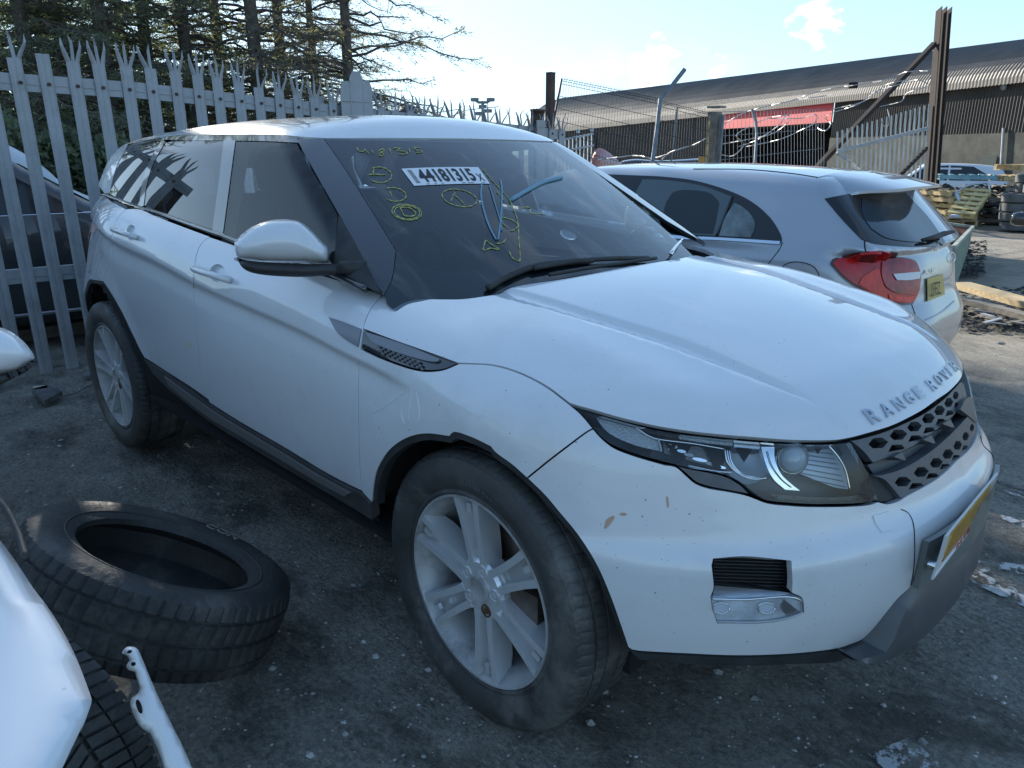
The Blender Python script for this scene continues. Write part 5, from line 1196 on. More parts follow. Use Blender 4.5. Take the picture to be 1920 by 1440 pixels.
# dark corner post and rusty sheet at the end of the palisade
post1 = empty('corner_post', tuple(atX(1031, 285, FX-.1)*(1, 1, 0)), 'black square corner post beside a rusty sheet, end of the palisade', 'post')
pb = atX(1031, 240, FX-.1); pt = atX(1031, 136, FX-.1)
MB().box((pb[0], pb[1], pt[2]/2), (.07, .07, pt[2])).build('post_shaft', M_RUST, post1); MB().box((pb[0], pb[1], pt[2]-.002), (.075, .075, .01)).build('post_cap', M_BLACKPL, post1)
rs0 = atX(1017, 205, FX); mb = MB(); mb.box((FX-.05, rs0[1]-.02, rs0[2]-1.0), (.03, .17, 2.0)); mb.box((FX-.03, rs0[1]-.02, rs0[2]-.01), (.08, .18, .02)); o = mb.build('rusty_sheet', M_RUST); tag(o, 'narrow rusty brown steel sheet fixed left of the black corner post', 'sheet metal')
g0 = atX(1021, 225, FX+.1); mb = MB(); mb.box((FX+.05, g0[1], g0[2]-.9), (.012, .12, 1.8)); mb.box((FX+.058, g0[1], g0[2]-.06), (.012, .15, .012)); o = mb.build('steel_upright', M_GALV); tag(o, 'short pale galvanised upright in front of the rusty sheet', 'post')
# ================================================================ mesh fence with cranked posts
M_WIRE = mat('dark_mesh_wire', (.045, .055, .065), .5, metal=.4); M_POSTG = mat('grey_painted_post', (.16, .185, .21), .5, metal=.3, var=.25, vscale=10)
mf = empty('mesh_fence', (-6.2, 7.9, -.2), 'leaning dark welded mesh fence panel between black post and cranked grey post', 'fence')
A0, A1 = atD(1054, 146, 12.0), atD(1236, 183, 11.2); gA, gB = atD(1040, 300, 12.0), atD(1226, 310, 11.2)
def mesh_panel(TL, TR, BL, BR, nv, nh, par, r=.0032, name='mesh_panel', crank=.0, m=None):
    mb = MB(); TL, TR, BL, BR = map(np.array, (TL, TR, BL, BR)); nrm = np.cross(TR-TL, BL-TL); nrm /= np.linalg.norm(nrm); nrm = nrm if nrm@(CAM-TL) > 0 else -nrm
    for i in range(nv+1):
        t = i/nv; a = TL+(TR-TL)*t; b = BL+(BR-BL)*t; d = (b-a)/np.linalg.norm(b-a)
        L_ = np.linalg.norm(b-a); pts = [a-d*.03, a+d*.02, a+d*.06+nrm*crank, a+d*.10, b] if crank else [a, b]
        mb.tube(pts, r, 4, cap=False)
    zs = [.015, .06, .10]+[k for k in np.arange(.3, np.linalg.norm(BL-TL), .2)] if crank else list(np.linspace(0, np.linalg.norm(BL-TL), nh))
    for z in zs:
        dL = (BL-TL)/np.linalg.norm(BL-TL); dR = (BR-TR)/np.linalg.norm(BR-TR); off = nrm*(crank if abs(z-.06) < .01 else 0)
        mb.tube([TL+dL*z+off+nrm*.004, TR+dR*min(z, np.linalg.norm(BR-TR))+off+nrm*.004], r*1.25, 4, cap=False)
    return mb.build(name, m or M_WIRE, par)
def bottom(p, z=-.12): q = np.array(p, float); q[2] = z; return q
mesh_panel(A0, A1, atD(1032, 340, 12.0), atD(1224, 345, 11.2), 36, 3, mf, crank=.035)
B1 = atD(1330, 210, 11.6)
mesh_panel(atD(1240, 188, 11.2), B1, atD(1226, 345, 11.2), atD(1328, 345, 11.6), 20, 3, mf, crank=.035)
MB().tube([atD(1053, 148, 11.95), atD(1034, 250, 11.95), bottom(atD(1022, 300, 11.95))], .018, 8).build('leaning_bar', M_WIRE, mf)
def cranked(name, pts, dep, r, label):
    b = atD(*pts[0], dep); P = [bottom(b, float(zg(b[0], b[1])))]+[atD(x, y, dep) for x, y in pts]
    root = empty(name, tuple(P[0]), label, 'post', 'cranked grey fence posts'); MB().tube(P, r, 4).build('post_shaft', M_POSTG, root); MB().tube([P[-2], P[-1]], r*.9, 4).build('crank_arm', M_POSTG, root); return root
cranked('cranked_post', [(1224, 300), (1232, 240), (1238, 186), (1262, 158), (1284, 130)], 11.0, .038, 'tall cranked grey fence post, arm bent up to the right')
cranked('cranked_post', [(1416, 300), (1419, 250), (1417, 228), (1410, 205)], 12.5, .028, 'short cranked grey fence post in front of the dark doorway')
# slim support behind the first panel
mb = MB(); mb.tube([atD(1258, 310, 11.8), atD(1270, 202, 11.8)], .016, 6); o = mb.build('thin_post', M_POSTG, mf)
cp = empty('concrete_post', (0, 0, 0), 'square concrete post with a rusty strip coloured as its yellow-lit edge, end of mesh fence', 'post'); c0 = atD(1334, 300, 11.9); c1 = atD(1334, 205, 11.9)
M_CONC = mat('old_concrete', (.20, .19, .17), .9, var=.35, vscale=7, bump=.4, bscale=40); cp.location = (c0[0], c0[1], -.2)
zt = c1[2]; MB().box((c0[0], c0[1], zt/2-.1), (.16, .16, zt+.1)).build('post_shaft', M_CONC, cp); MB().box((c0[0]+.02, c0[1], zt+.02), (.22, .2, .03)).build('post_cap', M_CONC, cp)
s0 = atD(1324, 300, 11.75); MB().box((s0[0], s0[1], atD(1324, 222, 11.75)[2]/2-.1), (.02, .035, atD(1324, 222, 11.75)[2]+.1)).build('lit_edge_strip', mat('yellow_lit_rust', (.42, .32, .14), .8, var=.6, vscale=12), cp)  # rusty post edge, its yellow sunlight put into the colour
s1 = atD(1348, 300, 11.8); MB().box((s1[0], s1[1], atD(1348, 210, 11.8)[2]/2-.1), (.05, .05, atD(1348, 210, 11.8)[2]+.1)).build('angle_post', M_POSTG, cp)
# ---- big rusty stanchion with brace, gate leaf hung on it
DB = 20.5; bt0 = atD(1742, 405, DB); bt1 = atD(1770, 17, DB)
stn = empty('rusty_stanchion', tuple(bt0), 'tall rusty steel beam post with long diagonal brace', 'post')
def hbeam(a, b, w_, h_, par, m, name):
    a, b = np.array(a), np.array(b); d = (b-a)/np.linalg.norm(b-a); sx_ = RT-d*(RT@d); sx_ /= np.linalg.norm(sx_); sy_ = np.cross(d, sx_); mb = MB(); R = np.stack([d, sx_, sy_], 1); L_ = np.linalg.norm(b-a); c = (a+b)/2
    mb.box(c, (L_, w_*.08, h_), R); mb.box(c+sx_*w_/2, (L_, w_*.06, h_), R); mb.box(c-sx_*w_/2, (L_, w_*.06, h_), R); return mb.build(name, m, par)
M_RUSTD = mat('dark_rusty_beam', (.024, .017, .015), .95, var=.5, vscale=3, col2=(.030, .024, .023))
hbeam(bt0-np.array([0, 0, .1]), bt1, .27, .30, stn, M_RUSTD, 'beam')
br0, br1 = atD(1530, 316, DB-1.0), atD(1752, 82, DB); MB().bar(br0+(br0-br1)*.35, br1, .13, .12).build('brace', M_RUSTD, stn)
MB().box(bt0+np.array([.1, -.25, .25]), (.7, .7, .5)).build('footing', M_CONC, stn)
M_PALEG = mat('sunlit_pale_steel', (.60, .60, .56), .6, var=.15, vscale=2)  # gate pales coloured whiter to stand in for sunlight
gate = empty('palisade_gate', (0, 0, 0), 'sunlit palisade gate leaf hung beside the tall rusty post', 'gate')
gTL, gTR, gBL, gBR = atD(1570, 247, 19.5), atD(1742, 196, DB), atD(1570, 392, 19.5), atD(1728, 402, DB); gate.location = tuple(gBR)
for i in range(20):
    t = i/19; a = gTL+(gTR-gTL)*t; b = gBL+(gBR-gBL)*t; mb = MB(); mb.bar(b, a, .075, .02, up=(gTR-gTL)); mb.bar(b+np.array([0, 0, .02]), a, .03, .035, up=(gTR-gTL)); mb.build('pale', M_PALEG, gate)
for (a, b) in (((1570, 284), (1742, 240)), ((1570, 284), (1640, 345)), ((1672, 345), (1738, 278)), ((1570, 380), (1728, 385))):
    MB().bar(atD(*a, 19.4), atD(*b, DB-.1), .05, .09).build('gate_rail', M_GALV if b[0] != 1738 else M_RUSTD, gate)
# shaded mesh between the concrete post and the gate
mf2 = empty('mesh_fence', (-7, 13, -.3), 'row of thin upright mesh bars below the red lintel', 'fence')
C0, C1 = atD(1352, 210, 15.5), atD(1545, 205, 19.2)
mesh_panel(C0, C1, atD(1352, 345, 15.5), atD(1545, 350, 19.2), 30, 4, mf2, r=.005, m=M_POSTG)
# razor wire coils
M_RAZOR = mat('razor_wire', (.42, .42, .42), .4, metal=.6)
rz = [((1352, 236), (1400, 210), (1480, 190), (1560, 178)), ((1352, 290), (1375, 292), (1395, 270), (1380, 255), (1400, 240), (1440, 222), (1480, 215)), ((1355, 270), (1400, 262), (1450, 250), (1480, 226), (1475, 215), (1460, 235), (1420, 262), (1385, 275)), ((1440, 222), (1500, 222), (1530, 215), (1528, 230), (1500, 245), (1460, 262), (1400, 275)),
      ((1530, 225), (1533, 240), (1548, 245), (1558, 232), (1548, 222), (1560, 212), (1610, 195), (1640, 172)), ((1560, 205), (1620, 190), (1660, 160), (1700, 150)), ((1480, 190), (1540, 170), (1600, 160), (1660, 150), (1700, 135), (1740, 133)), ((1640, 172), (1680, 160), (1720, 150), (1745, 160)), ((1650, 200), (1690, 190), (1700, 175), (1740, 162)), ((1240, 300), (1258, 285), (1300, 272), (1322, 260)), ((1120, 300), (1190, 292), (1222, 297), (1250, 290)), ((1652, 228), (1662, 240), (1668, 225), (1664, 205))]
RZL = ['razor wire strand sweeping up across the red fascia from the concrete post', 'big double loop of razor wire below the left end of the red fascia', 'flat oval razor wire loop in front of the dark doorway', 'razor wire loop curling under the right part of the red fascia', 'small hooked razor wire curl just right of the red fascia', 'razor wire rising from the fascia end to the diagonal brace', 'longest razor wire strand running up to the top of the rusty post', 'short razor wire wave crossing the brace near the rusty post', 'razor wire strand low between gate top and rusty post', 'strand of razor wire between cranked post and concrete post', 'strand of razor wire left of the cranked post above the dark bonnet', 'tiny razor wire snag caught on the gate pales']
for i, q in enumerate(rz):
    d = 15.5+.3*i if q[0][0] > 1340 else 11.3
    P = [atD(x, y, d+.25*math.sin(k*1.1)) for k, (x, y) in enumerate(cr(q, 9))]; mb = MB(); mb.tube(P, .010, 5)
    for k in range(1, len(P)-1):
        u_ = np.cross(P[k+1]-P[k], UP); u_ /= np.linalg.norm(u_)+1e-9; mb.bar(P[k]-u_*.03, P[k]+u_*.03, .012, .004)
    o = mb.build('razor_wire', M_RAZOR); tag(o, RZL[i], 'razor wire', 'loops of razor wire' if d > 12 else 'low strands of razor wire')
# white palisade leaf stored behind the mesh, and a red and white wrapped load
wl = empty('white_gate_leaf', (0, 0, 0), 'pale blue-white steel gate leaf standing behind the leaning mesh fence', 'gate'); a, b, c_, d_ = atD(1046, 262, 13), atD(1117, 248, 13), atD(1046, 330, 13), atD(1117, 330, 13); wl.location = tuple(c_)
M_PALEB = mat('pale_blue_paint', (.42, .50, .55), .6, var=.15, vscale=4)
for i in range(11):
    t = i/10; p0 = a+(b-a)*t; p1 = c_+(d_-c_)*t; MB().bar(p1-np.array([0, 0, .6]), p0, .052, .02, up=(b-a)).build('pale', M_PALEB, wl)
for (p, q) in (((1046, 264), (1117, 250)), ((1046, 285), (1117, 272))): MB().bar(atD(*p, 12.95), atD(*q, 12.95), .05, .03).build('gate_rail', M_PALEB, wl)
MB().bar(atD(1117, 247, 12.95), atD(1117, 340, 12.95), .06, .06).build('gate_stile', M_RUSTD, wl)
for (x, y) in ((1084, 246), (1110, 243)): MB().box(atD(x, y, 13), (.05, .05, .06)).build('lug', M_PALEB, wl)
o = pillow('wrapped_load', [[(1108, 310), (1112, 290), (1120, 278), (1132, 280), (1146, 289), (1162, 304), (1168, 316)], [(1168, 316), (1108, 316)], [(1108, 316), (1108, 310)]], 12.6, mat('red_white_sheet', (.55, .12, .10), .6, col2=(.62, .60, .64), vscale=2.2), None, tf=.25, tb=.25, rim=.3, res=.06)
tag(o, 'red and white plastic sheet bundled behind the mesh fence, left of the silver car', 'tarpaulin')
o = pillow('dark_bonnet', [[(1150, 312), (1162, 303), (1190, 298), (1222, 300), (1260, 300), (1320, 296)], [(1320, 296), (1325, 318)], [(1325, 318), (1150, 318)], [(1150, 318), (1150, 312)]], 13.2, M_BLACKGL, None, tf=.3, tb=.3, rim=.3, res=.08); tag(o, 'low dark car bonnet beyond the mesh fence', 'car bonnet')
o = MB().box(atD(1318, 299, 12.4), (.16, .02, .09)).build('orange_sign', mat('orange_sign', (.60, .33, .05), .5)); tag(o, 'small orange sign at the foot of the concrete post', 'sign')
# ================================================================ warehouse
az = math.radians(146.5); WD = np.array([math.cos(az), math.sin(az), 0]); WNm = np.array([WD[1], -WD[0], 0]); WNm = WNm if WNm@(CAM-atD(1900, 300, 30)) > 0 else -WNm
W0 = atD(1920, 250, 27.0); W0[2] = 0
def onwall(x, y, off=0.0):
    d = ray(x, y); t = ((W0+WNm*off-CAM)@WNm)/(d@WNm); return CAM+d*t
wh = empty('warehouse', tuple(W0), 'long brown corrugated warehouse with curved ribbed roof beyond the yard', 'building')
eav = onwall(1700, 174)[2]
0 and print('eave', eav, onwall(1040, 243)[2], onwall(1040, 243)@WD-W0@WD)
M_CORR = mat('shade_brown_corrugated', (.042, .039, .036), .75, var=.25, vscale=.6, metal=.1); M_ROOFC = mat('roof_sheet', (.105, .096, .088), .62, var=.25, vscale=.5, metal=.15, dirt=((.09, .08, .07), 1.2, .5, .5))  # wall cladding coloured dark in place of the trees' shadow
s0_, s1_ = -9.0, 82.0
def wp(s, z, off=0.0): return W0+WD*s+WNm*off+np.array([0, 0, z])
step = .15; n = int((s1_-s0_)/step); V = []; 
prof_s = [s0_+i*step/2 for i in range(2*n+1)]
def hz(s): return eav*(1-.0*s)
DOOR = (lambda a, b: (a@WD-W0@WD, b@WD-W0@WD))(onwall(1345, 300), onwall(1552, 300)); d0, d1 = min(DOOR), max(DOOR)
zl = onwall(1450, 236)[2]; ztop_ = onwall(1450, 200)[2]
zb_brick = onwall(1850, 250)[2]
def corr(ss, zlo, zhi, name, m):
    V = []; F = []
    for k, s in enumerate(ss): o_ = .045 if (k // 1) % 2 else 0; V += [wp(s, zlo, o_), wp(s, zhi, o_)]
    F = [(2*i, 2*i+2, 2*i+3, 2*i+1) for i in range(len(ss)-1)]; return mobj(name, V, F, m, wh)
ssl = [s for s in prof_s if s <= d0]; ssm = [s for s in prof_s if d0 <= s <= d1]; ssr = [s for s in prof_s if s >= d1]
corr(ssl, zb_brick, eav, 'wall_cladding', M_CORR); corr(ssr, -.8, eav, 'wall_cladding', M_CORR); corr(ssm, ztop_, eav, 'wall_cladding', M_CORR)
M_BRICK = mat('dark_blockwork', (.075, .080, .072), .9, col2=(.030, .032, .030), vscale=1.6, dirt=((.20, .20, .17), 1.2, .60, .5), bump=.3, bscale=20)  # dark blockwork, mottled between two grey tones
mobj('wall_base', [wp(s0_, -.9, .03), wp(d0, -.9, .03), wp(d0, zb_brick, .03), wp(s0_, zb_brick, .03)], [(0, 1, 2, 3)], M_BRICK, wh)
mobj('lintel_panel', [wp(d0, zl, .08), wp(d1, zl, .08), wp(d1, ztop_, .08), wp(d0, ztop_, .08), wp(d0, zl, .02), wp(d1, zl, .02), wp(d1, ztop_, .02), wp(d0, ztop_, .02)], [(0, 1, 2, 3), (4, 7, 6, 5), (0, 4, 5, 1), (3, 2, 6, 7), (0, 3, 7, 4), (1, 5, 6, 2)], mat('red_fascia', (.50, .018, .03), .55, var=.12, vscale=1), wh)
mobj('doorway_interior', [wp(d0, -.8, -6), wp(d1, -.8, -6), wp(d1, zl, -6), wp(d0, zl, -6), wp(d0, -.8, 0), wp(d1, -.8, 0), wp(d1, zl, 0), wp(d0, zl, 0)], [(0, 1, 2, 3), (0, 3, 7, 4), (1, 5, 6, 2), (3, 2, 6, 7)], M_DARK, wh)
# curved roof: corrugations across the curve
ra_ = []
Rr = 1.0
for k in range(15):
    th = math.radians(-4+k*6.7); ra_.append((.35-7.0*(1-math.cos(th)), math.sin(th)))
V = []; m_ = len(ra_); ss = [s0_+i*.17/2 for i in range(int((s1_-s0_)/.085))]
for k, s in enumerate(ss):
    lift = .035 if k % 2 else 0
    hr_ = 2.0+.034*max(s, 0)
    for (o_, z) in ra_: V.append(wp(s, eav+.02+z*hr_+lift, o_+lift*.4))
F = [(i*m_+j, (i+1)*m_+j, (i+1)*m_+j+1, i*m_+j+1) for i in range(len(ss)-1) for j in range(m_-1)]
mobj('roof', V, F, M_ROOFC, wh)
MB().bar(wp(s0_, eav, .12), wp(s1_, eav, .12), .12, .12).build('gutter', M_CORR, wh)
0 and print('roof px', proj(wp(0, eav+Rr*.40, -6)), proj(onwall(1920, 88)))
for (x, y0_, y1_) in ((1882, 240, 330), (1478, 206, 225)):
    if x > 1500: MB().tube([onwall(x, y0_, .12), onwall(x-6, y1_, .12)], .05, 6).build('downpipe', M_GALV, wh)
MB().box(onwall(1600, 160, 1.2), (.3, .3, .25)).build('roof_vent', M_DARK, wh)
MB().lathe([(0, .001), (.05, .12), (.12, .12)], onwall(1885, 163, .1), WNm, 12).build('wall_lamp', M_GALV, wh)
fr = onwall(1855, 317, .1); MB().box(fr, (.7, .08, 1.0)).build('door_frame', mat('pale_frame', (.30, .28, .22), .7), wh)
# ================================================================ trees behind the fence
M_BARK = mat('spruce_bark', (.11, .095, .08), .9, var=.4, vscale=9, bump=.5, bscale=30)
M_NEED = mat('spruce_needles', (.060, .075, .048), .7, var=.45, vscale=1.3); M_NEED2 = mat('sparse_needles', (.050, .052, .030), .75, var=.4, vscale=1.5)
def leafy_shader(m, trans=(.07, .09, .03)):
    t = m.node_tree; b = t.nodes['Principled BSDF']; o = [n for n in t.nodes if n.type == 'OUTPUT_MATERIAL'][0]; tl = t.nodes.new('ShaderNodeBsdfTranslucent'); tl.inputs[0].default_value = (*trans, 1); a = t.nodes.new('ShaderNodeAddShader')
    t.links.new(b.outputs[0], a.inputs[0]); t.links.new(tl.outputs[0], a.inputs[1]); t.links.new(a.outputs[0], o.inputs[0])
leafy_shader(M_NEED, (.13, .16, .07)); leafy_shader(M_NEED2, (.14, .14, .07))
def conifer(seed, H, z_lo, rmax, nlimb, dens, mneed, twig=1.0, r0=.16):
    rs = np.random.RandomState(seed); rr = random.Random(seed)
    tr = MB(); bend = [(rs.uniform(-.04, .04)*k*.5, rs.uniform(-.04, .04)*k*.5) for k in range(9)]
    zs = np.linspace(-.3, H, 9); ax = np.cumsum([b[0] for b in bend]); ay = np.cumsum([b[1] for b in bend])
    tr.tube([(ax[k]*.25, ay[k]*.25, zs[k]) for k in range(9)], [r0*(1-k/8.6) for k in range(9)], 9)
    lb = MB(); NV = []; NF = []
    def needles(P, Dr, n, ln, wd):
        # n slim triangles scattered round points P along directions Dr
        idx = rs.randint(0, len(P), n); p = P[idx]+rs.normal(0, .035, (n, 3)); d = Dr[idx]+rs.normal(0, .55, (n, 3)); d[:, 2] -= .35; d /= np.linalg.norm(d, axis=1)[:, None]
        s = np.cross(d, rs.normal(0, 1, (n, 3))); s /= np.linalg.norm(s, axis=1)[:, None]; L_ = (ln*rs.uniform(.5, 1.3, n))[:, None]; W_ = (wd*rs.uniform(.6, 1.3, n))[:, None]
        k = sum(len(a) for a in NV); NV.append(np.stack([p-s*W_, p+s*W_, p+d*L_], 1).reshape(-1, 3)); NF.append(np.arange(3*n).reshape(-1, 3)+k)
    for i in range(nlimb):
        f = ((i+rs.uniform(0, 1))/nlimb)**1.5; z = z_lo+(H-z_lo)*f; R = rmax*(1-f)**.75*rs.uniform(.45, 1.05)+.15
        if rs.uniform() < .12: R *= 1.25
        a = rs.uniform(0, 2*math.pi); k = z/H*8; x0, y0 = np.interp(k, range(9), ax)*.25, np.interp(k, range(9), ay)*.25
        d = np.array([math.cos(a), math.sin(a), 0]); up0 = rs.uniform(-.1, .35); P = [np.array([x0, y0, z])]; m = 7
        for j in range(1, m+1):
            t = j/m; P.append(np.array([x0, y0, z])+d*R*t+np.array([0, 0, R*(up0*t-.35*t*t+.16*t**4)])+rs.normal(0, .02*R, 3))
        lb.tube(P, [r0*.16*(1-j/(m+1.2))+.003 for j in range(m+1)], 4, cap=False); P = np.array(P); T = np.gradient(P, axis=0); T /= np.linalg.norm(T, axis=1)[:, None]
        # side twigs
        nt_ = int(max(3, R*7*twig))
        for q in range(nt_):
            t = rs.uniform(.18, 1); j = min(m-1, int(t*m)); p = P[j]+(P[j+1]-P[j])*(t*m-j); s = np.cross(T[j], (0, 0, 1))*rs.choice([-1, 1]); ln = R*(.42*(1-t)+.13)*rs.uniform(.5, 1.2)
            q1 = p+(T[j]*.55+s*.8)*ln*.5+np.array([0, 0, -.02-.05*ln]); q2 = p+(T[j]*.7+s*.9)*ln+np.array([0, 0, -.22*ln*rs.uniform(0, 1.6)])
            lb.tube([p, q1, q2], [.006, .004, .0018], 3, cap=False)
            seg = np.array([p+(q1-p)*u for u in (.3, .7)]+[q1+(q2-q1)*u for u in (0, .3, .6, .9, 1.05)]); dr = np.repeat(((q2-p)/np.linalg.norm(q2-p))[None], len(seg), 0)
            if rs.uniform() < dens: needles(seg, dr, int(18*ln*dens/.35)+7, .085, .012)
        if rs.uniform() < dens+.2: needles(P[2:], T[2:], int(26*R*dens), .09, .013)
    return tr, lb, np.vstack(NV), np.vstack(NF)
PROTO = {}
def tree_proto(key, args, mneed):
    tr, lb, NV, NF = conifer(*args[:6], mneed, *args[6:])
    def me(name, V, F, m): q = bpy.data.meshes.new(name); q.from_pydata([tuple(v) for v in np.asarray(V, float)], [], [tuple(map(int, f)) for f in F]); q.materials.append(m); return q
    PROTO[key] = (me('trunk', tr.V, tr.F, M_BARK), me('limbs', lb.V, lb.F, M_BARK), me('crown', NV, NF, mneed))
    for f in PROTO[key][0].polygons: f.use_smooth = True
tree_proto('dense', (11, 11.5, 1.3, 2.5, 150, .72), M_NEED); tree_proto('dense2', (12, 10.5, 1.7, 2.6, 135, .55), M_NEED); tree_proto('thin', (13, 12.0, 1.9, 2.5, 95, .36), M_NEED2); tree_proto('thin2', (14, 10.0, 1.7, 3.1, 115, .5), M_NEED2)
TR = [(662, 15.0, 'thin2', .95, 1.3, 'open-crowned spruce at the right-hand end of the trees'), (540, 16.5, 'thin', 1.0, .4, 'slender bare-stemmed spruce, second trunk from the right'), (496, 14.2, 'thin', 1.02, 2.6, 'dark straight spruce trunk left of the slender one'),
      (430, 17.0, 'thin2', 1.1, 4.0, 'thick-stemmed spruce standing in the sun glare'), (372, 14.5, 'dense2', 1.0, .9, 'spruce with gaps of bright sky low in its crown'), (300, 15.5, 'dense2', 1.05, 3.3, 'dense spruce just left of the sun glare'),
      (222, 13.2, 'dense', 1.0, 5.0, 'dense dark spruce above the SUV tail'), (150, 15.0, 'dense', 1.1, 2.1, 'tall dense spruce behind the fourth fence pale'), (84, 12.6, 'dense2', 1.0, .2, 'dense spruce second from the left edge'), (16, 14.2, 'dense', 1.08, 4.4, 'dense spruce at the left edge of the picture'),
      (-90, 12.5, 'dense', 1.0, 1.6, 'dense spruce out beyond the left edge'), (-230, 13.5, 'dense2', 1.1, 3.9, 'dense spruce far out to the left'), (600, 19.5, 'thin2', 1.0, 5.5, 'thin spruce farther back between the two right-hand trunks'), (110, 18.5, 'dense', 1.0, 5.5, 'spruce in the back row behind the dark car'), (260, 19.0, 'dense', 1.0, .8, 'spruce in the back row near the middle')]
for (x, d, key, s_, rz, lb_) in TR:
    p = atD(x, 285, d); root = empty('spruce_tree', (p[0], p[1], 0), lb_, 'tree', 'spruce trees behind the fence', rz); root.scale = (s_, s_, s_)
    for nm, me_ in zip(('trunk', 'limbs', 'crown'), PROTO[key]):
        o = bpy.data.objects.new(nm, me_); COL.objects.link(o); o.parent = root
        if nm != 'trunk': o['kind'] = 'stuff'
# dark hedge bank filling the gap under the trees
def hedge():
    rs = np.random.RandomState(5); n = 26000; P0 = atD(-120, 285, 9.6); P1 = atD(470, 285, 12.0); t = rs.uniform(0, 1, n); base = P0[None]+(P1-P0)[None]*t[:, None]; h = 1.95-.75*t+.12*np.sin(t*40)
    P = base.copy(); P[:, 2] = rs.uniform(0, 1, n)*h; nrm = np.cross((P1-P0)/np.linalg.norm(P1-P0), (0, 0, 1)); P += nrm*rs.normal(0, .28, n)[:, None]
    d = rs.normal(0, 1, (n, 3)); d /= np.linalg.norm(d, axis=1)[:, None]; s = np.cross(d, rs.normal(0, 1, (n, 3))); s /= np.linalg.norm(s, axis=1)[:, None]
    V = np.stack([P-s*.035, P+s*.035, P+d*.10], 1).reshape(-1, 3); o = mobj('hedge', V, np.arange(3*n).reshape(-1, 3), M_NEED); tag(o, 'dark hedge filling the space under the trees', 'hedge'); o['kind'] = 'stuff'
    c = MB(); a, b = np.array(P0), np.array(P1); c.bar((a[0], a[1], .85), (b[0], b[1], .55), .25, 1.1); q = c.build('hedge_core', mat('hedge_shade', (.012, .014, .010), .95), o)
hedge()
# floodlight mast and distant trees/roof beyond the palisade
fl = empty('floodlight_mast', tuple(atD(905, 285, 45)*(1, 1, 0)), 'distant floodlight mast with two curved arms above the spiked fence', 'mast')
def D45(x, y): return atD(x, y, 45.0)
M_MAST = mat('mast_grey', (.14, .18, .20), .6)
MB().tube([D45(906, 300), D45(905, 190)], .09, 6).build('mast_pole', M_MAST, fl); MB().tube([D45(890, 187), D45(897, 192), D45(913, 192), D45(921, 187)], .08, 6).build('cross_arm', M_MAST, fl)
for x, y in ((890, 187), (920, 187), (905, 200), (898, 213), (915, 208)): MB().box(D45(x, y), (.35, .35, .2)).build('lamp_head', M_MAST, fl)
o = pillow('tarpaulin_heap', [[(738, 235), (742, 215), (752, 200), (765, 196), (778, 199), (788, 222), (790, 238)], [(790, 238), (738, 238)], [(738, 238), (738, 235)]], 9.0, mat('dark_tarp', (.03, .032, .03), .6, col2=(.12, .10, .07), vscale=3), None, tf=.2, tb=.2, rim=.25, res=.05); tag(o, 'dark rounded tarpaulin-covered heap just showing over the fence spikes', 'tarpaulin')
o = MB().add([tuple(atD(x, y, 60)) for x, y in ((925, 234), (948, 233), (957, 240), (990, 243), (990, 262), (925, 262))]+[tuple(atD(x, y, 66)) for x, y in ((925, 234), (948, 233), (957, 240), (990, 243), (990, 262), (925, 262))], [(0, 1, 2, 3, 4, 5), (11, 10, 9, 8, 7, 6), (0, 6, 7, 1), (1, 7, 8, 2), (2, 8, 9, 3)]).build('distant_treeline', M_NEED); tag(o, kind='stuff')
# ================================================================ generic car body made of smooth volumes
def skin(name, f, cy, cz, xa, xb, m, parent, ns=60, nph=64, ncap=14, loc=np.array, zmin=None):
    """closed skin of a star-shaped body lying along X: stations xa..xb, rounded caps at both ends"""
    rows = []
    for k in range(ncap): rows.append((xa, -math.pi/2*(1-k/ncap)))
    for x in np.linspace(xa, xb, ns): rows.append((x, 0.0))
    for k in range(1, ncap+1): rows.append((xb, math.pi/2*k/ncap))
    O = []; D = []
    for (x, tilt) in rows:
        for j in range(nph):
            a = 2*math.pi*j/nph; O.append((x, cy, cz)); D.append((math.sin(tilt), math.cos(tilt)*math.cos(a), math.cos(tilt)*math.sin(a)))
    O = np.array(O); D = np.array(D); H, ms = march(lambda P: -f(P), O, D, 0, 3.2, 110); R = len(rows)
    F = [(i*nph+j, i*nph+(j+1) % nph, (i+1)*nph+(j+1) % nph, (i+1)*nph+j) for i in range(R-1) for j in range(nph)]
    return mobj(name, H, F, m, parent, True)
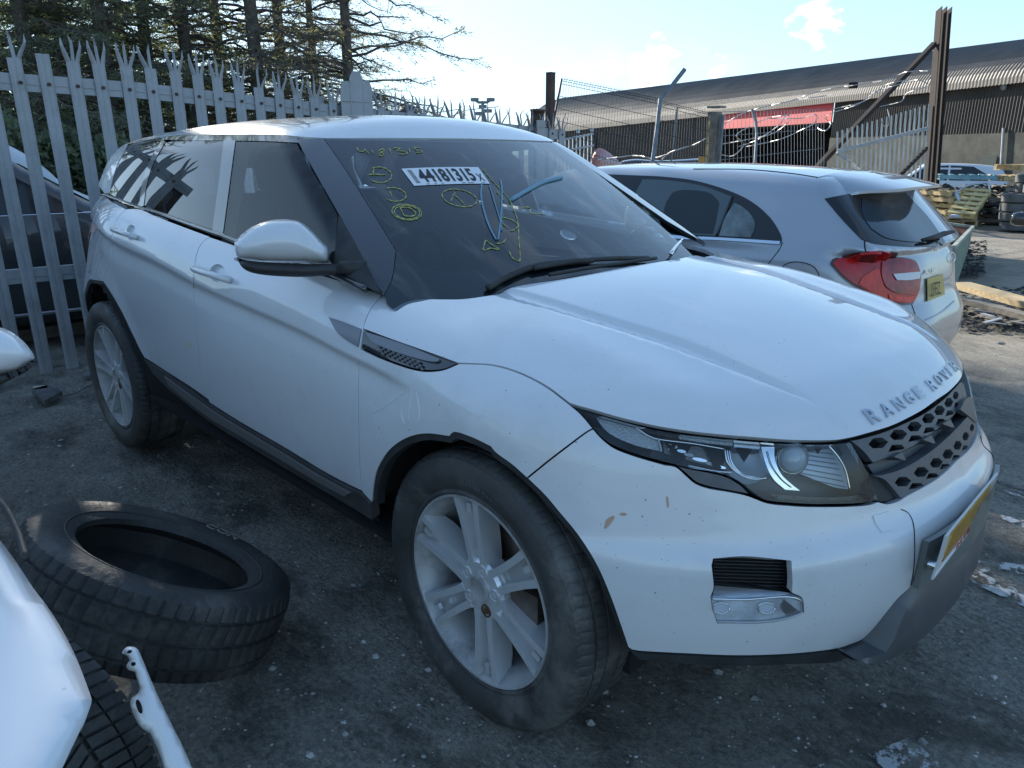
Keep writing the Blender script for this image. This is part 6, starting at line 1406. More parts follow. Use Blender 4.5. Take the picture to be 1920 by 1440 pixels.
# ---- silver hatchback
AY, AZ = 3.09, -.085
aRoof = tab([.1, .45, .75, 1.2, 1.7, 2.2, 2.7, 3.0, 3.2], [1.30, 1.365, 1.395, 1.425, 1.437, 1.435, 1.41, 1.37, 1.32])
aBelt = tab([-.2, .2, .8, 1.6, 2.6, 3.0, 3.6, 4.1, 4.3], [1.03, 1.03, 1.02, .985, .955, .955, .90, .78, .66])
aRear = tab([.1, .3, .42, .52, .62, .68, .78, .90, 1.00, 1.10], [.23, .13, .085, .09, .13, .16, .18, .215, .28, .36])
aSide = tab([.1, .3, .5, .70, .84, .92, 1.02, 1.2], [.80, .855, .868, .878, .882, .872, .845, .79])
def fA(P):
    X = .04-P[:, 0]; ya = np.abs(P[:, 1]-AY); z = P[:, 2]-AZ
    yb = .845
    # lower body
    s = aSide(z)-.10*np.maximum(.9-X, 0)**2.0*.6-.14*np.maximum(X-3.3, 0)**2
    side = ya-s; top = z-(aBelt(X)-.06*ya**2)
    rear = -(X-aRear(z))+.55*np.maximum(ya-.18, 0)**2.0+.6*np.maximum(ya-.62, 0)**2; rear = rear*.8
    front = (X-4.28)+.35*ya**2+.25*(z-.55)**2*3
    lo = smax(smax(smax(side, top, .09), rear, .10), front, .15); lo = np.maximum(lo, .18-z)
    sg = (ya-(.838-.40*(z-1.0)-.09*np.maximum(.95-X, 0)**1.5))*.93; tp = z-(aRoof(X)-.085*ya**2); rw = (-(X-.29)+(z-1.03)*1.05+.30*np.maximum(ya-.25, 0)**2)*.70; fw = (X-(2.55+.25)-(1.40-z)*2.0+.2*ya**2)*.45
    gr = smax(smax(smax(sg, tp, .10), rw, .05), fw, .04); gr = np.maximum(gr, .96-z)
    k = .03; h = np.maximum(k-np.abs(lo-gr), 0)/k; return np.minimum(lo, gr)-h*h*k*.25
M_SILV = mat('silver_blue_paint', (.39, .42, .46), .34, metal=.45, coat=1.0, coat_rough=.03, specks=[(40, .12, (.2, .2, .2), .10)])
ac = empty('silver_hatchback', (-1.8, AY, AZ), 'silver five-door hatchback parked close beyond the white SUV, red tail lamp towards us', 'car')
skin('body', fA, AY, .72, -3.1, -1.1, M_SILV, ac, ns=80, nph=200, ncap=64)
DA = (.75, -1, .45)
def pa_(name, segs, m, lift=.004, thick=.006, res=.03, **k): return panel(name, fA, trace(fA, segs, rng=(2.5, 8)), DA, res, m, ac, gap=0, thick=thick, lift=lift, **k)
def la_(name, px, r=.0028, m=None, off=0.0): q = trace(fA, [px], rng=(2.5, 8)); q = q+grad(fA, q)*off; return MB().tube(q, r, 6).build(name, m or M_DARK, ac, True)
M_ABK = mat('hatch_black_glass', (.022, .026, .032), .08, spec=.45)
M_AGL = glass_mat('hatch_side_glass', (.30, .36, .38), .35, .02, (.02, .03, .035)); 
pa_('window_surround', [[(1130, 327), (1182, 329), (1245, 332), (1307, 340), (1370, 359), (1412, 380), (1445, 409), (1464, 440), (1466, 455)], [(1466, 455), (1400, 450), (1349, 446), (1260, 441), (1180, 430)], [(1180, 430), (1150, 380), (1130, 327)]], M_ABK, res=.05)
pa_('rear_door_glass', [[(1206, 337), (1260, 340), (1320, 350), (1372, 369)], [(1372, 369), (1358, 406), (1342, 443)], [(1342, 443), (1260, 438), (1200, 430)], [(1200, 430), (1190, 375), (1206, 337)]], mat('hatch_glass_dark', (.045, .075, .085), .05, coat=1), lift=.009, res=.05)
pa_('quarter_glass', [[(1378, 381), (1392, 388), (1408, 402), (1416, 416)], [(1416, 416), (1416, 430), (1408, 446)], [(1408, 446), (1349, 443)], [(1349, 443), (1360, 410), (1378, 381)]], mat('hatch_quarter_glass', (.10, .13, .13), .05, coat=1, var=.8, vscale=6), lift=.009, res=.05)
# what is seen through the rear side glass
pa_('seat_shape', [[(1262, 362), (1285, 357), (1330, 362), (1350, 380)], [(1350, 380), (1345, 410), (1338, 440)], [(1338, 440), (1248, 435)], [(1248, 435), (1247, 390), (1262, 362)]], mat('seat_behind_glass', (.022, .035, .042), .5), lift=.010, res=.05, thick=.002)
la_('pillar_edge', [(1187, 331), (1178, 352), (1172, 372)], .003); la_('pillar_edge', [(1374, 369), (1360, 405), (1344, 444)], .006, M_ABK, .01)
pa_('window_chrome', [[(1240, 439), (1280, 443), (1349, 446), (1464, 453)], [(1464, 453), (1462, 459)], [(1462, 459), (1349, 451), (1283, 449), (1240, 445)], [(1240, 445), (1240, 439)]], mat('chrome_strip', (.60, .66, .74), .15, metal=.9), lift=.010, res=.02)
la_('door_gap', [(1467, 455), (1461, 468), (1438, 498)]); la_('roof_gap', [(1300, 317), (1400, 318), (1480, 325), (1534, 333)], .004)
la_('fuel_flap_gap', [(1462, 505), (1474, 495), (1490, 491), (1508, 493), (1525, 500), (1535, 514), (1536, 526)])
la_('tailgate_gap', [(1621, 449), (1622, 467), (1628, 482)], .004); la_('bumper_gap', [(1709, 570), (1716, 590), (1722, 600)], .003)
pa_('rear_screen_surround', [[(1546, 373), (1580, 413), (1615, 449)], [(1615, 449), (1640, 457), (1680, 461), (1717, 463), (1762, 463)], [(1762, 463), (1771, 456), (1766, 445)], [(1766, 445), (1740, 408), (1716, 382), (1697, 362)], [(1697, 362), (1640, 364), (1612, 361), (1546, 373)]], M_ABK, res=.03)
pa_('rear_screen', [[(1614, 373), (1640, 382), (1690, 380)], [(1690, 380), (1715, 400), (1745, 440)], [(1745, 440), (1736, 455)], [(1736, 455), (1700, 454), (1660, 447), (1632, 430)], [(1632, 430), (1617, 405), (1614, 373)]], mat('rear_screen_glass', (.03, .05, .07), .06, spec=.5), lift=.008, res=.03)
0 and la_('screen_edge', [(1703, 370), (1725, 395), (1752, 428), (1764, 446)], .006, mat('screen_edge_mouldings', (.30, .26, .14), .4), .008)
# spoiler: a solid blade past the roof edge
sp_top = [(1534, 334), (1567, 323), (1655, 334), (1717, 350)]
def sp_pt(x, y, Y): return atY(x, y, Y)
spv = []
tops = [((1531, 345), 2.40), ((1567, 323), 3.0), ((1655, 334), 3.08), ((1716, 350), 2.92)]
a1 = trace(fA, [[(1533, 336), (1536, 356), (1547, 372)]], rng=(2.5, 8))
SPL = [np.array(atY(1547, 373, 2.47)), np.array(atY(1612, 360, 2.56)), np.array(atY(1680, 356, 2.68)), np.array(atY(1716, 352, 2.86))]   # trailing edge, near half
def mirA(p): return np.array([p[0], 2*AY-p[1], p[2]])
edge = cr(SPL, .05); edge = edge+[mirA(p) for p in edge[::-1]]
root_x = -.72; V = []; n = len(edge)
for p in edge:
    r_ = march(fA, np.array([[root_x, AY+(p[1]-AY)*.98, 1.9]]), (0, 0, -1), 0, 1.5, 60)[0][0]
    V += [tuple(r_+np.array([0, 0, .004])), tuple((r_+p)/2+np.array([0, 0, .014])), tuple(p+np.array([0, 0, .004])), tuple(p-np.array([0, 0, .012])), tuple((r_+p)/2-np.array([0, 0, .02])), tuple(r_-np.array([0, 0, .03]))]
F = [(i*6+j, (i+1)*6+j, (i+1)*6+(j+1) % 6, i*6+(j+1) % 6) for i in range(n-1) for j in range(6)]+[(0, 1, 2, 3, 4, 5), tuple((n-1)*6+j for j in (5, 4, 3, 2, 1, 0))]
mobj('roof_spoiler', V, F, M_SILV, ac, True, sharp=40)
# tail lamp
M_RED = mat('tail_lamp_red_lens', (.48, .008, .010), .25, coat=.25, var=.35, vscale=9); M_RED2 = mat('tail_lamp_bright', (.75, .03, .015), .3, coat=.2, var=.4, vscale=22, stretch=(1, 1, .3))
lamp_px = [[(1556, 496), (1560, 488), (1575, 483), (1625, 480), (1692, 484)], [(1692, 484), (1712, 489), (1721, 504), (1724, 525)], [(1724, 525), (1720, 547), (1709, 571)], [(1709, 571), (1687, 573), (1652, 564), (1615, 547)], [(1615, 547), (1580, 522), (1556, 496)]]
pa_('tail_lamp_rim', lamp_px, mat('lamp_rim_dark', (.03, .012, .012), .3, coat=1), lift=.010, thick=.012, res=.02)
tl = pa_('tail_lamp', [[(1561, 496), (1566, 490), (1580, 486), (1625, 483), (1692, 487)], [(1692, 487), (1709, 492), (1717, 505), (1720, 525)], [(1720, 525), (1716, 547), (1706, 568)], [(1706, 568), (1687, 569), (1652, 560), (1618, 544)], [(1618, 544), (1585, 522), (1561, 496)]], M_RED, lift=.020, thick=.03, res=.015)
pa_('lamp_inner_lens', [[(1648, 493), (1665, 488), (1690, 489), (1710, 497)], [(1710, 497), (1718, 520)], [(1718, 520), (1712, 543), (1700, 552)], [(1700, 552), (1675, 549), (1655, 537), (1647, 515), (1648, 493)]], mat('lamp_inner_smoked', (.34, .02, .025), .2, coat=.35, var=.5, vscale=14), lift=.027, thick=.006, res=.015)
pa_('brake_segment', [[(1612, 520), (1640, 505), (1646, 520)], [(1646, 520), (1652, 540), (1656, 560)], [(1656, 560), (1632, 549), (1606, 533)], [(1606, 533), (1612, 520)]], M_RED2, lift=.025, thick=.004, res=.015)
pa_('lower_segment', [[(1660, 552), (1690, 557), (1712, 553)], [(1712, 553), (1706, 566), (1690, 568)], [(1690, 568), (1662, 561)], [(1662, 561), (1660, 552)]], M_RED2, lift=.025, thick=.004, res=.015)
pa_('reversing_lens', [[(1666, 515), (1700, 512), (1715, 511)], [(1715, 511), (1714, 523)], [(1714, 523), (1695, 526), (1673, 526)], [(1673, 526), (1666, 515)]], mat('clear_lens', (.62, .60, .62), .12, coat=1, bump=.4, bscale=60), lift=.034, thick=.004, res=.015)
# number plate, badge, wiper
def patch(name, q, m, lift, par=ac):
    P = trace(fA, [[a, b] for a, b in zip(q, q[1:]+q[:1])], rng=(2.5, 8)); return panel(name, fA, P, (1, -.35, .1), .03, m, par, gap=0, thick=.004, lift=lift)
patch('number_plate', [(1735, 523), (1764, 514), (1768, 553), (1736, 566)], mat('plate_yellow_rear', (.52, .38, .10), .4), .012)
PQ = [hit1(fA, *q) for q in ((1739, 531), (1757, 526), (1759, 549), (1740, 556))]
def atext(txt, Q, m, h, par, bold=.02):
    V, F = text_geo(txt, 1, 0, bold); V = V-V.min(0); mx = V.max(0); W3 = []
    for v in V: a, b = v[0]/mx[0], 1-v[1]/mx[1]; p = (Q[0]*(1-a)+Q[1]*a)*(1-b)+(Q[3]*(1-a)+Q[2]*a)*b; W3.append(p+np.array([h, -h*.6, 0]))
    mobj('lettering', W3, F, m, par)
M_PLTXT = mat('plate_black', (.02, .02, .02), .5); atext('UFZ', PQ, M_PLTXT, .022, ac, 0.0)
BQ = [hit1(fA, *q) for q in ((1731, 505), (1755, 501), (1755, 510), (1731, 515))]; atext('A180', BQ, M_SATIN, .010, ac)
wp0 = hit1(fA, 1742, 447); wp1 = hit1(fA, 1762, 440)
MB().tube([q_+np.array([.03, 0, .01]) for q_ in (hit1(fA, 1718, 452), hit1(fA, 1742, 447), hit1(fA, 1758, 441))]+[hit1(fA, 1758, 441)+np.array([.06, .10, .02])], [.008, .016, .018, .010], 8).build('rear_wiper', M_BLACKPL, ac, True)
la_('bumper_crease', [(1700, 612), (1735, 600), (1765, 585), (1788, 565)], .004, M_SILV, .004)
cbv = trace(fA, [circ_px(1783, 482, 5, 9, 14)], rng=(2.5, 8)); MB().tube(cbv+np.array([.01, 0, 0]), .003, 6, closed=True).build('round_badge', M_CHROME, ac)
for (x, s_) in ((-.78, 1), (-3.48, 1)):
    for y in (AY-.80, AY+.80):
        w = MB(); w.lathe([(-.10, .18), (-.10, .30), (-.07, .318), (.07, .318), (.10, .30), (.10, .18)], (x, y, .318+AZ-.01), (0, 1, 0), 40, closed=True); w.build('tyre', M_TYRE, ac, True, sharp=40); w = MB(); w.lathe([(.0, .0), (.0, .19), (-.09, .2)], (x, y-.06 if y < AY else y+.06, .318+AZ-.01), (0, -1 if y < AY else 1, 0), 30); w.build('rim', M_RIM, ac, True)
MB().tube([(-2.55, AY-.86, .93), (-2.57, AY-.98, .99)], [.03, .07], 10).build('door_mirror', M_SILV, ac, True); 
pa_('door_handle', [[(1340, 478), (1370, 480), (1384, 486)], [(1384, 486), (1380, 490)], [(1380, 490), (1345, 482)], [(1345, 482), (1340, 478)]], M_SILV, lift=.02, res=.03, thick=.02)
# ================================================================ simpler parked cars
def simple_car(name, origin, rz, paint, label, L=4.3, Wd=1.78, H=1.45, van=False, group=None):
    root = empty(name, origin, label, 'van' if van else 'car', group, rz); hw = Wd/2
    belt = tab([0, .5, 1.0, L-1.3, L-.4, L], [.72, .90, .95, .98, .92, .80]) if not van else tab([0, .4, 1.2, L], [.75, 1.0, 1.15, 1.2])
    rf = tab([0, 1.2, 1.9, 2.8, L-.5, L], [.9, 1.1, H, H, H-.08, H-.3]) if not van else tab([0, .8, 1.6, L], [1.0, 1.4, H, H])
    def f(P):
        X = P[:, 0]; ya = np.abs(P[:, 1]); z = P[:, 2]
        lo = smax(smax(ya-(hw-.04*np.abs(z-.7)), z-belt(X), .08), smax(-X+.25*ya**2, X-L+.2*ya**2, .1), .15)
        g = smax(smax(ya-(hw-.04-(.32 if not van else .10)*(z-.95)), z-rf(X)+.05*ya**2, .08), smax((-(X-1.05)+(z-.95)*1.35)*.6 if not van else (-(X-.6)+(z-1.1)*.8)*.7, ((X-L+.15)+(z-.95)*.55)*.85 if not van else (X-L+.05), .05), .06)
        g = np.maximum(g, .88-z); return np.maximum(np.minimum(lo, g), .2-z)
    O = skin('body', f, 0, .68, 1.1, L-.9, paint, None, 40, 48, 12); O.parent = root
    def slab(poly, s_, nm, m):
        V = []
        Pp = np.array([[x, s_*2.0, z] for x, z in poly]); H_, _ = march(f, Pp, (0, -s_, 0), 0, 2.2, 80); H_ = H_+np.array([0, s_*.006, 0]); n = len(H_); k = list(H_)+list(H_-np.array([0, s_*.02, 0])); q = mobj(nm, k, [tuple(range(n)) if s_ < 0 else tuple(range(n))[::-1]]+[(i, (i+1) % n, n+(i+1) % n, n+i) for i in range(n)], m, None); q.parent = root
    for s_ in (-1, 1):
        if not van:
            slab([(1.30, 1.0), (1.85, H-.10), (2.50, H-.06), (2.50, 1.0)], s_, 'front_window', M_ABK); slab([(2.56, 1.0), (2.56, H-.06), (3.2, H-.09), (L-.62, 1.08), (L-.75, 1.0)], s_, 'rear_window', M_ABK)
            for a, b in (((1.2, .99), (L-.75, .99)),): 
                Pp, _ = march(f, np.array([[x, s_*2.0, .99] for x in np.linspace(a[0], b[0], 12)]), (0, -s_, 0), 0, 2.2, 80); q = MB().tube(Pp, .009, 5).build('window_chrome', M_CHROME, None); q.parent = root
                Pp, _ = march(f, np.array([[x, s_*2.0, .28] for x in np.linspace(.9, L-.9, 12)]), (0, -s_, 0), 0, 2.2, 80); q = MB().tube(Pp, .014, 5).build('sill_chrome', M_SATIN, None); q.parent = root
                q = MB().box((2.35, s_*(hw+.0), .82), (.18, .03, .03)).build('door_handle', M_CHROME, None); q.parent = root
        else: slab([(1.0, 1.2), (1.4, H-.25), (1.9, H-.25), (1.9, 1.2)], s_, 'front_window', M_ABK)
        for x in (.85, L-.80):
            w = MB(); w.lathe([(-.09, .17), (-.09, .29), (-.07, .315), (.07, .315), (.09, .29), (.09, .17)], (x, s_*(hw-.09), .31), (0, 1, 0), 28, closed=True); w.lathe([(.07*s_, .001), (.07*s_, .2)], (x, s_*(hw-.09), .31), (0, 1, 0), 28); q = w.build('wheel', M_TYRE, None, True, sharp=40); q.parent = root
    # windscreen and rear glass
    if not van:
        for (x0, z0, x1, z1) in ((1.16, 1.0, 1.66, H-.12), (L-.20, 1.0, L-.42, H-.13)):
            V = []
            for y in (-.62, .62): 
                for (x, z) in ((x0, z0), (x1, z1)): V.append((x, y*(1 if z < 1.1 else .88), z))
            H_, _ = march(f, np.array([[(-1.0 if x0 < 2 else L+1), v[1], v[2]] for v in V]), ((1 if x0 < 2 else -1), 0, 0), 0, 3.5, 120); H_ = H_+np.array([(-.008 if x0 < 2 else .008), 0, .004]); q = mobj('windscreen' if x0 < 2 else 'rear_screen', H_, [(0, 1, 3, 2)], M_ABK, None); q.parent = root
    return root
M_DKCAR = mat('dark_grey_paint', (.035, .040, .045), .3, coat=1); M_VAN = mat('white_van_paint', (.62, .66, .70), .4, coat=.6)
simple_car('dark_car', (-5.75, 1.15, 0), math.radians(-97+180-180), M_DKCAR, 'dark grey car with chrome window line, behind the palisade fence at left', L=4.3, H=1.46)
simple_car('white_van', (-8.0, .95, 0), math.radians(-97), M_VAN, 'white van behind the dark car, seen between the fence pales', L=4.6, H=1.75, Wd=1.9, van=True)
yc = gz(1790, 400, -.5); 
p = atD(1742, 385, 23.5); simple_car('white_car', (p[0]-2.6, p[1]+1.2, -.45), math.radians(20), M_VAN, 'white estate car parked by the warehouse beyond the pallets', L=4.4, H=1.52)
# ================================================================ white car at the left edge (only its corner is in view)
M_WHITE2 = mat('white_paint_clean', (.76, .78, .80), .32, coat=1, specks=[(22, .10, (.5, .5, .5), .08)])
wc = empty('white_car', (-.6, -2.7, 0), 'white car cropped by the left edge, front bumper missing and tyre exposed', 'car')
def bonnet_plane(x, y):
    d = ray(x, y); t = np.linspace(.3, 4, 600); P = CAM+d*t[:, None]; s = P[:, 2]-(.80-.10*(P[:, 0]+.4)-.22*np.maximum(P[:, 0]+.15, 0)**2); k = max(1, np.argmax(s < 0)); u = s[k-1]/(s[k-1]-s[k]); return P[k-1]+(P[k]-P[k-1])*u
pillow('front_wing', [[(-30, 975), (0, 1010), (30, 1047), (60, 1090), (85, 1122), (110, 1160), (135, 1208), (155, 1258), (168, 1295)], [(168, 1295), (171, 1312), (160, 1345), (143, 1385), (120, 1440)], [(120, 1440), (90, 1500), (40, 1560)], [(40, 1560), (-250, 1620), (-420, 1500)], [(-420, 1500), (-380, 1150), (-200, 950)], [(-200, 950), (-100, 930), (-30, 975)]], 0, M_WHITE2, wc, tf=.016, tb=.05, rim=.05, res=.02, plane=bonnet_plane)
MB().tube([bonnet_plane(x, y)+np.array([0, .012, 0]) for x, y in cr([(-40, 915), (-5, 955), (18, 1000), (33, 1052)], 10)], [.006]*len(cr([(-40, 915), (-5, 955), (18, 1000), (33, 1052)], 10)), 8).build('screen_moulding', M_BLACKPL, wc, True)
wm = bpy.data.objects.new('door_mirror', None); COL.objects.link(wm); wm.parent = wc
dmm = float((atY(45, 640, -1.70)-CAM)@FW)
pillow('mirror_cap', [[(-70, 640), (-40, 612), (0, 614), (25, 624), (48, 643), (63, 662), (66, 672)], [(66, 672), (40, 690), (0, 703), (-60, 715)], [(-60, 715), (-70, 640)]], dmm, M_WHITE2, wm, tf=.06, tb=.04, rim=.07, res=.01)
pillow('mirror_base', [[(66, 672), (64, 684), (50, 697), (20, 712), (-10, 725), (-60, 735)], [(-60, 735), (-60, 714)], [(-60, 714), (0, 702), (40, 689), (66, 672)]], dmm, M_BLACKPL, wm, tf=.045, tb=.03, rim=.03, res=.01)
MB().tube([atD(-40, 700, dmm), atD(-160, 760, dmm)+np.array([-.1, -.1, -.1])], .03, 8).build('mirror_arm', M_BLACKPL, wm)
# big body mass beyond the frame: door side and cabin
mb = MB(); mb.box((-2.2, -2.75, .62), (2.6, 1.75, .62)); mb.build('body_side', M_WHITE2, wc); mb = MB(); mb.prism([(-1.1, .90), (-1.75, 1.42), (-3.0, 1.45), (-3.5, .92)], ((0, -3.5, 0), (1, 0, 0), (0, 0, 1), (0, 1, 0)), 0, 1.5); mb.build('cabin', M_ABK, wc)
M_TYRE2 = mat('tyre_rubber_deep', (.030, .031, .031), .6, var=.35, vscale=10, dirt=((.12, .12, .11), 9, .5, .5), bump=.2, bscale=140)
# exposed tyre with chevron tread blocks
def chevron_tyre(O, out, steer, R=.33, w=.215):
    P, ax, e0, e1 = wheel_frame(O, out, steer); root = bpy.data.objects.new('wheel', None); COL.objects.link(root); root.parent = wc; h = w/2
    mb = MB(); mb.lathe([(-h*.7, .20), (-h, .24), (-h*1.03, .28), (-h*.94, R-.016), (-h*.80, R-.010), (h*.80, R-.010), (h*.94, R-.016), (h*1.03, R-.05), (h, .24), (h*.7, .20)], O, ax, 90); mb.build('tyre', M_TYRE2, root, True, sharp=35)
    tb = MB(); N_ = 84
    for k in range(N_):
        t0 = 2*math.pi*k/N_; dt = 2*math.pi/N_
        for (a0, a1, sh0, sh1) in ((-.99, -.52, .9, .35), (-.48, -.04, .30, -.25), (.04, .48, -.25, .30), (.52, .99, .35, .9)):
            V = []
            for rr in (R-.011, R-.001):
                for (a, sh) in ((a0, sh0), (a1, sh1)):
                    for q in (.08, .84): r_ = rr-(.010 if abs(a) > .9 else 0); V.append(P(a*h, r_, t0+dt*(q+sh)))
            tb.add(V, [(4, 5, 7, 6), (0, 1, 5, 4), (2, 6, 7, 3), (0, 4, 6, 2), (1, 3, 7, 5)])
    tb.build('tread_blocks', M_TYRE2, root, kind='stuff'); d = MB(); d.lathe([(.02, 0), (.02, .2)], O, ax, 30); d.build('rim', M_RIM, root); return root
chevron_tyre((-.23, -1.93, .33), 1, math.radians(30))
strip = [[(236, 1209), (246, 1208), (257, 1213), (266, 1232)], [(266, 1232), (290, 1290), (318, 1350), (345, 1405), (372, 1470), (395, 1540)], [(395, 1540), (330, 1540), (316, 1470)], [(316, 1470), (300, 1415), (282, 1375)], [(282, 1375), (265, 1364), (253, 1345), (244, 1320), (248, 1307)], [(248, 1307), (258, 1300), (262, 1290)], [(262, 1290), (255, 1268), (252, 1258)], [(252, 1258), (240, 1254), (236, 1246), (242, 1236)], [(242, 1236), (238, 1228), (228, 1222), (231, 1214), (236, 1209)]]
br = pillow('bumper_bracket', strip, 1.22, M_WHITE2, None, tf=.012, tb=.012, rim=.02, res=.008, step=4, pw=.35); tag(br, 'loose white plastic bumper bracket strip standing in front of the exposed tyre', 'car part')
for (x, y, a, b) in ((243, 1222, 5, 3), (250, 1245, 5, 4), (261, 1325, 5, 14)):
    pillow('slot', [circ_px(x, y, a, b, 10, -.3)], 1.205, M_DARK, br, tf=.002, tb=.002, rim=.01, res=.01, step=3)
# ================================================================ loose tyre on the ground
def loose_tyre(c, R, Rb, w, m, label, cat='tyre', group=None, tilt=(0, 0), parts=True, n=300):
    root = empty('loose_tyre', c, label, cat, group); h = w/2
    prof = [(-h*.72, Rb-.004), (-h*.86, Rb), (-h*.94, Rb+.02), (-h*1.0, Rb+.05), (-h*1.03, Rb+.085), (-h*.99, R-.035), (-h*.90, R-.012)]
    prof = prof+[(-h*.60, R-.002), (-h*.57, R-.009), (-h*.53, R-.009), (-h*.50, R), (-h*.06, R), (-h*.03, R-.009), (h*.03, R-.009), (h*.06, R), (h*.50, R), (h*.53, R-.009), (h*.57, R-.009), (h*.60, R-.002)]+[(-a, r) for a, r in prof[::-1]]
    prof += [(h*.60, Rb+.02), (h*.3, R-.045), (-h*.3, R-.045), (-h*.60, Rb+.02)]
    V = []; mp_ = len(prof); tx, ty = tilt
    R3 = Matrix.Rotation(tx, 3, 'X') @ Matrix.Rotation(ty, 3, 'Y')
    for k in range(n):
        t = 2*math.pi*k/n; ph = k % 5
        for (a, r) in prof:
            rr = r; tt = t
            if r > R-.016 and abs(a) > h*.60 and ph == 0: rr -= .007
            elif r > R-.003 and ph == 0: rr -= .005
            if r > R-.02: tt += .04*abs(a)/h
            V.append(tuple(R3 @ Vector((rr*math.cos(tt), rr*math.sin(tt), a))))
    F = [(k*mp_+j, ((k+1) % n)*mp_+j, ((k+1) % n)*mp_+(j+1) % mp_, k*mp_+(j+1) % mp_) for k in range(n) for j in range(mp_)]
    o = mobj('tyre_casing', V, F, m, root, True, loc=(0, 0, 0), sharp=36)
    if parts:
        b = MB(); b.tube([tuple(R3 @ Vector(((Rb+.028)*math.cos(t), (Rb+.028)*math.sin(t), h*.955))) for t in np.linspace(0, 6.283, 90)[:-1]], .0035, 6, closed=True); b.build('bead_ring', m, root, True, loc=(0, 0, 0))
        tx_, F_ = text_geo('CON', .055, .0012, .001); th0 = 2.22
        W3 = [tuple(R3 @ Vector(((Rb+.062+v[1])*math.cos(th0-(v[0]-.06)/(Rb+.09)), (Rb+.062+v[1])*math.sin(th0-(v[0]-.06)/(Rb+.09)), h*1.012+(.0015 if v[2] > 0 else 0)))) for v in tx_]
        mobj('raised_lettering', W3, F_, mat('dusty_letters', (.30, .29, .25), .7), root, loc=(0, 0, 0))
    return root
LT = (-.791, -1.411, .262); M_TYREW = mat('weathered_tyre', (.042, .043, .042), .58, var=.4, vscale=5, dirt=((.17, .16, .14), 5, .54, .7), bump=.35, bscale=60)
loose_tyre(LT, .368, .239, .222, M_TYREW, 'worn loose tyre lying tilted on the ground beside the white SUV sill', tilt=(math.radians(-28.5), math.radians(2.7)))
# small wreckage by the fence foot
M_SCRAP = mat('scrap_plastic', (.10, .10, .10), .5, var=.5, vscale=9)
def shard(name, pts, z, t, m, label, cat, seed=0):
    P = [np.array(gz(x, y, z)) for x, y in pts]; n = len(P); k = 0
    V = [p+np.array([0, 0, t]) for p in P]+[p for p in P]; o = mobj(name, V, [tuple(range(n))[::-1], tuple(range(n, 2*n))]+[(i, (i+1) % n, n+(i+1) % n, n+i) for i in range(n)], m); return tag(o, label, cat)
shard('broken_trim', [(60, 738), (92, 730), (118, 742), (100, 752), (85, 760), (70, 748)], .02, .03, M_SCRAP, 'broken black plastic trim lying on the dirt at the fence foot', 'debris')
shard('pale_offcut', [(62, 727), (88, 725), (90, 730), (64, 733)], .04, .01, mat('pale_offcut', (.55, .50, .38), .7), 'small pale sunlit offcut on top of the broken trim', 'debris')
shard('flat_bottle', [(155, 705), (168, 702), (175, 707), (160, 711)], .01, .02, mat('dull_grey', (.2, .22, .22), .5), 'flattened grey scrap at the foot of the third fence pale', 'debris')
MB().tube([gz(110, 745, .03), gz(140, 738, .03), gz(178, 718, .02)], .004, 5).build('wire_scrap', M_SCRAP); tag(bpy.data.objects['wire_scrap'], 'thin black cable trailing from the broken trim towards the wheel', 'cable')
# kerb edge behind the fence catching light
k0, k1 = gz(60, 636, 0), gz(180, 612, 0); o = MB().bar(k0+np.array([0, -1.5, .04]), k1+np.array([0, 6, .04]), .12, .10).build('kerb', M_CONC, kind='structure')
# ================================================================ skip, planks and rubble at the right
M_SKIPG = mat('faded_green_paint', (.16, .22, .17), .65, var=.3, vscale=3, dirt=((.10, .06, .04), 3, .55, .8)); M_SKIPR = mat('skip_rust', (.16, .07, .045), .85, var=.35, vscale=4)
def P_(x, y, dep): return atD(x, y, dep)
sk = empty('rubbish_skip', tuple(atD(1800, 500, 9.8)), 'low faded green skip with rusty inside, beyond the silver hatchback', 'skip')
nb, nt_, fb, ft = P_(1790, 545, 9.0), P_(1788, 464, 9.2), P_(1818, 462, 12.6), P_(1824, 426, 12.9)
lt_, ln_ = P_(1744, 415, 13.4), P_(1700, 450, 9.6)
lb_, lnb = lt_-np.array([-.3, 0, .7]), ln_-np.array([-.3, 0, .7])
def slabq(name, q, m, par, t=.02):
    q = [np.array(p) for p in q]; nn = np.cross(q[1]-q[0], q[2]-q[0]); nn /= np.linalg.norm(nn); return mobj(name, q+[p-nn*t for p in q], [(0, 1, 2, 3), (7, 6, 5, 4), (0, 4, 5, 1), (1, 5, 6, 2), (2, 6, 7, 3), (3, 7, 4, 0)], m, par)
slabq('side_panel', [nb, fb, ft, nt_], M_SKIPG, sk, .015); i_ = np.array([-.03, 0, 0]); slabq('inner_side', [fb+i_, nb+i_, nt_+i_, ft+i_], M_SKIPR, sk, .01)
slabq('end_panel', [fb, lb_, lt_, ft], M_SKIPR, sk); slabq('end_panel', [lnb, nb, nt_, ln_], M_SKIPG, sk); slabq('far_side_panel', [lb_, lnb, ln_, lt_], M_SKIPR, sk); slabq('skip_floor', [nb, lnb, lb_, fb], M_SKIPR, sk)
M_RIMP = mat('skip_rim_paint', (.33, .36, .30), .6, var=.3, vscale=6)
for a, b in ((nt_, ft), (ft, lt_), (lt_, ln_), (ln_, nt_)): MB().bar(a, b, .05, .05).build('skip_rim', M_RIMP, sk)
M_WOOD = mat('new_timber', (.48, .36, .20), .75, var=.25, vscale=6, stretch=(1, 6, 6)); M_WOODG = mat('grey_timber', (.20, .18, .15), .85, var=.35, vscale=5, stretch=(1, 5, 5)); M_WOODP = mat('pallet_wood', (.50, .38, .20), .8, var=.3, vscale=4)
pk0, pk1 = gz(1800, 534, .05), gz(1960, 578, .05)
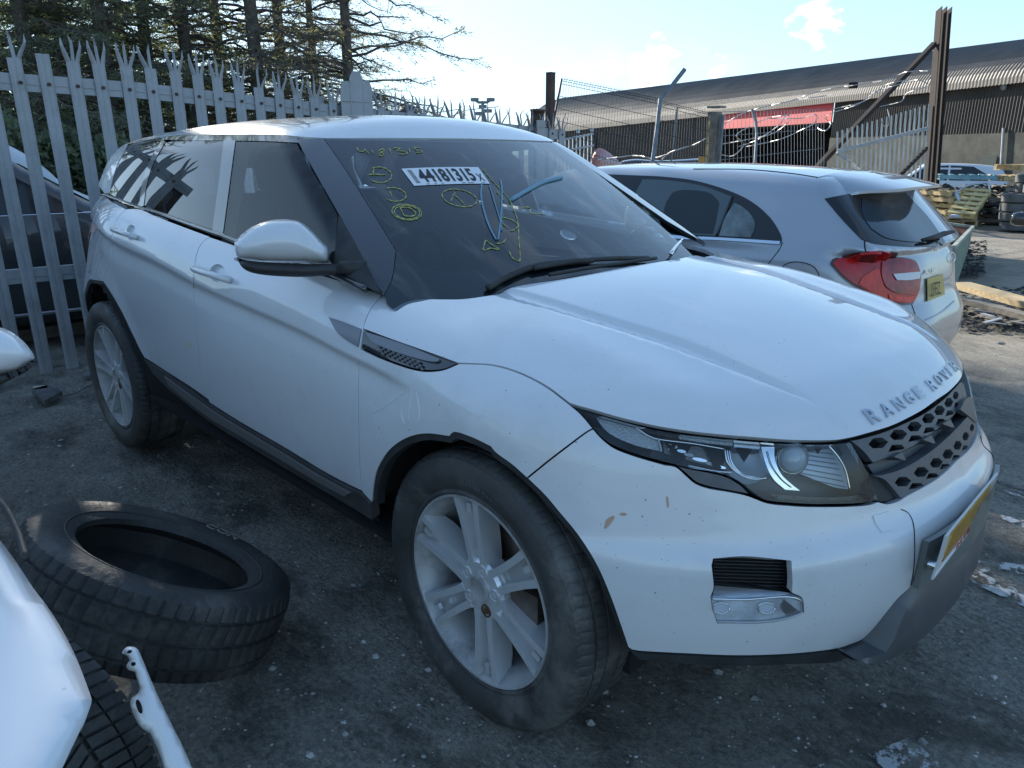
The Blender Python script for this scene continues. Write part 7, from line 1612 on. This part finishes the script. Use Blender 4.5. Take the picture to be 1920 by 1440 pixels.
o = MB().bar(pk0, pk1, .22, .06).build('timber_plank', M_WOOD); tag(o, 'thick sunlit timber plank lying beside the skip at the right edge', 'plank')
o = MB().bar(gz(1795, 560, .02), gz(1950, 600, .0), .12, .05).build('timber_plank', M_WOODG); tag(o, 'grey weathered plank in shade just nearer than the sunlit one', 'plank')
rs = np.random.RandomState(9)
DB_ = ['splintered grey slat nearest the silver hatchback bumper', 'black plastic sliver just below the shaded plank', 'short broken batten in the middle of the dark rubble', 'bright metal strip at the lower edge of the dark rubble', 'longer grey slat lying across the rubble', 'black sliver close to the right picture edge', 'stubby pale batten under the sunlit plank', 'thin metal strip near the right picture edge']
for i in range(8):
    x, y = rs.uniform(1795, 1915), rs.uniform(575, 612); a = rs.uniform(0, 3.1); c = gz(x, y, .01); l_ = rs.uniform(.08, .28); d = np.array([math.cos(a), math.sin(a), rs.uniform(-.1, .15)])
    m_ = (M_WOODG, M_SCRAP, M_WOODG, M_GALV)[i % 4]; o = MB().bar(c-d*l_/2, c+d*l_/2, .02+.03*rs.uniform(), .01).build('debris_splinter', m_, kind='stuff' if False else None)
    tag(o, DB_[i], 'debris', 'scattered debris beside the plank')
mb = MB()
for i in range(900):
    x, y = rs.uniform(1785, 1990), rs.uniform(540, 622); c = gz(x, y, float(zg(0, 5))); pebble(mb, (c[0], c[1], c[2]-.004), .008+.05*rs.uniform()**2.5)
mb.build('rubble', mat('dark_rubble', (.035, .034, .032), .9, var=.6, vscale=5), kind='stuff')
# ================================================================ far yard clutter
DY = 20.0
def yd(x, y, d=DY): return atD(x, y, d)
def pallet(name, C, ex, ey, ez, nb_, m, label, group=None, L_=1.2, W_=1.0, sep=True):
    """slatted pallet in its own frame: ex along the boards' normal run, ey along boards"""
    root = empty(name, tuple(C), label, 'pallet', group); C = np.array(C); R = np.stack([ex, ey, ez], 1)
    for k in range(nb_):
        u = -L_/2+.05+(L_-.1)*k/(nb_-1); MB().box(C+ex*u+ez*.06, (.10, W_, .022), R).build('board', m, root)
    for v in (-W_/2+.05, 0, W_/2-.05): MB().box(C+ey*v, (L_, .09, .09), R).build('bearer', m, root)
    for k in (0, 1, 2): MB().box(C+ex*(-L_/2+.05+k*(L_-.1)/2)-ez*.06, (.10, W_, .022), R).build('board', m, root)
    return root
def ax3(a, tilt=0, roll=0):
    ex = np.array([math.cos(a)*math.cos(tilt), math.sin(a)*math.cos(tilt), math.sin(tilt)]); ey = np.array([-math.sin(a), math.cos(a), 0]); ez = np.cross(ex, ey); return ex, ey, ez
# leaning sunlit pallet
q0, q1, q2, q3 = yd(1790, 402, 18.5), yd(1808, 408, 18.3), yd(1849, 359, 18.6), yd(1822, 355, 18.9)
ex = (q3-q0)/np.linalg.norm(q3-q0); ey = (q1-q0); ey -= ex*(ey@ex); ey /= np.linalg.norm(ey); ez = np.cross(ex, ey); ez = ez if ez@(CAM-q0) > 0 else -ez
C_ = (q0+q1+q2+q3)/4; pallet('leaning_pallet', C_, ex, ey, ez, 6, mat('fresh_pallet_wood', (.62, .50, .24), .75, var=.2, vscale=5), 'bright yellow wooden pallet leaning against the scrap heap', L_=1.05, W_=.62)
def stack(C, n, a, m, name, what, grp, L_=1.2, W_=1.0, dz=.15):
    for k in range(n):
        e = ax3(a+random.uniform(-.06, .06)); c = np.array(C)+np.array([random.uniform(-.05, .05), random.uniform(-.05, .05), k*dz+.08])
        pallet('wooden_pallet', c, *e, 5, m, what % ('lowest', 'second', 'third', 'fourth', 'fifth', 'topmost')[min(k if k < n-1 else 5, 5)], grp, L_, W_)
b1 = yd(1772, 400, 19.5); b1[2] = -.42; stack(b1, 6, -.5, M_WOODP, 'p', '%s brown pallet of the stack left of the leaning pallet', 'brown stacked pallets', dz=.15)
top = np.array(b1)+np.array([0, 0, .97]); M_BLUEW = mat('blue_pallet_paint', (.18, .36, .42), .6, var=.2, vscale=5); e = ax3(-.5); pallet('blue_pallet', yd(1812, 332, 19.6), *ax3(.35), 6, M_BLUEW, 'pale blue pallet laid across the top of the stacks', L_=1.3, W_=1.0)
b2 = yd(1845, 398, 20.3); b2[2] = -.42; stack(b2, 5, .1, M_WOODG, 'p', '%s grey pallet of the shaded stack behind the leaning pallet', 'grey stacked pallets')
b3 = yd(1902, 372, 19.5); b3[2] = -.42
for k in range(6):
    stack_lab = ('lowest', 'second', 'third', 'fourth', 'fifth', 'topmost')[k]; pallet('wooden_pallet', np.array([b3[0]+(.12 if k % 2 else -.1), b3[1]+.1*k*0, -.30+k*.27]), *ax3(.2*k), 5, M_WOODP if k > 3 else M_WOODG, '%s pallet of the untidy right-hand stack' % stack_lab, 'untidy pallets at right', L_=1.1, W_=.9)
# car door frame standing in front of the pile
dfm = empty('car_door', tuple(yd(1820, 400, 18.8)), 'silver car door with window frame standing on edge behind the leaning pallet', 'car door')
MB().tube([yd(x, y, 18.8) for x, y in cr([(1790, 372), (1798, 358), (1815, 348), (1840, 344), (1852, 345), (1856, 362)], 5)], .03, 6).build('window_frame', M_SATIN, dfm, True)
pillow('door_skin', [[(1786, 360), (1796, 358), (1804, 375)], [(1804, 375), (1803, 385), (1796, 382)], [(1796, 382), (1787, 372), (1786, 360)]], 18.75, M_SILV, dfm, tf=.05, tb=.05, rim=.1, res=.05)
# tyre stacks at the right edge
for j, (x, yb_, n_, d) in enumerate(((1902, 396, 4, 17.6), (1922, 392, 6, 17.9), (1941, 395, 5, 17.4))):
    c = yd(x, yb_, d); c[2] = -.36
    for k in range(n_):
        q = ('lowest', 'second', 'third', 'fourth', 'fifth', 'topmost')[k if k < n_-1 else 5]
        root = empty('stacked_tyre', (c[0]+random.uniform(-.05, .05), c[1]+random.uniform(-.05, .05), c[2]+.11+k*.215), '%s tyre in the %s stack at the right edge' % (q, ('left', 'middle', 'right')[j]), 'tyre', 'tyre stacks at the right edge')
        w = MB(); w.lathe([(-.10, .20), (-.105, .26), (-.085, .305), (.085, .305), (.105, .26), (.10, .20)], (0, 0, 0), (0, 0, 1), 24, closed=True); w.build('tyre_casing', mat('grey_stack_tyre', (.11, .115, .115), .75, var=.3, vscale=4) if k == 0 and j == 0 else bpy.data.materials['grey_stack_tyre'], root, True, loc=(0, 0, 0), sharp=50)
o = pillow('black_bumper', [[(1893, 415), (1896, 402), (1906, 397), (1925, 396), (1950, 398)], [(1950, 398), (1950, 424)], [(1950, 424), (1900, 423), (1893, 415)]], 16.5, M_BLACKGL, None, tf=.15, tb=.15, rim=.15, res=.05); tag(o, 'black car bumper lying on the sunlit yard at the right edge', 'bumper')
o = pillow('plastic_sack', [[(1776, 408), (1784, 402), (1796, 402), (1803, 409)], [(1803, 409), (1776, 410)], [(1776, 410), (1776, 408)]], 18.0, mat('white_sack', (.5, .52, .58), .5), None, tf=.12, tb=.12, rim=.15, res=.05); tag(o, 'crumpled white sack at the foot of the leaning pallet', 'sack')
mb = MB()
for i in range(900):
    x, y = rs.uniform(1742, 1990), rs.uniform(352, 404); d = rs.uniform(19.0, 22.5); c = atD(x, y, d); pebble(mb, c, rs.uniform(.05, .19))
mb.build('scrap_heap', mat('dark_scrap', (.030, .032, .030), .7, var=.8, vscale=1.2, specks=[(2.2, .3, (.20, .21, .21), .15)]), kind='stuff')
# long shadow-casting pile edge on the sunlit yard
mb = MB()
for i in range(420):
    x, y = rs.uniform(1795, 1850), rs.uniform(452, 520); c = gz(x+(y-452)*-.1, y, -.2); pebble(mb, c, .015+.05*rs.uniform()**2)
mb.build('rubble', bpy.data.materials['dark_rubble'], kind='stuff')
# ================================================================ rusty framed mesh screen on the right, behind the photographer's side
rf = empty('mesh_screen', (-2.2, -6.2, 0), 'rusty framed wire mesh screen standing opposite the white SUV, mirrored in its side windows', 'fence')
M_RUSTB = mat('brown_frame', (.10, .060, .040), .6, var=.3, vscale=5)
for a, b in (((-4.6, -6.2, 2.05), (.6, -6.2, 2.05)), ((-4.6, -6.2, 1.45), (.6, -6.2, 1.45)), ((-4.6, -6.2, .1), (-4.6, -6.2, 3.4)), ((-2.6, -6.2, .1), (-2.6, -6.2, 2.05)), ((.6, -6.2, .1), (.6, -6.2, 3.4)), ((-2.6, -6.2, 2.05), (-1.2, -6.2, 1.45)), ((-4.6, -6.2, 3.4), (.6, -6.2, 3.4))):
    MB().bar(a, b, .08, .08).build('frame_bar', M_RUSTB, rf)
mb = MB()
for x in np.arange(-4.5, .6, .16): mb.tube([(x, -6.2, .1), (x, -6.2, 3.4)], .009, 4, cap=False)
for z in np.arange(.2, 3.4, .42): mb.tube([(-4.6, -6.19, z), (.6, -6.19, z)], .009, 4, cap=False)
mb.build('mesh_wires', M_WIRE, rf, kind='stuff')
